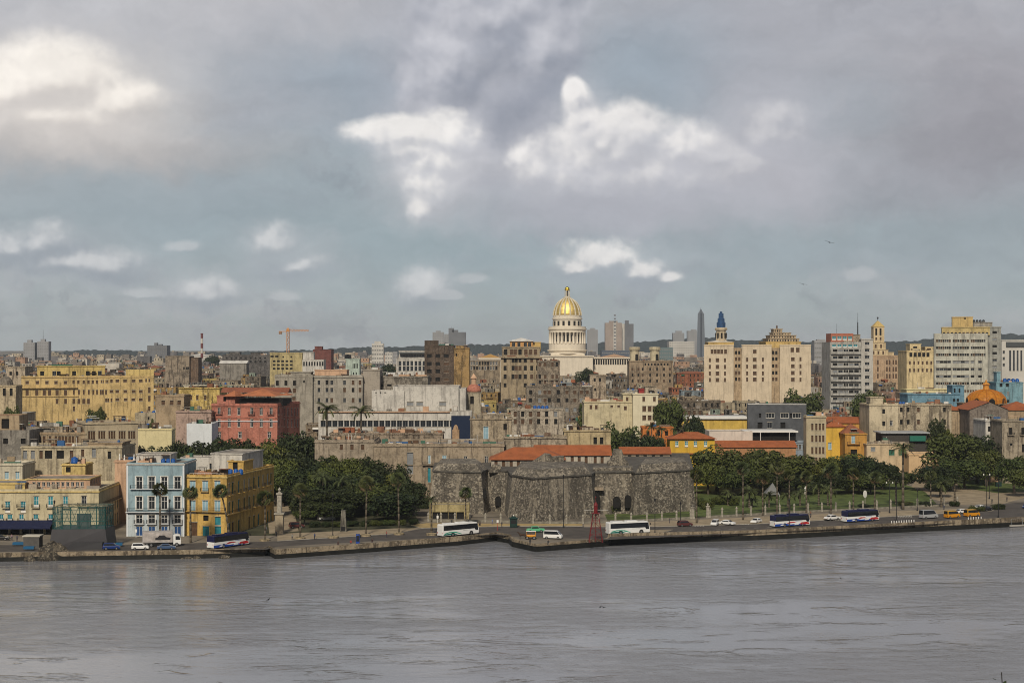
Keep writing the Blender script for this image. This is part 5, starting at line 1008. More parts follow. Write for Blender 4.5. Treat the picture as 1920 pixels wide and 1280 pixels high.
for ids,back in(((0,1,2),[(900,505),(818,505)]),((4,5,6),[(1106,492),(968,492)]),((9,10),[(1293,512),(1200,505)])):
    pp=[FP[i] for i in ids]+pv(back); m=MB(); m.prism(lc(off(pp,.05)),12.854,15.0,FS,top=lc(off(pp,-1.9))); m.build('parapet',fo)
m=MB(); a_=pv([(1112,478.2),(1186,480),(1186,486),(1112,484)]); m.prism(lc(a_),12.854,13.9,FS); m.build('parapet',fo)
DOORV=[(1117.5,475.3,2.2,6.0,1.0),(1156,476.5,2.2,3.4,2.0),(1177,477,2.0,3.8,2.0),(907,478.8,1.6,3.0,4.5),(934,484,1.8,3.0,1.8)]
for p,y,w,hh,z in DOORV:
    m=MB(); k=w/2; a=[(-k,z),(k,z),(k,z+hh*.75),(k*.6,z+hh*.93),(0,z+hh),(-k*.6,z+hh*.93),(-k,z+hh*.75)]; m.ext(a,-1.9,1.0,VOID); m.build('embrasure',fo,(X(p,y)-ox,y-oy,0))  # solid near-black prisms stand in for the shade inside the openings
m=MB(); m.box(-2.2,-2.2,7.4,2.2,1,8.3,STONE); m.build('door_lintel',fo,(X(1117.5,475)-ox,475.6-oy,0))
LM.append((812,1298,868,470,960,90,'fort'))
FG=13.5
h=Bld('fort_house','whitewashed fort house with five dark windows under the left orange tiled roof',921,999,861,498,D=12,m=wall((.40,.36,.30),.4),vb=884,par=.1,cornice=False,base=FG-2); h.px([930,944,958.5,972,986],869.5,1.0,2.1,'brown'); hiproof(h,0,0,h.W+10,14,h.H-.1,3.6,TILE,o=.7); done(h)
h=Bld('fort_house','whitewashed fort house with dark windows under the long right orange tiled roof',1056,1144,853,512,D=10,m=wall((.46,.42,.35),.35),vb=874,par=.1,cornice=False,base=FG-2); h.px([1062],863,1.6,3,'brown'); h.px([1073,1086,1099,1116,1129],862.5,1.0,2.3,'brown'); hiproof(h,-9,0,h.W,12,h.H-.1,3.1,TILE,o=.6,gable=True); done(h)
m=MB(); w=9.6; m.ext([(-1.5,-4),(w,-4),(w,3.6),(w*.62,3.4),(w*.55,4.2),(w*.38,4.4),(0,2.0),(-1.5,1.0)],0,4.5,FS); m.build('stone_gable',fo,(X(1000,489)-ox,489-oy,13))
m=MB(); m.ext([(-1,-3),(7,-3),(5.5,1.2),(4.4,2.0),(3.6,4.9),(1.1,5.1),(.4,1.8),(-1,1.0)],0,4,FS); m.build('stone_buttress',fo,(X(1145,500)-ox,500-oy,13))
m=MB()
fr=random.Random(5)
for i in range(7):
    p=[930,1010,1045,1085,1215,1245,1275][i]; x=X(p,500); s_=fr.uniform(1.2,2.6); m.ext([(-s_,0),(s_,0),(s_*.7,1.4),(-s_*.4,1.7)],0,3,FS); 
    m2=MB(); m2.ext([(-s_,-1),(s_,-1),(s_*.7,1.2),(-s_*.4,1.5)],0,3,FS); m2.build('merlon',fo,(x-ox,484+(p>1150)*6-oy,12.9))
h=Bld('ticket_house','low yellow building with a flat canopy and dark openings left of the fort',805,880,945,462,D=6,m=wall((.40,.33,.17),.5),vb=976,par=.3,cornice=False); 
for p in(818,833,848,863): h.px([p],967,2.2,2.4,'void')
done(h)
# ================= the crowded old town, one house after another
ROOFS=[CONC,CONC,RUST,ROOFW,CONC,TILED]
PAL=[('grey',wall((0.178,0.168,0.146),.8)),('brown grey',wall((0.178,0.146,0.110),.9)),('beige',wall((0.307,0.250,0.178),.7)),('cream',wall((0.392,0.335,0.236),.6)),('tan',wall((0.257,0.200,0.136),.8)),('ochre',wall((0.357,0.236,0.093),.6)),('off white',wall((0.414,0.392,0.350),.5)),('dark brown',wall((0.107,0.082,0.061),.8)),('rose',wall((0.321,0.207,0.157),.6)),('pale blue',wall((0.243,0.299,0.335),.5)),('soot grey',wall((0.107,0.100,0.093),.9)),('yellow',wall((0.414,0.321,0.121),.5)),('terracotta',wall((0.285,0.107,0.057),.6)),('mint green',wall((0.236,0.285,0.236),.6))]
WT=[5,7,7,6,6,2.5,3.5,3,2,1,3,1.8,1.2,.8]
fr=random.Random(11)
hor=[2000.0]*2400    # lowest visible row so far per column (offset 200)
def cover(p0,p1,top):
    for p in range(max(-200,int(p0)),min(2199,int(p1)+1)): hor[p+200]=min(hor[p+200],top)
def minY(p):
    for a,y in((250,500),(330,545),(600,600),(900,560),(960,560),(1310,600),(1500,665),(1640,680),(1720,690),(9999,650)):
        if p<a: return y
lms=sorted(LM,key=lambda l:l[3]); li=0
NF=0; Y=500.0; MAXF=300
while Y<2300 and NF<MAXF:
    while li<len(lms) and lms[li][3]<=Y: cover(lms[li][0],lms[li][1],lms[li][2]); li+=1
    dep=fr.uniform(11,15)*(1+Y/4000); px=-40+fr.uniform(-20,10)
    while px<1960 and NF<MAXF:
        wm_m=fr.choice([8,10,11,13,15,18,22])*(1+max(0,Y-900)/2500); wp=wm_m*F/Y; p0,p1=px,px+wp; px=p1+(fr.choice([0,0,0,0,.6,5])*F/Y*.5)
        if Y<max(minY(p0),minY(p1)): continue
        y=Y+fr.uniform(-4,4)
        clash=False; lim=0
        for l in LM:
            if l[1]>p0+1 and l[0]<p1-1:
                if l[3]-1<y+dep and y<l[3]+l[5]+1: clash=True
                if l[3]>=y+dep-1: lim=max(lim,l[4]-1.5)
        if clash: continue
        g=gz(y); hh=fr.choice([7,9,10,11,12,13,14,16,18])+(fr.random()<.1)*4
        top=HY+(CZ-g-hh)*F/y; top=max(top,lim)
        Hm=CZ-(top-HY)*y/F-g
        if Hm<5: continue
        vis=[p for p in range(max(0,int(p0)),min(1919,int(p1))) if hor[p+200]>top+2.0]
        if len(vis)<5: continue
        vb=max(hor[p+200] for p in vis)
        ci=fr.choices(range(len(PAL)),WT)[0]; cn,cmat=PAL[ci]
        tl=fr.random()<(.09 if Y<800 else .03)
        h=Bld('town_house',None,p0,p1,top,y,y+fr.uniform(-1.5,1.5),D=dep-.6,m=cmat,vb=min(vb,1000),par=.1 if tl else fr.choice([.3,.5,.8,1.1]),roof=fr.choice(ROOFS),cornice=(not tl) and fr.random()<.6,cat='house',nolm=True,group='old town houses')
        feat=''
        n=max(2,int(h.W/fr.uniform(2.2,3.4))); ww=fr.choice([.8,.9,1.0,1.2]); wh=fr.choice([1.5,1.9,2.2,2.5]); st=[fr.choice(['void','brown','void','dark']),fr.choice(['brown','grey','void'])]
        z=h.H-fr.uniform(2.9,3.6); side='R' if (p0+p1)/2<900 else ('L' if (p0+p1)/2>1020 else None)
        while z>.2 and HY+(CZ-g-z-wh)*F/y<vb:
            for i in range(n):
                if fr.random()<.12: continue
                xx=h.W*(i+.5)/n; pp=p0+(p1-p0)*(i+.5)/n; k=int(min(2199,max(0,pp+200)))
                if hor[k]>HY+(CZ-g-z-wh*.6)*F/y+.5: h.win('F',xx-ww/2,z,ww,wh,fr.choice(st))
            if side and fr.random()<.5:
                for i in range(2): h.win(side,h.D*(i+.5)/3,z,ww,wh,fr.choice(st))
            z-=fr.uniform(3.5,4.2)
        if fr.random()<.22:
            zc=h.H-fr.uniform(1.0,1.4); x2=fr.uniform(.3,h.W*.5); am=fr.choice([mat('awning_green',(.03,.12,.07),.8),mat('awning_blue',(.03,.08,.22),.8),mat('awning_white',(.6,.58,.54),.8),mat('awning_red',(.25,.04,.03),.8)])
            c=MB(); c.poly([(x2,-.01,zc),(x2+2.6,-.01,zc),(x2+2.6,-1.1,zc-.7),(x2,-1.1,zc-.7)],am); c.poly([(x2,-1.1,zc-.7),(x2+2.6,-1.1,zc-.7),(x2+2.6,-1.1,zc-.9),(x2,-1.1,zc-.9)],am); c.build('awning',h.root)
        if fr.random()<.5:
            zc=h.H-fr.uniform(3.9,4.6)
            for _ in range(2):
                if zc>1 and HY+(CZ-g-zc)*F/y<vb: c=MB(); c.box(-.1,-.18,zc,h.W+.1,-.004,zc+.25,cmat); c.build('ledge',h.root)
                zc-=fr.uniform(3.6,4.2)
        if fr.random()<.30 and not tl:
            c=MB(); k=fr.uniform(.1,.5); zc=h.H-3.9; n2=max(1,int(h.W/4)); 
            if zc>1 and HY+(CZ-g-zc)*F/y<vb: balcony(h,h.W*k,zc,min(4.5,h.W*.45),.8,h=.95,m=fr.choice([IRON,cmat]))
        if tl: hiproof(h,0,0,h.W,h.D,h.H-.1,fr.uniform(1.6,2.6),fr.choice([TILE,TILED,TILED]),gable=fr.random()<.5); feat='with a tiled roof'
        else:
            r_=fr.random()
            if r_<.5 and h.W>7:
                w2=fr.uniform(2.5,min(6,h.W*.6)); x2=fr.uniform(.5,h.W-w2-.5); h2=fr.uniform(2.0,3.0); lim2=(CZ-(max(lim,HY+8)-HY)*y/F-g)
                m2=cmat if fr.random()<.5 else fr.choice(PAL)[1]
                bb=h.block(x2,fr.uniform(1,4),w2,4,h.H-1.2,h.H+h2,m=m2,name='stair_hut',par=.1,cornice=False,roof=fr.choice(ROOFS)); h.win('F',w2*.3,h.H-.2 if False else h.H+.0,.9,1.8,'void',b=len(h.bl)-1); feat='with a roof hut'
            else: feat='with a bare roof'
            for _ in range(fr.choice([0,1,2,3])):
                x2=fr.uniform(.8,h.W-.8); c=MB(); hz_=fr.uniform(2,4.5); c.tube((0,0,0),(0,0,hz_),.06,.05,IRON,4); c.box(-.7,-.03,hz_-.3,.7,.03,hz_-.25,IRON); c.box(-.5,-.03,hz_-.8,.5,.03,hz_-.75,IRON); c.build('antenna',h.root,(x2,fr.uniform(2,6),h.H-.9),fr.uniform(0,3))
            if fr.random()<.85:
                clutter(h,fr.choice([3,5,8,11]))
        done(h)
        if not tl and fr.random()<.30 and y<1150:
            nt=fr.choice([1,1,2,3]); bl=fr.random()<.8
            for i in range(nt):
                lx=fr.uniform(.5,max(.6,h.W-1.8*nt))+i*1.6; pr=h.root.location
                tank(pr.x+lx*math.cos(h.rz)-1.6*math.sin(h.rz),pr.y+1.6+lx*math.sin(h.rz),pr.z+h.H-h.bl[0].par,('blue' if bl else 'black')+' tank on '+cn+' old town house',TANKB if bl else TANKK,'round',fr.uniform(.85,1.15))
            feat='with '+('blue' if bl else 'black')+' roof tanks'
        PEND.append((h.root,('|',cn,feat),(p0+p1)/2,y)); cover(p0,p1,top); NF+=1
    Y+=dep+fr.choice([2,3,5])+ (Y-500)*.004
# the far sea of roofs, too many and too small to tell apart
fb=MB(); fm=[mat('far_house_%d'%i,c,.95,vary=.4,vscale=.06) for i,c in enumerate(((.30,.27,.23),(.42,.36,.27),(.20,.175,.15),(.50,.46,.40),(.15,.14,.14),(.38,.24,.16)))]
y=1560
while y<4300:
    px=-60+fr.uniform(-20,0)
    while px<1980:
        w=fr.uniform(9,26); wp=w*F/y; hh=fr.uniform(5,13)+(fr.random()<.06)*10; x0=X(px,y); k=fr.choice(fm); yy=y+fr.uniform(-12,12)
        if not any(l[0]<px+wp and l[1]>px and abs(l[3]-yy)<60 for l in LM if l[3]>1500):
            fb.box(x0,yy,gz(yy)-1,x0+w,yy+fr.uniform(10,18),gz(yy)+hh,k)
            if fr.random()<.5:
                for q_ in range(3): fb.box(x0+w*(.15+q_*.3),yy-.1,gz(yy)+hh-3,x0+w*(.15+q_*.3)+1.6,yy+.2,gz(yy)+hh-1.2,VOID)
            if fr.random()<.4: a=fr.uniform(0,.6)*w; fb.box(x0+a,yy+2,gz(yy)+hh-.1,x0+a+w*.3,yy+7,gz(yy)+hh+3,fr.choice(fm))
        px+=wp+fr.choice([0,0,.5,1.5])*6*F/y
    y+=38+ (y-1500)*.012
o=fb.build('distant_houses'); tag(o,'distant low houses merging into a grey brown carpet below the hills','houses',kind='stuff')
# ================= trees
LD=leafmat('dark_leaves',(.006,.012,.005),(.037,.055,.016)); LG=leafmat('mid_leaves',(.012,.023,.007),(.080,.108,.026)); LY=leafmat('olive_leaves',(.028,.042,.010),(.12,.145,.03)); PALM=leafmat('palm_leaves',(.022,.036,.014),(.085,.11,.04)); DRY=mat('dry_fronds',(.16,.11,.06),.9,vary=.3)
BARK=mat('tree_bark',(.10,.08,.06),.95,vary=.4,vscale=2); PBARK=mat('palm_bark',(.115,.095,.07),.95,vary=.35,vscale=3)
def crown(seed,lm,n=40,leaf=.058,flat=.75,per=135):
    r=random.Random(seed); m=MB(); cs=[]
    for i in range(n):
        a=r.uniform(0,6.283); rr=r.random()**.5*.78; z=r.uniform(-.55,.75)*(1-rr*.55); cs.append((rr*math.cos(a),rr*math.sin(a),z,r.uniform(.20,.36)))
    for cx,cy,cz,cr in cs:
        for k in range(per):
            d=Vector((r.gauss(0,1),r.gauss(0,1),r.gauss(0,1)+.25)).normalized(); p=Vector((cx,cy,cz*flat))+d*cr*r.uniform(.72,1.06)
            nrm=(d+Vector((r.gauss(0,.5),r.gauss(0,.5),r.gauss(0,.5)+.3))).normalized(); t=nrm.orthogonal().normalized(); b_=nrm.cross(t); a=r.uniform(0,3.14); u_=(t*math.cos(a)+b_*math.sin(a)); v_=nrm.cross(u_); s=leaf*r.uniform(.6,1.3)
            m.poly([p-u_*s-v_*s*.3,p+v_*s*-.62,p+u_*s-v_*s*.1,p+v_*s*.62],lm)
    return m.mesh('crown')
CRN={}
for nm,lm in(('dark',LD),('mid',LG),('olive',LY)): CRN[nm]=[crown(20+i*7+len(nm),lm,flat=(.85,.65,.75)[i]) for i in range(3)]
LAY=crown(77,LG,n=26,flat=.5)
def trunkmesh(seed):
    r=random.Random(seed); m=MB(); m.tube((0,0,-.3),(.02,.01,.45),.055,.042,BARK,8)
    for i in range(6): a=6.28*i/6+r.uniform(-.3,.3); q_=.42*r.uniform(.7,1.2); m.tube((.02,.01,r.uniform(.34,.46)),(q_*math.cos(a)*.8,q_*math.sin(a)*.8,r.uniform(.72,.95)),.030,.010,BARK,6)
    return m.mesh('trunk',True)
TRK=[trunkmesh(i) for i in range(3)]
TKIND={'dark':'dark green','mid':'leafy green','olive':'olive green'}
tr=random.Random(23)
def tree(px,Y,top,wpx,kind='dark',where='',crownfrac=.90,label=None,group='park trees',name='tree',lay=False):
    g=gz(Y); H=Z(top,Y)-g; w=wpx*Y/F/2
    o=thing(name,None,'tree',(X(px,Y),Y,g),tr.uniform(0,6.28),group)
    i=tr.randrange(3); ch=H*crownfrac/2
    c=put('crown',LAY if lay else CRN[kind][i],o,(0,0,H-ch*.98)); c.scale=(w*1.02,w*1.02,ch*1.12)
    t=put('trunk',TRK[i],o,(0,0,0)); t.scale=(max(4.5,H*.75),max(4.5,H*.75),H*.95*(1-crownfrac*.25))
    pend(o,label or '%s tree %s'%(TKIND[kind],where),px,Y); return o
L1='in the dense park behind the yellow corner house'; L2='at the waterfront edge of the park'; R1='on the lawn right of the fort'; R2='by the side street at the right'
for a in ((275,522,828,60),(300,518,832,60),(325,522,818,72),(350,515,830,60),(372,540,814,80),(420,540,806,85),(466,535,812,85),(512,530,810,90),(556,535,800,95),(602,540,812,85),(645,535,828,80),(690,532,826,56)): tree(*a,tr.choice(['dark','dark','mid']),L1)
for a in ((492,515,836,85),(545,512,832,100),(592,512,845,95),(642,512,846,95),(690,510,850,70),(530,498,862,85),(575,495,868,95),(625,492,872,95),(672,492,872,80),(726,488,856,85),(705,500,868,60)): tree(*a,tr.choice(['dark','mid','dark']),L1)
tree(520,500,848,80,'olive',L1); tree(600,490,868,70,'olive',L1); tree(655,505,850,60,'olive',L1); tree(740,480,880,60,'olive',L2); tree(500,520,822,75,'olive',L1); tree(535,505,850,55,'olive',L1); tree(470,525,830,60,'mid',L1)
for a in ((600,462,912,110),(655,468,905,105),(742,455,918,112),(708,470,898,100),(690,478,890,90),(765,468,890,80),(560,475,900,80),(630,458,938,80),(585,470,930,80),(725,482,880,100),(640,480,885,110)): tree(*a,tr.choice(['dark','dark','mid']),L2,crownfrac=.97)
tree(571,446,950,46,'mid','',label='small layered tree with flat tiers beside the gate pillar',lay=True,crownfrac=.85)
for a in ((1345,552,826,108),(1400,545,850,78),(1462,548,836,138),(1425,565,832,92),(1512,548,868,66),(1375,535,872,84),(1328,540,865,64),(1492,538,880,84),(1440,534,880,70)): tree(*a,tr.choice(['dark','mid','mid','olive']),R1)
for a in ((1560,560,850,80),(1612,555,848,90),(1655,558,860,84),(1587,572,845,98),(1692,560,880,54),(1632,540,882,74),(1560,540,885,66),(1600,545,890,80)): tree(*a,tr.choice(['dark','mid','olive']),'between the lawn and the orange houses')
for a in ((1780,580,800,118),(1832,585,808,90),(1758,552,868,92),(1808,560,852,98),(1850,572,832,66),(1902,545,848,80),(1925,530,868,64),(1762,530,892,62)): tree(*a,tr.choice(['mid','dark','mid']),R2)
tree(1757,625,770,46,'dark','',label='single dark tree against the stained cream block'); tree(1775,610,795,36,'olive',R2)
tree(1160,575,778,80,'mid','',label='broad green tree in front of the cream block and its four windows',crownfrac=.9); tree(1190,570,800,70,'dark','among the houses behind the fort'); tree(1225,575,806,60,'dark','among the houses behind the fort'); tree(1285,585,795,60,'mid','among the houses behind the fort')
tree(1260,640,732,76,'mid','',label='large green tree right of the taller cream block',crownfrac=.85); tree(1300,630,765,50,'dark','among the houses behind the fort'); tree(1102,700,742,44,'mid','among the houses behind the fort')
tree(1502,820,718,80,'mid','',label='wide low green tree below the three bay beige block'); tree(1628,810,722,66,'mid','',label='wide green tree at the foot of the balcony tower')
tree(1095,1200,684,40,'dark','',label='distant dark tree beside the domed capitol'); tree(395,1900,663,36,'dark','',label='dark tree behind the striped chimney'); tree(765,1700,655,26,'dark','',label='dark tree cluster on the ridge above the white hotel',group='far trees'); tree(735,1300,676,46,'dark','',label='dark tree left of the white hotel',group='far trees'); tree(180,760,755,40,'mid','',label='green tree in front of the huge yellow range'); tree(20,640,745,36,'mid','',label='green tree among roofs at the far left edge'); tree(290,600,775,30,'mid','',label='small green tree right of the huge yellow range')
# hedges, bushes
def bush(px,Y,w,hh,kind,label,name='bush'):
    g=gz(Y); o=put(name,CRN[kind][tr.randrange(3)],None,(X(px,Y),Y,g+hh*.35),tr.uniform(0,6)); o.scale=(w/2,w/2*.8,hh*.72); tag(o,None,'bush','park bushes'); pend(o,label,px,Y)
for px,Y,w in((590,441,4.5),(612,441,4),(632,441,4.5),(662,443,5),(684,443,4),(702,444,5),(728,445,5),(752,446,4),(775,448,4)): bush(px,Y,w,2.0,tr.choice(['mid','dark']),'clipped bush along the park kerb beside the road')
for px,Y,w in((1150,478,6),(1172,480,7),(1196,481,6),(1218,482,6),(1310,500,6),(1350,505,7),(1375,503,6),(1325,490,5)): bush(px,Y,w,3.4,'mid','rounded bush on the lawn at the foot of the fort')
for px,Y,w in((1620,492,5),(1700,500,6),(1735,500,5),(1830,485,6),(1870,490,5),(1790,500,5)): bush(px,Y,w,2.0,tr.choice(['mid','dark']),'low bush on the verge at the right')
for px in range(1322,1402,9): bush(px,578,5,3.6,'dark','clipped dark hedge plant below the long yellow hall','hedge_plant')
for px in(795,815,790): bush(px,492,4,4,'dark','dark shrub between the palace and the fort')
# palms
def frond(m,az,L,lift,droop,w,mt,n=7,tw=0):
    d=Vector((math.cos(az),math.sin(az),0)); s=Vector((-d.y,d.x,0)); p=Vector((0,0,0)); ang=lift; pts=[]
    for i in range(n+1): pts.append(p.copy()); p=p+(d*math.cos(ang)+Vector((0,0,1))*math.sin(ang))*(L/n); ang-=droop/n
    for i in range(n):
        a,b_=pts[i],pts[i+1]; k=(i+.5)/n; ww=w*(math.sin(math.pi*min(1,k*.85+.12)))
        for sg in(-1,1):
            for j in range(3):
                q0=a.lerp(b_,j/3); q1=a.lerp(b_,(j+.62)/3); tip=(q0+q1)/2+s*sg*ww+(b_-a).normalized()*ww*.45-Vector((0,0,ww*.45)); m.poly([q0,q1,tip],mt)
    for i in range(n): m.poly([pts[i]+s*.05,pts[i+1]+s*.04,pts[i+1]-s*.04,pts[i]-s*.05],mt)
def feather(seed,n=18):
    r=random.Random(seed); m=MB()
    for i in range(n): frond(m,6.28*i/n*2.4+r.uniform(-.2,.2),1*r.uniform(.85,1.1),r.uniform(-.2,1.25),r.uniform(1.3,2.1),.24,PALM)
    return m.mesh('crown')
def fan(seed,n=52):
    r=random.Random(seed); m=MB()
    for i in range(n):
        az=r.uniform(0,6.28); e=r.uniform(-.9,1.35); d=Vector((math.cos(az)*math.cos(e),math.sin(az)*math.cos(e),math.sin(e))); s=d.orthogonal().normalized(); t=d.cross(s); c=d*.45; mt=PALM if e>-.55 else DRY
        m.poly([Vector((0,0,0)),c+s*.015,c-s*.015],mt)
        for k in range(9): a=(k-4)*.30; dd=d*math.cos(a)+s*math.sin(a); pp=s*math.cos(a)-d*math.sin(a); m.poly([c,c+dd*.3+pp*.05,c+dd*.58*r.uniform(.8,1.05)-Vector((0,0,.06)),c+dd*.3-pp*.05],mt)
    return m.mesh('crown')
FEA=[feather(i) for i in range(3)]; FAN=[fan(i) for i in range(3)]
def palm(px,by,cy,rad,kind,label,lean=0.0,Y=None,group='palms',girth=.24):
    Y=Y or GY(by); g=gz(Y); H=Z(cy,Y)-g; o=thing('palm_tree',None,'palm',(X(px,Y),Y,g),0,group); m=MB(); n=8; lx=lean*Y/F
    pt=lambda k:(lx*k**1.6,0,-.2+(H+.2)*k)
    for i in range(n): m.tube(pt(i/n),pt((i+1)/n),girth*(1.25-.5*i/n),girth*(1.25-.5*(i+1)/n),PBARK,7)
    m.build('trunk',o,smooth=True); c=put('crown',tr.choice(FEA if kind=='feather' else FAN),o,(lx,0,H),tr.uniform(0,6)); k_=1.25 if kind=='fan' else 1.1; c.scale=(rad*k_,rad*k_,rad*k_)
    pend(o,label,px,Y); return o
for a in ((300,1013,918,1.9,0),(357.5,1017,924,1.9,-1),(430,1014,921,1.9,-16),(497,1012,934,2.1,0),(563,1008,919,1.9,0),(686,1003,906,2.0,2),(748,1000,898,1.9,-2),(873,986,924,1.7,0)): palm(a[0],a[1],a[2],a[3],'fan','tall fan palm on the waterfront pavement'+(' leaning left' if a[4]<-10 else ''),a[4])
palm(809,1001,937,2.2,'feather','ragged drooping palm beside the low yellow building')
for a in ((1306,981,888,1.8),(1393,975,877,1.8),(1457,968,877,2.0),(1558,965,882,2.2),(1480,962,890,1.6),(1430,966,896,1.9),(1512,961,893,1.8),(1600,956,888,1.9),(1640,955,895,1.8),(1745,949,892,1.9)): palm(a[0],a[1],a[2],a[3],'fan','tall thin fan palm rising over the fence beside the lawn')
palm(1693,955,842,4.6,'feather','tall royal palm with a big drooping crown near the white round sign',girth=.38)
for a in ((1246,482,938,3.2),(1272,484,940,3),(1405,482,922,3.6),(1442,484,930,3.4),(1477,485,930,3.2),(1500,488,925,3.8),(1535,490,912,4.2),(1552,488,918,3.4),(1410,486,938,2.6),(1365,490,925,3),(1765,485,908,3.6),(1790,488,905,3.4),(1680,492,900,3.4)): palm(a[0],0,a[2],a[3],'feather','young feather palm on the lawn behind the fence',Y=a[1]+12,girth=.3)
palm(613,0,768,5.6,'feather','left royal palm standing in front of the white podium building',Y=592,girth=.4); palm(677,0,772,5.4,'feather','right royal palm standing in front of the white podium building',Y=594,girth=.4)
for a in ((605,478,895,4),(640,474,903,3.8),(662,470,915,3.6),(600,482,890,3.4)): palm(a[0],0,a[2],a[3],'feather','date palm in the shady park beside the old gate',Y=a[1],girth=.3)
for a in ((1222,590,800,3.4),(1240,585,805,3),(1270,580,805,3)): palm(a[0],0,a[2],a[3],'feather','small palm in front of the bright orange house',Y=a[1],girth=.25)
# the shrub tip at the lower right, close to the photographer
o=thing('shrub','dark twiggy shrub tip poking into the lower right corner','shrub',(X(1932,9),9,46.85)); r=random.Random(4); m=MB(); tw=MB()
for i in range(46):
    a=r.uniform(0,6.28); e=r.uniform(.8,1.5); L=r.uniform(2.7,3.33); d=Vector((math.cos(a)*math.cos(e)*.13,math.sin(a)*math.cos(e)*.13,1)).normalized(); tw.tube((0,0,0),d*L,.012,.003,mat('dark_twig',(.02,.016,.012),.9),4)
    for k in range(26): q_=d*L*r.uniform(.72,1.0)+Vector((r.uniform(-.05,.05),r.uniform(-.05,.05),r.uniform(-.03,.03))); n_=Vector((r.gauss(0,1),r.gauss(0,1),r.gauss(0,1))).normalized(); t_2=n_.orthogonal().normalized()*.022; b_=n_.cross(t_2)*.5; m.poly([q_-t_2,q_+b_,q_+t_2,q_-b_],LD)
tw.build('stem',o); m.build('foliage',o)
# ================= vehicles
TYRE=mat('tyre_rubber',(.012,.012,.012),.85); RIM=mat('wheel_rim',(.45,.45,.46),.35,.8); CARG=mat('vehicle_glass',(.012,.014,.018),.06,0,.6); LAMP=mat('headlight',(.75,.75,.72),.1); TAIL=mat('tail_light',(.35,.01,.01),.3); DARKT=mat('dark_trim',(.02,.02,.022),.6)
def paint(k,c,r=.25): return mat('car_paint_'+k,c,r,0,.5)
PW=paint('white',(.75,.75,.74)); PBL=paint('blue',(.012,.035,.16)); PGREEN=paint('mint_green',(.10,.42,.22)); PRED=paint('red',(.42,.025,.025)); PNAV=paint('navy',(.010,.012,.055)); PORG=paint('orange',(.62,.26,.015)); PSIL=paint('silver',(.36,.37,.38)); PTEAL=paint('teal',(.02,.30,.20)); PROY=paint('royal',(.015,.06,.32)); PMAR=paint('maroon',(.10,.03,.03)); PYEL=paint('yellow',(.65,.36,.02)); PSTEEL=paint('steel_blue',(.05,.09,.18))
def wheel(root,x,y,r,w=.24):
    o=MB(); o.tube((0,-w/2,0),(0,w/2,0),r,r,TYRE,18); o=o.build('wheel',root,(x,y,r)); k=MB(); k.tube((0,-w/2-.012,0),(0,w/2+.012,0),r*.58,r*.58,RIM,12); k.build('rim',o)
def lamps(root,x,ys,z,m,name,w=.12,h_=.14,s=.3):
    for y in ys: b_=MB(); b_.box(x-.03,y-s/2,z-h_/2,x+.03,y+s/2,z+h_/2,m); b_.build(name,root)
def place(name,label,cat,px,py,dirpx,group=None,z=2.004):
    """wheels' middle at px,py on the road; heading towards the ground point dirpx"""
    x,y=G(px,py,z); x2,y2=G(*dirpx,z); return thing(name,label,cat,(x,y,z),math.atan2(y2-y,x2-x),group)
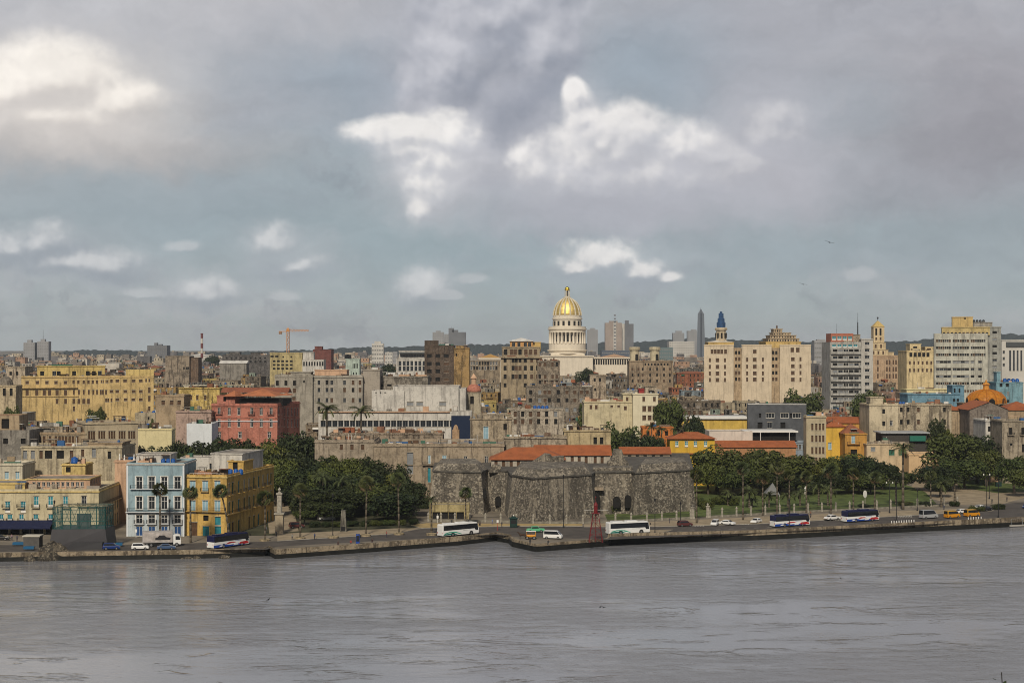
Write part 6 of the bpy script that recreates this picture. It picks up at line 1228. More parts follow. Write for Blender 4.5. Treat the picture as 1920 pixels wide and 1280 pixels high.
def coach(label,px,py,d,scheme):
    o=place('coach',label,'bus',px,py,d,'tour coaches'); L,Wd,Hh=12.2,2.55,3.5; a=L/2
    base={'green':PW,'blue':PW}[scheme]; roofp={'green':PW,'blue':PNAV}[scheme]
    m=MB(); low=[(-a,.32),(a-.12,.32),(a,.6),(a+.02,1.35),(a-.02,1.75),(-a,1.75)]; m.ext(low,-Wd/2,Wd/2,base); m.build('lower_body',o,bevel=.07)
    m=MB(); m.ext([(-a+.02,1.754),(a-.05,1.754),(a-.42,3.0),(a-.75,3.34),(-a+.15,3.34),(-a+.02,3.1)],-Wd/2+.03,Wd/2-.03,roofp); m.build('upper_body',o,bevel=.08)
    m=MB(); m.ext([(-a+.35,1.70),(a-1.45,1.70),(a-1.1,1.20),(a-.2,1.20),(a-.5,3.02),(-a+.35,3.02)],-Wd/2-.008,-Wd/2+.025,CARG); m.build('side_window',o); m=MB(); m.ext([(-a+.45,1.9),(a-.6,1.9),(a-.7,2.95),(-a+.45,2.95)],Wd/2-.025,Wd/2+.008,CARG); m.build('side_window',o)
    m=MB(); m.ext([(a+.035,1.3),(a-.035,1.8),(a-.41,3.0),(a-.5,3.0),(a-.15,1.3)],-Wd/2+.12,Wd/2-.12,CARG); m.build('windscreen',o)
    m=MB(); m.box(-a+1.2,-.8,3.345,-a+4.2,.8,3.55,base if scheme=='green' else roofp); m.box(-.6,-.85,3.345,2.6,.85,3.6,base if scheme=='green' else roofp); m.build('roof_unit',o,bevel=.06)
    if scheme=='green':
        m=MB(); m.ext([(-a+.6,.95),(-a+2.2,1.30),(-1.6,1.20),(.2,.62),(.2,.45),(-2.0,.95),(-a+2.2,1.05),(-a+.6,.72)],-Wd/2-.012,-Wd/2+.02,PTEAL); m.ext([(-a+.3,.68),(-a+2.2,.92),(-2.2,.82),(-1.0,.45),(-a+.3,.45)],-Wd/2-.010,-Wd/2+.02,paint('deep_teal',(.01,.14,.12))); m.build('side_stripe',o); m=MB(); m.box(.8,-Wd/2-.01,1.40,3.2,-Wd/2+.02,1.50,mat('lettering_grey',(.2,.22,.22),.6)); m.build('lettering',o)
    else:
        m=MB(); m.ext([(-a+.02,.36),(-a+.02,.98),(-2.6,1.02),(-.6,.72),(2.2,.80),(a-1.5,.62),(a-1.5,.36)],-Wd/2-.010,-Wd/2+.02,PROY); m.build('side_stripe',o); m=MB(); m.ext([(-2.2,.95),(-.9,1.42),(.5,1.38),(1.6,1.02),(.2,1.12),(-.9,1.02)],-Wd/2-.014,-Wd/2+.02,PRED); m.ext([(2.4,.62),(3.0,1.1),(a-1.2,1.2),(a-.3,.95),(a-.3,.5),(3.6,.5)],-Wd/2-.013,-Wd/2+.02,PRED); m.ext([(-4.4,.5),(-3.7,.85),(-2.9,.8),(-3.3,.5)],-Wd/2-.014,-Wd/2+.02,PW); m.ext([(.5,.5),(1.0,.9),(2.0,.95),(2.3,.55)],-Wd/2-.014,-Wd/2+.02,PW); m.build('side_emblem',o); m=MB(); m.box(1.0,-Wd/2-.01,1.50,3.3,-Wd/2+.02,1.60,PROY); m.build('lettering',o)
    for x in(-a+3.4,a-2.6):
        for y in(-Wd/2+.14,Wd/2-.14): wheel(o,x,y,.5,.30)
    for x in(-a+3.4,a-2.6): m=MB(); n=10; m.ext([(x+.66*math.cos(math.pi*i/n),.5+.66*math.sin(math.pi*i/n)) for i in range(n+1)]+[(x-.66,.33),(x+.66,.33)],-Wd/2-.005,-Wd/2+.03,DARKT); m.build('wheel_arch',o)
    lamps(o,a+.02,(-.95,.95),.85,LAMP,'headlight'); lamps(o,-a,(-1.05,1.05),1.1,TAIL,'tail_light',h_=.4,s=.16)
    for y in(-Wd/2-.2,Wd/2+.05): m=MB(); m.box(a+.05,y,2.3,a+.22,y+.16,2.85,DARKT); m.tube((a-.3,y+.08,2.9),(a+.14,y+.08,2.8),.03,.03,DARKT,5); m.build('wing_mirror',o)
    return o
def car(label,px,py,d,pt,kind='sedan',roofp=None,group='cars on the waterfront road',name=None,cat='car',z=2.004,sc=1.0):
    nm=name or {'sedan':'car','classic':'classic_car','estate':'estate_car','van':'minivan','bus':'minibus','hatch':'car'}[kind]
    o=place(nm,label,cat,px,py,d,group,z)
    if kind=='sedan': a=2.25;w=.86; body=[(-a,.28),(a,.28),(a+.02,.6),(a-.1,.78),(a-.95,.92),(-a+.75,.95),(-a,.88)]; cab=[(-a+.55,.93),(a-1.0,.90),(a-1.75,1.40),(-a+1.25,1.42)]; wb=1.32; r=.32
    elif kind=='classic': a=2.55;w=.94; body=[(-a,.35),(a,.35),(a+.05,.65),(a-.1,.95),(a-1.2,1.05),(-a+1.2,1.05),(-a+.3,.95),(-a-.03,.7)]; cab=[(-a+1.15,1.04),(a-1.45,1.04),(a-1.85,1.55),(a-2.2,1.64),(-a+1.9,1.64),(-a+1.45,1.5)]; wb=1.5; r=.36
    elif kind in('estate','hatch'): a=2.1;w=.86; body=[(-a,.28),(a,.28),(a+.02,.62),(a-.12,.85),(a-.85,1.0),(-a,1.0)]; cab=[(-a+.04,.99),(a-.9,.98),(a-1.55,1.62),(-a+.3,1.64)]; wb=1.27; r=.33
    elif kind=='van': a=2.45;w=.95; body=[(-a,.30),(a,.30),(a+.03,.7),(a-.12,1.05),(a-.35,1.2),(-a,1.2)]; cab=[(-a+.02,1.19),(a-.38,1.18),(a-1.15,2.0),(a-1.5,2.18),(-a+.12,2.2)]; wb=1.55; r=.36
    else: a=2.9;w=1.0; body=[(-a,.35),(a,.35),(a+.03,.8),(a-.2,1.15),(a-.55,1.3),(-a,1.3)]; cab=[(-a+.02,1.29),(a-.58,1.28),(a-1.25,2.15),(a-1.6,2.55),(-a+.1,2.6)]; wb=1.8; r=.38
    m=MB(); m.ext(body,-w,w,pt); m.build('body',o,bevel=.06); m=MB(); ins=.07 if kind in('van','bus') else .13
    n=len(cab); zt=max(c_[1] for c_ in cab); b0=0; P_=[(x_,-w+(ins if z_>zt-.3 else .03),z_) for x_,z_ in cab]; Q_=[(x_,w-(ins if z_>zt-.3 else .03),z_) for x_,z_ in cab]
    m.v=P_+Q_; k=m.mi(roofp or pt)
    for i in range(n): j=(i+1)%n; m.f.append((i,j,n+j,n+i)); m.m.append(k)
    m.f.append(tuple(range(n))[::-1]); m.m.append(k); m.f.append(tuple(n+i for i in range(n))); m.m.append(k); m.build('cabin',o,bevel=.04)
    zl=cab[0][1]+.06; xr=cab[0][0]; xf=cab[1][0]; zt2=zt-.12; xa=cab[-1][0]; xb=[c_ for c_ in cab if c_[1]>zt-.35][0][0]
    for sg in(-1,1):
        m=MB(); y0=sg*(w-.025); y1=sg*(w-ins+.006)
        q_=[(xr+.22,y0,zl),(xf-.22,y0,zl),(xb-.05,y1,zt2),(xa+.10,y1,zt2)]; m.poly(q_ if sg<0 else q_[::-1],CARG); m.v=[(a_,b_+sg*.012,c_) for a_,b_,c_ in m.v]; m.build('side_window',o)
    m=MB(); f0,f1=cab[1],cab[2]; m.poly([(f0[0]-.02,-w+.14,f0[1]+.05),(f0[0]-.02,w-.14,f0[1]+.05),(f1[0]+.02,w-.2,f1[1]-.05),(f1[0]+.02,-w+.2,f1[1]-.05)],CARG); m.v=[(a_+.03,b_,c_+.03) for a_,b_,c_ in m.v]; m.build('windscreen',o)
    f0,f1=cab[0],cab[-1]; m=MB(); m.poly([(f0[0],w-.16,f0[1]+.06),(f0[0],-w+.16,f0[1]+.06),(f1[0],-w+.22,f1[1]-.05),(f1[0],w-.22,f1[1]-.05)],CARG); m.v=[(a_-.03,b_,c_+.02) for a_,b_,c_ in m.v]; m.build('rear_window',o)
    for x in(-wb,wb):
        for y in(-w+.09,w-.09): wheel(o,x,y,r,.22)
    lamps(o,a-.02,(-w*.75,w*.75),.66,LAMP,'headlight',s=.28); lamps(o,-a,(-w*.8,w*.8),.78,TAIL,'tail_light',s=.2)
    if kind=='classic':
        CHR=mat('chrome',(.6,.6,.6),.15,1); m=MB(); m.box(a+.04,-w,.42,a+.12,w,.55,CHR); m.build('bumper',o); m=MB(); m.box(-a-.1,-w,.42,-a-.02,w,.55,CHR); m.build('bumper',o)
    o.scale=(sc,sc,sc); return o
coach('white blue and red coach with a black front beside the yellow corner house',428,1024.5,(520,1012),'blue')
coach('white coach with green waves nearest the fort, by the sea wall',859,1003,(955,994),'green')
coach('white coach with green waves just right of the red beacon',1177,1000,(1290,994.5),'green')
coach('navy roofed white and blue coach following its twin on the right road',1481,986,(1600,978.5),'blue')
coach('navy roofed white and blue coach further right, leading its twin',1613,977,(1730,969),'blue')
car('mint green classic saloon crossing the road beside the green kiosk',1004,997,(1060,996.5),PGREEN,'classic')
car('white minivan facing the quay behind the stone landing',1037,1009.5,(1085,1011),PW,'van')
car('silver minibus on the right road behind two orange taxis',1741,971.5,(1830,966),PSIL,'bus',cat='minibus')
car('rear orange taxi van following another orange taxi',1785,970.5,(1870,965),PORG,'van',PYEL,cat='taxi'); car('front orange taxi van leading the pair at the right',1822,968,(1900,963),PORG,'van',PYEL,cat='taxi')
car('dark red estate car parked near the lamp post right of the coach',1284,986,(1320,984.5),PMAR,'estate'); 
car('white hatchback facing the water left of the zebra markings',1340.5,984.5,(1330,990),PW,'hatch'); car('white saloon turning just right of the white hatchback',1364,983.5,(1385,985),PW,'sedan')
car('white saloon behind the first navy coach, at the zebra markings',1418,980,(1400,984),PW,'sedan'); car('white classic car between the two navy coaches',1560,974.5,(1580,973),PW,'classic',group='cars on the waterfront road')
car('white saloon parked at the kerb above the orange taxis',1803,962,(1830,960),PW,'sedan'); car('white saloon at the corner beside a black car',1838,954,(1860,951),PW,'sedan'); car('black saloon at the corner partly behind a white one',1850,957,(1880,953),paint('black',(.012,.012,.014)),'sedan')
car('blue car cut by the right picture edge',1925,952,(1905,960),PBL,'sedan')
car('white van parked under trees on the right side street',1822,899,(1850,899),PW,'van',z=2.03); car('white car by the monument on the side street',1770,905,(1740,903),PW,'hatch',z=2.03)
car('dark blue estate car parked left on the quay beside white ones',209,1029.5,(240,1028.8),PBL,'estate'); car('white estate car parked on the left quay behind the slabs',263,1029.5,(300,1028.8),PW,'estate'); car('steel blue saloon parked on the left quay before the lorry',312,1029.5,(350,1028.6),PSTEEL,'sedan')
car('white car parked in the park shade behind small trees',612,975,(640,974),PW,'van',z=2.03); car('dark car by the gate pillar in the park shade',556,989,(580,988),PMAR,'hatch',z=2.03)
car('dark car parked before the cream hotel at the far left',2,1012,(30,1012),paint('charcoal',(.02,.02,.022)),'sedan')
# lorry
o=place('lorry','lorry with a printed box body and white cab in front of the blue house','lorry',305,1023.5,(345,1022.5)); m=MB(); m.box(-5.0,-1.25,1.05,2.5,1.25,3.9,mat('lorry_box',(.36,.34,.33),.6,vary=.1)); m.build('box_body',o,bevel=.04)
m=MB(); m.box(-4.8,-1.27,1.3,2.3,-1.252,3.7,mat('faded_print',(.44,.40,.38),.6,vary=.4,vscale=.6)); m.build('side_print',o)
m=MB(); m.ext([(-1.8,1.75),(1.9,1.75),(2.0,2.3),(1.0,2.45),(.4,2.95),(-.8,2.9),(-1.2,2.45),(-1.8,2.3)],-1.285,-1.272,mat('print_black',(.02,.02,.025),.6)); m.build('side_print',o)
m=MB(); m.ext([(2.65,.55),(4.55,.55),(4.6,1.6),(4.3,2.85),(3.9,3.05),(2.65,3.05)],-1.2,1.2,PW); m.build('cab',o,bevel=.08); m=MB(); m.ext([(3.2,1.7),(4.4,1.7),(4.2,2.65),(3.2,2.65)],-1.215,1.215,CARG); m.build('cab_window',o); m=MB(); m.ext([(4.62,1.65),(4.36,2.75),(4.30,2.75),(4.5,1.65)],-1.05,1.05,CARG); m.build('windscreen',o)
m=MB(); m.box(-5,-.5,.7,4.2,.5,1.04,DARKT); m.build('chassis',o)
for x in(-3.9,-2.8,3.5):
    for y in(-1.05,1.05): wheel(o,x,y,.5,.3)
lamps(o,4.6,(-.9,.9),.85,LAMP,'headlight')
# horse-drawn carriage
o=place('horse_cart','small orange covered carriage at the edge of the stone landing','carriage',995,1010.5,(960,1010.5)); m=MB(); m.box(-1.3,-.7,.7,1.1,.7,1.25,PORG); m.build('body',o,bevel=.04); m=MB(); m.box(-1.4,-.8,2.05,1.2,.8,2.2,PW)
m.build('canopy',o,bevel=.05); m=MB(); m.box(-1.32,-.72,1.25,-1.2,.72,2.05,PORG); m.box(-.2,-.72,1.25,-.1,-.66,2.05,PORG); m.box(1.0,-.72,1.25,1.08,-.66,2.05,PORG); m.box(1.0,.66,1.25,1.08,.72,2.05,PORG); m.build('post',o)
for x in(-.9,.9):
    for y in(-.75,.75): wheel(o,x,y,.45,.1)
HORSE=mat('brown_horse_coat',(.05,.028,.018),.7,vary=.2)
def skin(name,pts,edges,mt,parent=None,loc=(0,0,0),rz=0,root=0):
    me=bpy.data.meshes.new(name); me.from_pydata([p[:3] for p in pts],edges,[]); ob=bpy.data.objects.new(name,me); COL.objects.link(ob)
    s=ob.modifiers.new('skin','SKIN'); sv=me.skin_vertices[0].data
    for i,p in enumerate(pts): sv[i].radius=(p[3],p[3])
    sv[root].use_root=True; s.use_smooth_shade=True; sb=ob.modifiers.new('sub','SUBSURF'); sb.levels=1; sb.render_levels=1; me.materials.append(mt); ob.location=loc; ob.rotation_euler=(0,0,rz)
    if parent: ob.parent=parent
    return ob
hp_=[(-.75,0,1.28,.27),(-.2,0,1.22,.30),(.45,0,1.25,.30),(.85,0,1.62,.15),(1.05,0,1.95,.11),(1.42,0,1.78,.08)]; he=[(0,1),(1,2),(2,3),(3,4),(4,5)]
for sy in(-.16,.16):
    i=len(hp_); hp_+=[(.55,sy,.85,.10),(.55,sy,.48,.06),(.57,sy,.06,.055),(-.72,sy,.92,.13),(-.86,sy,.52,.06),(-.78,sy,.06,.055)]; he+=[(2,i),(i,i+1),(i+1,i+2),(0,i+3),(i+3,i+4),(i+4,i+5)]
i=len(hp_); hp_+=[(-1.02,0,1.2,.05),(-1.12,0,.75,.05)]; he+=[(0,i),(i,i+1)]
x,y=G(979,1010.5); ho=skin('horse',hp_,he,HORSE,None,(x,y,2.0),math.pi,1); tag(ho,'brown horse standing in front of the small orange carriage','horse')
# ================= people
def person(px,py,shirt,legs,label,pose='stand',z=2.0,face=0.0,hold=None):
    x,y=G(px,py,z)
    if pose=='stand': P_=[(0,0,.95,.13),(0,0,1.2,.14),(0,0,1.42,.13),(0,0,1.54,.055),(0,0,1.66,.095),(0,.01,1.76,.06),(-.10,0,.88,.09),(-.11,.02,.48,.065),(-.12,-.02,.06,.05),(-.12,-.13,.04,.04),(.10,0,.88,.09),(.12,.06,.48,.065),(.13,.12,.06,.05),(.13,.0,.04,.04),(-.2,0,1.4,.06),(-.25,0,1.12,.048),(-.24,-.08,.86,.036),(.2,0,1.4,.06),(.25,.02,1.12,.048),(.26,-.08,.87,.036)]
    else: P_=[(0,0,.42,.15),(0,0,.68,.14),(0,-.04,.92,.13),(0,-.05,1.04,.055),(0,-.06,1.16,.095),(0,-.05,1.26,.06),(-.1,-.12,.42,.09),(-.12,-.45,.46,.065),(-.12,-.48,.06,.05),(-.12,-.6,.04,.04),(.1,-.12,.42,.09),(.12,-.45,.46,.065),(.12,-.48,.06,.05),(.12,-.6,.04,.04),(-.2,-.02,.88,.06),(-.26,-.14,.64,.048),(-.18,-.36,.55,.036),(.2,-.02,.88,.06),(.26,-.14,.64,.048),(.18,-.36,.55,.036)]
    E=[(0,1),(1,2),(2,3),(3,4),(4,5),(0,6),(6,7),(7,8),(8,9),(0,10),(10,11),(11,12),(12,13),(2,14),(14,15),(15,16),(2,17),(17,18),(18,19)]
    pm=bpy.data.materials.get('person_'+label) 
    pm=mat('clothes_%.2f_%.2f_%.2f'%shirt,shirt,.9)
    mt=bpy.data.materials.new('person_clothes'); mt.use_nodes=True; t=NT(mt.node_tree); b_=mt.node_tree.nodes['Principled BSDF']; b_.inputs['Roughness'].default_value=.85; co=t.n('ShaderNodeTexCoord'); sp=t.n('ShaderNodeSeparateXYZ'); t.l.new(co.outputs['Object'],sp.inputs[0]); k=0 if pose=='stand' else -.5
    waist=.98+k*1.04; c=t.mix(t.math('GREATER_THAN',sp.outputs[2],waist),legs,shirt); c=t.mix(t.math('GREATER_THAN',sp.outputs[2],1.5+k),c,(.16,.085,.05)); c=t.mix(t.math('GREATER_THAN',sp.outputs[2],1.72+k),c,(.012,.01,.008)); t.l.new(c,b_.inputs['Base Color'])
    o=skin('person',P_,E,mt,None,(x,y,z+.004),face); return tag(o,label,'person')
person(518,1006,(.02,.02,.025),(.02,.02,.03),'person in black standing beside the stone gate pillar',face=1)
person(498.5,998,(.20,.22,.28),(.05,.05,.08),'person in grey blue walking by the yellow house side',face=.5)
person(923,983,(.16,.20,.42),(.10,.10,.18),'person in a violet blue top on the yellow pavement by the fence',face=2); person(847,984,(.03,.03,.03),(.02,.02,.025),'person in dark clothes on the yellow pavement before the low yellow building',face=0)
person(900,985,(.05,.03,.03),(.03,.03,.04),'seated person on the yellow pavement kerb','sit'); person(941,988,(.03,.03,.04),(.03,.03,.04),'person in black beside the dark green kiosk',face=1)
person(994,1021,(.02,.02,.025),(.02,.02,.03),'person in black standing on the stone landing',face=.3); person(1028,1020,(.03,.03,.03),(.05,.05,.07),'person sitting at the edge of the stone landing','sit')
person(634,1023,(.05,.02,.02),(.03,.03,.05),'leftmost person sitting on the sea wall','sit',2.05); person(658,1020,(.28,.04,.03),(.03,.03,.05),'person in red sitting on the sea wall by the blue booth','sit',2.05); person(698,1018,(.04,.02,.02),(.03,.03,.05),'person sitting on the sea wall right of the blue booth','sit',2.05)
for p_,q_,c_ in((14,1014,(.30,.28,.26)),(22,1013,(.24,.16,.20)),(32,1015,(.06,.06,.09))): person(p_,q_,c_,(.04,.04,.06),'person in %s under the blue awning of the cream hotel'%{14:'pale grey',22:'dusty pink',32:'dark blue'}[p_])
for k_,(p_,q_,s_,l_) in enumerate(((548,1012,(.25,.24,.22),'person in pale grey walking on the quay promenade past a planter'),(590,1011,(.05,.07,.16),'person in dark blue walking on the quay promenade'),(725,1007,(.30,.06,.05),'person in a red top on the promenade near the third planter'),(455,1012,(.03,.03,.035),'person in black on the pavement behind the left coach'),(1110,985,(.28,.26,.22),'person in cream on the pavement near the beacon'),(1255,981,(.05,.05,.06),'person in charcoal on the pavement before the lawn bushes'),(1520,968,(.20,.10,.06),'person in rust brown on the pavement behind the coaches'),(1770,956,(.04,.05,.09),'person in navy on the pavement above the silver minibus'))): person(p_,q_,s_,(.04,.04,.06),l_,face=k_*.9)
person(1860,944,(.03,.03,.035),(.03,.03,.04),'person in black crossing the pale square at the right'); person(1888,940,(.05,.04,.04),(.03,.03,.04),'person in brown further along the pale square at the right')
# ================= street furniture
BLK=mat('black_lamp_iron',(.014,.014,.016),.5)
def lamp_post(px,by,ty,label,arms=1):
    x,y=G(px,by); H=Z(ty,y)-2.0; o=thing('street_lamp',label,'street lamp',(x,y,2.0),0,'street lamps'); m=MB(); m.lathe([(.26,0),(.24,.5),(.14,.7),(.10,1.2),(.075,H-1.0)],8,BLK); m.build('pole',o)
    if arms==1: m=MB(); m.lathe([(.07,H-1.0),(.2,H-.85),(.26,H-.35),(.3,H-.3),(.1,H-.05),(.02,H)],8,BLK); m.build('lantern',o)
    else:
        for sg in(-1,1): m=MB(); m.tube((0,0,H-1.2),(sg*.9,0,H-.7),.05,.04,BLK,5); m.build('arm',o); m=MB(); m.lathe([(.05,-.4),(.18,-.35),(.2,0),(.05,.2)],8,mat('lamp_globe',(.6,.6,.56),.3)); m.build('lantern',o,(sg*.95,0,H-.6))
    return o
for a in ((318,1012,935,'tall black lamp post in front of the pale blue house'),(1043,0,0,''),(1056.5,989,889,'tall thin black lamp post against the fort wall'),(1228,1001,933,'black lamp post just right of the second green coach'),(1276,981,940,'short black lamp post against bushes by the fence'),(1480,988,934,'black lamp post before the first navy coach'),(1681,977,912,'black lamp post between the second navy coach and the silver minibus'),(1872,970,905,'black lamp post at the right of the orange taxis'),(1720,958,915,'black lamp post behind the silver minibus'),(624,1006,925,'plain grey lamp post in front of the park')):
    if a[3]: lamp_post(*a)
lamp_post(1668,962,900,'double armed white globe lamp near the white round sign',2); lamp_post(1850,952,885,'double armed lamp post at the street corner on the right',2); lamp_post(102,1004,937,'hooked lamp post before the cream hotel',1); lamp_post(1855,935,890,'lamp post on the pale square by the side street',1)
# fences of stone posts
PST=mat('fence_post_stone',(.33,.305,.255),.9,vary=.3,vscale=1.5)
def fence(label,pts,hh=2.35,rail=True,thick=.28):
    x0,y0=G(*pts[0]); o=thing('fence',label,'fence',(x0,y0,2.0)); loc=[(G(*p)[0]-x0,G(*p)[1]-y0) for p in pts]
    m=MB(); m.lathe([(.40,0),(.40,.5),(.30,.6),(.28,hh-.5),(.4,hh-.45),(.4,hh-.25),(.22,hh-.2),(.26,hh),(.05,hh+.3)],8,PST); me=m.mesh('post')
    for p in loc: put('post',me,o,(p[0],p[1],0))
    for a,b_ in zip(loc,loc[1:]):
        d=Vector((b_[0]-a[0],b_[1]-a[1])); L=d.length; an=math.atan2(d.y,d.x); m=MB(); m.box(.42,-.2,-.2,L-.42,.2,.55,mat('fence_plinth',(.20,.185,.15),.9,vary=.4,vscale=.8))
        m.box(.42,-.03,1.35,L-.42,.03,1.42,IRON); n=int(L/.35)
        for i in range(n): m.box(.45+i*(L-.9)/max(1,n),-.02,.55,.49+i*(L-.9)/max(1,n),.02,1.35,IRON)
        m.build('rail_panel',o,(a[0],a[1],0),an)
fence('stone post fence with iron rails in front of the left fort bastion',[(803,976.5),(827,977),(853,977),(881,977.5),(910,978),(939,978.5),(968,979)])
fence('stone post fence with iron rails running past the fort front to its gate',[(1000,980.5),(1031,980.5),(1062,981),(1093,981),(1123,979.5),(1154,978),(1183.5,977),(1213,976),(1241,974.5),(1268.5,973),(1295,972)])
fence('long stone post fence with iron rails along the lawn right of the gate',[(1331,969.5),(1354,968.5),(1381,967),(1408,965.5),(1435,964),(1462,962.5),(1489,961),(1515,959.8),(1541,958.5),(1567,957.5),(1593,956.3),(1618,955),(1644,954),(1670,952.7),(1694,951.5),(1720,950),(1745,949),(1770,948),(1795,947)],2.6)
for p_,q_,l_ in((1299,972,'left square stone gate pillar in the fence'),(1327,970,'right square stone gate pillar in the fence')):
    x,y=G(p_,q_); o=thing('gate_pillar',l_,'pillar',(x,y,2.0)); m=MB(); m.box(-.55,-.55,-.2,.55,.55,.6,PST); m.box(-.45,-.45,.604,.45,.45,3.2,PST); m.box(-.6,-.6,3.204,.6,.6,3.5,PST); m.build('shaft',o,bevel=.03); m=MB(); m.lathe([(.3,3.5),(.2,3.7),(.35,4.0),(.05,4.35)],10,PST); m.build('finial',o)
# tall stone gate column with statue by the yellow house
x,y=G(524,1000); H=Z(913,y)-2; o=thing('gate_column','tall pale stone column with an urn beside the golden yellow corner house','column',(x,y,2.0)); m=MB(); m.box(-1.1,-1.1,-.2,1.1,1.1,H*.42,wall((.42,.35,.25),.4)); m.box(-1.35,-1.35,H*.42+.004,1.35,1.35,H*.45,PST); m.build('plinth',o,bevel=.04); m=MB(); m.box(-.62,-.62,H*.45+.004,.62,.62,H*.84,PST); m.box(-.8,-.8,H*.84+.004,.8,.8,H*.88,PST); m.build('shaft',o,bevel=.03); m=MB(); m.lathe([(.5,H*.88),(.22,H*.91),(.45,H*.95),(.2,H*.98),(.04,H)],10,PST); m.build('urn',o)
x,y=G(644,997); o=thing('monument','grey stone monument shaft with a black plaque among the park bushes','monument',(x,y,2.0)); m=MB(); m.prism([(-.9,-.9),(.9,-.9),(.9,.9),(-.9,.9)],0,6.0,wall((.2,.19,.16),.6),top=[(-.55,-.55),(.55,-.55),(.55,.55),(-.55,.55)]); m.build('shaft',o); m=MB(); m.box(-.6,-1.05,.5,.6,-.9,1.6,BLK); m.build('plaque',o)
# red beacon
RD=mat('beacon_red_paint',(.15,.012,.014),.5,vary=.15); x,y=G(1117,1015.5); o=thing('beacon','red lattice harbour beacon tower on the tip of the quay','beacon',(x,y,2.0)); H=Z(962,y)-2; b_=1.75; m=MB(); c4=[(-b_,-b_),(b_,-b_),(b_,b_),(-b_,b_)]; t4=[(-.7,-.7),(.7,-.7),(.7,.7),(-.7,.7)]
for i in range(4): m2=MB(); m2.tube((*c4[i],0),(*t4[i],H),.085,.07,RD,6); m2.build('leg',o)
for k in range(4):
    f0,f1=k/4,(k+1)/4; A=[Vector((c4[i][0]*(1-f0)+t4[i][0]*f0,c4[i][1]*(1-f0)+t4[i][1]*f0,H*f0)) for i in range(4)]; B_=[Vector((c4[i][0]*(1-f1)+t4[i][0]*f1,c4[i][1]*(1-f1)+t4[i][1]*f1,H*f1)) for i in range(4)]
    for i in range(4): j=(i+1)%4; m.tube(A[i],B_[j],.032,.032,RD,4); m.tube(A[j],B_[i],.032,.032,RD,4); m.tube(B_[i],B_[j],.04,.04,RD,4)
m.tube((0,0,0),(0,0,H),.09,.09,RD,6); m.build('bracing',o); m=MB(); m.box(-1.1,-1.1,H,1.1,1.1,H+.15,RD); m.build('platform',o); m=MB(); m.lathe([(.5,H+.15),(.5,H+1.9),(.62,H+1.95),(.6,H+2.1),(.25,H+2.9)],10,RD); m.build('lantern_house',o); m=MB(); m.tube((0,0,H+2.9),(0,0,H+4.4),.05,.04,RD,5); m.ball((0,0,H+4.2),.18,.18,.22,RD,8,5); m.build('top_mark',o); m=MB(); m.tube((-3.0,0,H+.9),(3.2,0,H+.9),.04,.04,WHITE,4); m.build('yard',o)
# green kiosk, grey kiosk, blue booth, small posts
x,y=G(963,988); o=thing('kiosk','dark green kiosk with a pointed roof on the pavement by the fort','kiosk',(x,y,2.0)); KG=mat('kiosk_green',(.012,.035,.03),.5); m=MB(); m.box(-1.05,-.9,.1,1.05,.9,2.5,KG); m.build('cabin',o,bevel=.03); hiproof(o,-1.05,-.9,1.05,.9,2.504,.7,KG,o=.25); m=MB(); m.lathe([(.1,3.1),(.18,3.25),(.12,3.4),(.02,3.6)],8,WHITE); m.build('finial',o); m=MB(); m.box(-.8,-.93,1.1,.8,-.905,2.1,BLK); m.build('hatch',o)
x,y=G(62,1027); o=thing('kiosk','small dark grey kiosk with a pale flat roof on the left quay','kiosk',(x,y,2.0)); m=MB(); m.box(-2.0,-1.5,0,2.0,1.5,3.0,mat('kiosk_grey',(.09,.085,.08),.7,vary=.2)); m.build('cabin',o,bevel=.04); m=MB(); m.prism([(-2.2,-1.7),(2.2,-1.7),(2.2,1.7),(-2.2,1.7)],3.004,3.3,mat('pale_roof_sheet',(.50,.47,.40),.8)); m.build('roof',o)
x,y=G(671,1020); o=thing('phone_booth','narrow blue booth standing on the quay pavement','booth',(x,y,2.0)); m=MB(); m.box(-.45,-.45,0,.45,.45,2.55,PROY); m.build('cabin',o,bevel=.04); m=MB(); m.box(-.5,-.5,2.554,.5,.5,2.7,PBL); m.build('roof',o); m=MB(); m.box(-.36,-.47,.8,.36,-.455,2.3,CARG); m.build('pane',o); m=MB(); m.box(.47,-.35,1.7,.9,.2,2.4,BLK); m.build('side_sign',o)
for p_,q_,w_,l_ in((38,1023,3.6,'leftmost blue tarpaulined stall table on the quay'),(55,1031,2.6,'small blue crate stall in front of the grey kiosk'),(202,1020,1.4,'blue parasol table right of the green glass pavilion'),(224,1024,1.8,'blue market table left of the parked cars'),(168,1028,1.6,'teal market table beside the pavilion foot')):
    x,y=G(p_,q_); o=thing('stall_table',l_,'stall',(x,y,2.0),0,'market stalls on the left quay'); m=MB(); c_=TEAL if 'teal' in l_ else mat('stall_blue',(.012,.10,.22),.6); m.box(-w_/2,-.6,.85,w_/2,.6,.98,c_); m.box(-w_/2,-.62,.35,w_/2,-.604,.97,c_); m.build('table_cover',o)
    for sx in(-1,1):
        for sy in(-.5,.5): m=MB(); m.box(sx*(w_/2-.12)-.04,sy-.04,0,sx*(w_/2-.12)+.04,sy+.04,.849,BLK); m.build('leg',o)
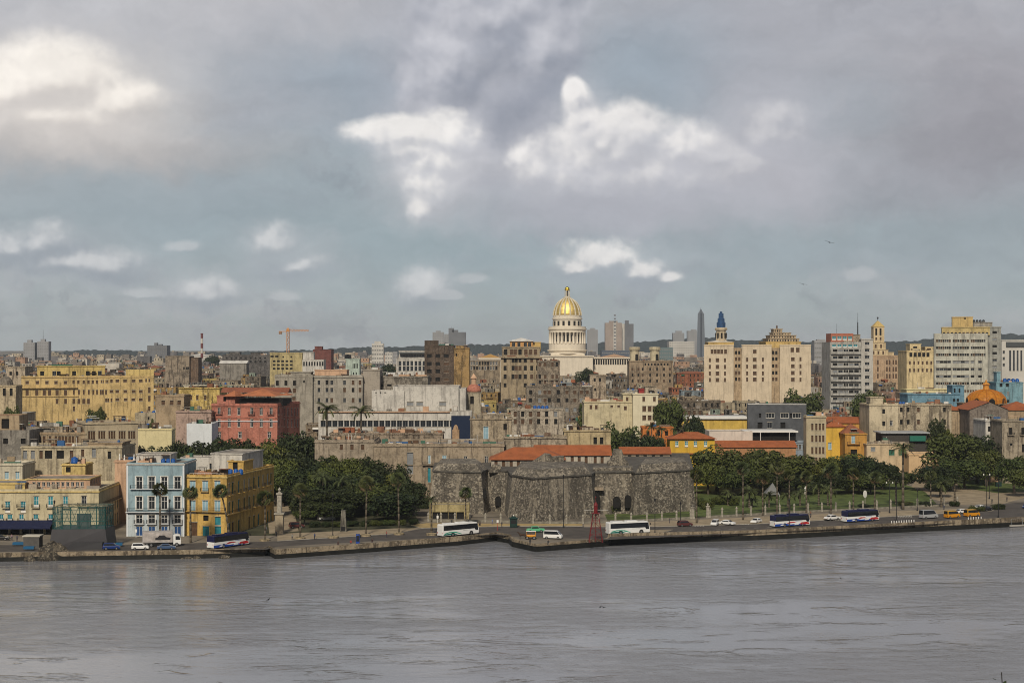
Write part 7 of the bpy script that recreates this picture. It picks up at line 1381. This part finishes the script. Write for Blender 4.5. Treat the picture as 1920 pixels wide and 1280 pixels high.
# planters round the palms
for p_,q_ in((497,1013),(563,1009.5),(686,1004.5),(625,1007.5),(748,1001.5),(809,1002.5)):
    x,y=G(p_,q_); o=thing('planter',None,'planter',(x,y-0.2,2.0),0,'round planters on the promenade'); m=MB(); m.lathe([(1.35,-.1),(1.4,.35),(1.45,.45),(1.2,.46),(1.15,.25)],16,wall((.42,.34,.22),.5)); m.build('rim_wall',o); m=MB(); m.lathe([(1.14,.2),(1.14,.30),(.1,.34)],12,MC['park_soil']); m.build('soil',o); pend(o,'round stone planter at the foot of a waterfront fan palm',p_)
# white round sign, tent, info signs
x,y=G(1622,952); o=thing('round_sign','white oval disc sign on a post behind the lawn fence','sign',(x,y,2.0)); m=MB(); m.tube((0,0,0),(0,0,3.2),.12,.1,PST,6); m.build('post',o); m=MB(); m.ball((0,0,4.4),.65,.12,1.2,mat('disc_white',(.5,.5,.48),.6),16,10); m.build('disc',o)
x,y=G(1446,948); o=thing('tent','pale pyramid tent canopy among the lawn palms','tent',(x,y,2.0)); zt=Z(905,y)-2; m=MB(); m.prism([(-2.4,-2.4),(2.4,-2.4),(2.4,2.4),(-2.4,2.4)],zt-3.6,zt,mat('tent_canvas',(.16,.165,.165),.8),top=[(.4,-.05),(.5,-.05),(.5,.05),(.4,.05)]); m.build('canopy',o)
for a in(-2.3,2.3):
    for b2 in(-2.3,2.3): m=MB(); m.tube((a,b2,0),(a,b2,zt-3.6),.06,.06,WHITE,5); m.build('pole',o)
for p_,q_,l_ in((1510,925,'small white statue among the dark trees behind the lawn'),):
    x,y=G(p_,q_+8); o=thing('statue',l_,'statue',(x,y,2.0)); m=MB(); m.box(-.5,-.5,0,.5,.5,2,PST); m.build('pedestal',o); m=MB(); m.lathe([(.4,2),(.3,2.6),(.42,3.2),(.15,3.55),(.2,3.75),(.02,3.95)],8,WHITE); m.build('figure',o)
for p_,q_,l_ in((820.5,981,'white pointed sign post on the yellow pavement left of the coach'),(933,994,'thin red and white signpost by the road edge near the kiosk'),(255,1008,'short white post in front of the pale blue house')):
    x,y=G(p_,q_); o=thing('sign_post',l_,'sign post',(x,y,2.0)); m=MB(); m.tube((0,0,0),(0,0,1.5),.06,.05,WHITE if 'red' not in l_ else PRED,6); m.build('post',o); m=MB(); m.box(-.28,-.06,1.5 if 'red' not in l_ else 2.2,.28,.06,2.3 if 'red' not in l_ else 2.9,WHITE); m.build('plate',o); m=MB(); m.tube((0,0,1.5),(0,0,2.9),.04,.03,WHITE if 'red' not in l_ else PRED,6); m.build('tip',o)
x,y=G(1872,912); o=thing('bin','large dark green waste bin under the trees at the right','bin',(x,y,2.03)); m=MB(); m.box(-1.0,-.7,.15,1.0,.7,1.5,KG); m.build('container',o,bevel=.05); m=MB(); m.box(-1.05,-.75,1.504,1.05,.75,1.65,KG); m.build('lid',o)
# zebra-striped barriers of white pickets on the sea wall
for p0_,p1_,q0_,q1_,l_ in((1672,1714,981.5,978.5,'row of small white bollards on the sea wall below the silver minibus'),(1816,1840,973.5,972,'row of small white bollards on the sea wall below the orange taxis')):
    for i in range(int((p1_-p0_)/4)):
        k=i/max(1,int((p1_-p0_)/4)-1); i_=0
        px_=p0_+(p1_-p0_)*k
        for s_i in range(len(SHORE)-1):
            if SHORE[s_i][0]<=px_<=SHORE[s_i+1][0]: kk=(px_-SHORE[s_i][0])/(SHORE[s_i+1][0]-SHORE[s_i][0]); wy=SHORE[s_i][1]*(1-kk)+SHORE[s_i+1][1]*kk
        x,y=G(px_,wy,0); m=MB(); m.lathe([(.14,0),(.12,.45),(.16,.5),(.10,.62),(.02,.66)],8,WHITE); o=m.build('bollard',None,(x,y+.2,2.75)); tag(o,l_,'bollard','white bollards on the sea wall'); PEND.append((o,'small white bollard on the sea wall below the '+('silver minibus' if p0_<1700 else 'orange taxis'),px_,y))
# zebra hatching painted on the road
ZB=MB()
for c_,q_ in((1305,983.5),(1389,980.5),(1573,972.5),(1695,966.5)):
    for i in range(9):
        for j in range(2): p_=c_-13+i*3; a=G(p_+j*1.2,q_-2.2+j*2.4,2.012); b_2=G(p_+1.4+j*1.2,q_-2.3+j*2.4,2.012); c2=G(p_+3.2+j*1.2,q_+j*2.4,2.012); d2=G(p_+1.8+j*1.2,q_+.1+j*2.4,2.012); ZB.poly([(*d2,2.012),(*c2,2.012),(*b_2,2.012),(*a,2.012)],LINE)
struct(ZB.build('road_hatching'))
# green glass pavilion
x0,y0=G(98,1029); o=thing('glass_pavilion','green steel and glass pavilion on a dark grey sloping base by the quay','pavilion',(x0,y0,2.0)); W_=X(197,y0)-x0; z1=Z(992,y0)-2; z2=Z(951,y0)-2; D_=9.5
DKB=mat('dark_grey_cladding',(.062,.06,.066),.5,vary=.12,vscale=.2); GST=mat('green_steel',(.015,.085,.080),.5,vary=.15); GGL=bpy.data.materials.new('green_glass'); GGL.use_nodes=True; bb=GGL.node_tree.nodes['Principled BSDF']; bb.inputs['Base Color'].default_value=(.05,.16,.16,1); bb.inputs['Roughness'].default_value=.05; bb.inputs['Alpha'].default_value=.26
m=MB(); m.prism([(-.9,0),(W_+.3,1.5),(W_+.6,D_),(-.3,D_)],-.2,z1,DKB,top=[(-.2,.3),(W_-.2,1.0),(W_,D_-.5),(.3,D_-.5)]); m.build('base',o)
m=MB(); a_=W_*.25; m.prism([(a_,-1.3),(W_*.95,-.2),(W_*.95,1.2),(a_,.8)],-.2,z1*.35,mat('ramp_grey',(.05,.05,.055),.6),top=[(W_*.40,-1.2),(W_*.95,-.2),(W_*.95,1.2),(W_*.40,.8)]); m.build('ramp',o)
m=MB(); m.poly([(.1,.5,z1),(W_-.3,1.2,z1),(W_-.3,1.2,z2-.2),(.1,.5,z2-.2)],GGL); m.poly([(W_-.3,1.2,z1),(W_-.3,D_-.8,z1),(W_-.3,D_-.8,z2-.2),(W_-.3,1.2,z2-.2)],GGL); m.poly([(.1,D_-.8,z1),(.1,.5,z1),(.1,.5,z2-.2),(.1,D_-.8,z2-.2)],GGL); m.build('glazing',o)
st_=MB(); cs_=[(.05,.42),(W_-.2,1.1),(W_-.2,D_-.7),(.05,D_-.7)]
for i in range(4):
    a,b2=Vector(cs_[i]),Vector(cs_[(i+1)%4]); n=6 if i%2==0 else 4
    for k in range(n+1): q_=a.lerp(b2,k/n); st_.tube((q_.x,q_.y,z1-.1),(q_.x,q_.y,z2),.12 if k in(0,n) else .07,.12 if k in(0,n) else .07,GST,5)
    for zz_ in(z1+.1,z1+(z2-z1)*.36,z1+(z2-z1)*.70,z2): st_.tube((a.x,a.y,zz_),(b2.x,b2.y,zz_),.09,.09,GST,4)
    for k in range(n): q_=a.lerp(b2,k/n); r2=a.lerp(b2,(k+1)/n); st_.tube((q_.x,q_.y,z1 if k%2 else z2),(r2.x,r2.y,z2 if k%2 else z1),.06,.06,GST,4)
st_.build('steel_frame',o); m=MB(); m.prism([(-.2,.1),(W_+.1,.8),(W_+.2,D_-.3),(-.2,D_-.3)],z2+.1,z2+.16,GGL)
for k in range(7): m.box(.2+k*(W_-.6)/6-.06,.6,z2+.0,.2+k*(W_-.6)/6+.06,D_-.7,z2+.09,GST)
m.build('roof',o); m=MB(); m.box(W_*.35,5.5,z1,W_*.6,6.5,z2-2.2,mat('pavilion_core',(.10,.10,.10),.8)); m.build('core',o)
# rocks and broken concrete at the left water edge
RKM=stonework('wet_rock',(.035,.030,.024),(.15,.125,.09),(.32,.28,.21),1.4); rk=random.Random(9)
def rock(px,py,w,hh,d,label,z=0,name='rock',m_=None,grp='rocks at the water edge'):
    x,y=G(px,py,z); m=MB(); m.ball((0,0,0),1,1,1,m_ or RKM,10,7); m.v=[(a*w/2*rk.uniform(.72,1.12),b*d/2*rk.uniform(.72,1.12),c*hh*rk.uniform(.75,1.1)) for a,b,c in m.v]; o=m.build(name,None,(x,y,z),rk.uniform(-.3,.3)); tag(o,None,'rock',grp); pend(o,label,px,y)
rock(100,1049,8.4,4.6,4,'big ruined lump of masonry on the left shore below the glass pavilion'); rock(85,1050,5.5,2.6,3.4,'dark ragged rock against the ruined masonry lump'); rock(55,1051,4,1.6,2.4,'low brown boulder left of the ruined masonry lump'); rock(118,1049,4.6,3.4,2.8,'steep brown rock right of the ruined masonry lump')
for p_ in(40,62,150,162,206,214,262,275,292,305,318,338,352,368,392,420): rock(p_,1050+rk.uniform(-3,2)-p_*.014,rk.uniform(1.6,4.2),rk.uniform(.5,1.3),rk.uniform(1.2,2),'dark wet boulder along the foot of the left quay')
for p_,w_,l_ in((236,4.2,'pale broken concrete slab lying against the left quay wall'),(258,3.4,'tilted pale slab right of the broken concrete slab'),(312,5,'long grey slab leaning at the water below the steel blue car')):
    x,y=G(p_,1048-p_*.006,0); m=MB(); m.prism([(-w_/2,-.9),(w_/2*.9,-.7),(w_/2,.8),(-w_/2*.8,.9)],.1,1.2 if p_==236 else .75,wall((.46,.42,.35),.6) if p_!=312 else RKM); o=m.build('concrete_slab',None,(x,y,0),rk.uniform(-.15,.15)); o.rotation_euler[1]=rk.uniform(-.08,.08); tag(o,l_,'slab')
# small pontoon landing at the far right
x,y=G(1906,986.5,0); m=MB(); m.box(-3,-1.2,.2,6,1.2,.6,mat('landing_wood',(.35,.33,.30),.8)); m.box(-2.6,-1.1,.6,-2.5,-1.0,2.4,GREYP); m.box(1.2,-1.1,.6,1.3,-1.0,2.4,GREYP); m.box(-2.6,-1.12,2.4,4,-1.05,2.47,GREYP); o=m.build('landing_stage',None,(x,y,0),.3); tag(o,'small railed landing stage at the sea wall near the right edge','landing stage')
# ================= birds
BF_=mat('dark_feathers',(.012,.012,.013),.7)
def bird(px,py,Y,span,roll,label,yaw=0,flap=.25):
    m=MB(); m.lathe([(.01,-.30),(.06,-.18),(.085,0),(.07,.16),(.05,.22),(.055,.27),(.01,.36)],8,BF_); m.v=[(z,x,y) for x,y,z in m.v]
    bd=m; s=span/2
    for sg in(-1,1):
        pts=[(.12,.03,0),(.14,s*.45,flap*s*.5),(.02,s,flap*s*.35),(-.10,s*.55,flap*s*.42),(-.14,.03,0)]
        b0=len(bd.v); k=bd.mi(BF_); bd.v+=[(a,b*sg,c+.012) for a,b,c in pts]+[(a,b*sg,c-.012) for a,b,c in pts]
        f1=tuple(b0+i for i in range(5)); f2=tuple(b0+9-i for i in range(5)); bd.f+= [f1,f2]; bd.m+=[k,k]
        for i in range(5): j=(i+1)%5; bd.f.append((b0+i,b0+j,b0+5+j,b0+5+i)); bd.m.append(k)
    b0=len(bd.v); bd.v+=[(-.25,-.03,.01),(-.25,.03,.01),(-.46,.09,.01),(-.46,-.09,.01),(-.25,-.03,-.01),(-.25,.03,-.01),(-.46,.09,-.01),(-.46,-.09,-.01)]
    for q_ in((0,1,2,3),(7,6,5,4),(0,3,7,4),(1,5,6,2),(2,6,7,3)): bd.f.append(tuple(b0+i for i in q_)); bd.m.append(0)
    o=bd.build('bird',None,(X(px,Y),Y,Z(py,Y))); o.rotation_euler=(roll,0,yaw); return tag(o,label,'bird','birds in flight')
bird(1555.5,454.5,210,1.3,.28,'upper dark bird soaring in the grey sky at the right',1.4); bird(1506,533,260,1.35,.22,'lower dark bird soaring in the grey sky at the right',1.5)
bird(503,1123.5,200,.75,-.65,'black bird banking low over the left part of the harbour',1.3); bird(1126,1137,220,.6,-.7,'left bird of a close pair over the middle of the harbour',1.2,.5); bird(1132,1138,222,.62,.1,'right bird of a close pair over the middle of the harbour',1.5,.5); bird(1228,1053,330,.8,1.0,'small bird over the water below the right coach',1.4); bird(1576,1083,300,.8,.9,'small bird alone over the right part of the harbour',1.6)
# ================= settle the remaining labels
LMS=[('yellow range',40,290),('pink hotel',397,565),('grey blocks',515,700),('white modern block',700,880),('dark block',796,880),('domed capitol',1000,1120),('corner palace',939,1016),('turret house',1180,1262),('cream blocks',1095,1235),('beige block',1320,1517),('balcony tower',1556,1637),('golden tower',1637,1702),('slab tower',1752,1877),('domed church',1814,1890)]
LW={(4,8):None}
def near(px,Y):
    best=min(LMS,key=lambda l:max(0,l[1]-px,px-l[2])+abs((l[1]+l[2])/2-px)*.05)
    nm,a,b=best
    if px<a: rel='left of the '+nm
    elif px>b: rel='right of the '+nm
    else: rel='below the '+nm if Y<{'domed capitol':1475,'golden tower':1250,'turret house':1200}.get(nm,620 if 'white' in nm or 'cream b' in nm else 800) else 'behind the '+nm
    return rel
ORD=['leftmost','second','third','fourth','fifth','sixth','seventh','eighth','ninth','tenth','eleventh','twelfth']
def oword(i):
    return ORD[i] if i<12 else '%dth'%(i+1)
grp={}
for o,l,px,Y in PEND:
    if isinstance(l,tuple): l='%s town house %s %s'%(l[1],l[2],near(px,Y))
    elif 'old town house' in l: l=l.replace('old town ','')+' '+near(px,Y)
    grp.setdefault(l,[]).append((px,o))
for l,v in grp.items():
    v.sort(key=lambda a:a[0])
    for i,(px,o) in enumerate(v):
        if len(v)==1: o['label']=l
        else:
            k=len(v)
            o['label']=('leftmost '+l) if i==0 else (('rightmost '+l) if i==k-1 else ('%s from left, %s'%(oword(i),l)))
# ================= haze
hm=bpy.data.materials.new('haze'); hm.use_nodes=True; hm.node_tree.nodes.clear(); t=NT(hm.node_tree); pv_=t.n('ShaderNodeVolumePrincipled'); pv_.inputs['Color'].default_value=(.80,.88,.95,1); pv_.inputs['Density'].default_value=HAZE; pv_.inputs['Anisotropy'].default_value=.2; ou=t.n('ShaderNodeOutputMaterial'); t.l.new(pv_.outputs[0],ou.inputs['Volume'])
hz=MB(); hz.box(-5200,-400,-3,5200,9500,178,hm); o=hz.build('haze'); tag(o,'pale blue grey haze lying over the far city and hills','haze',kind='stuff')
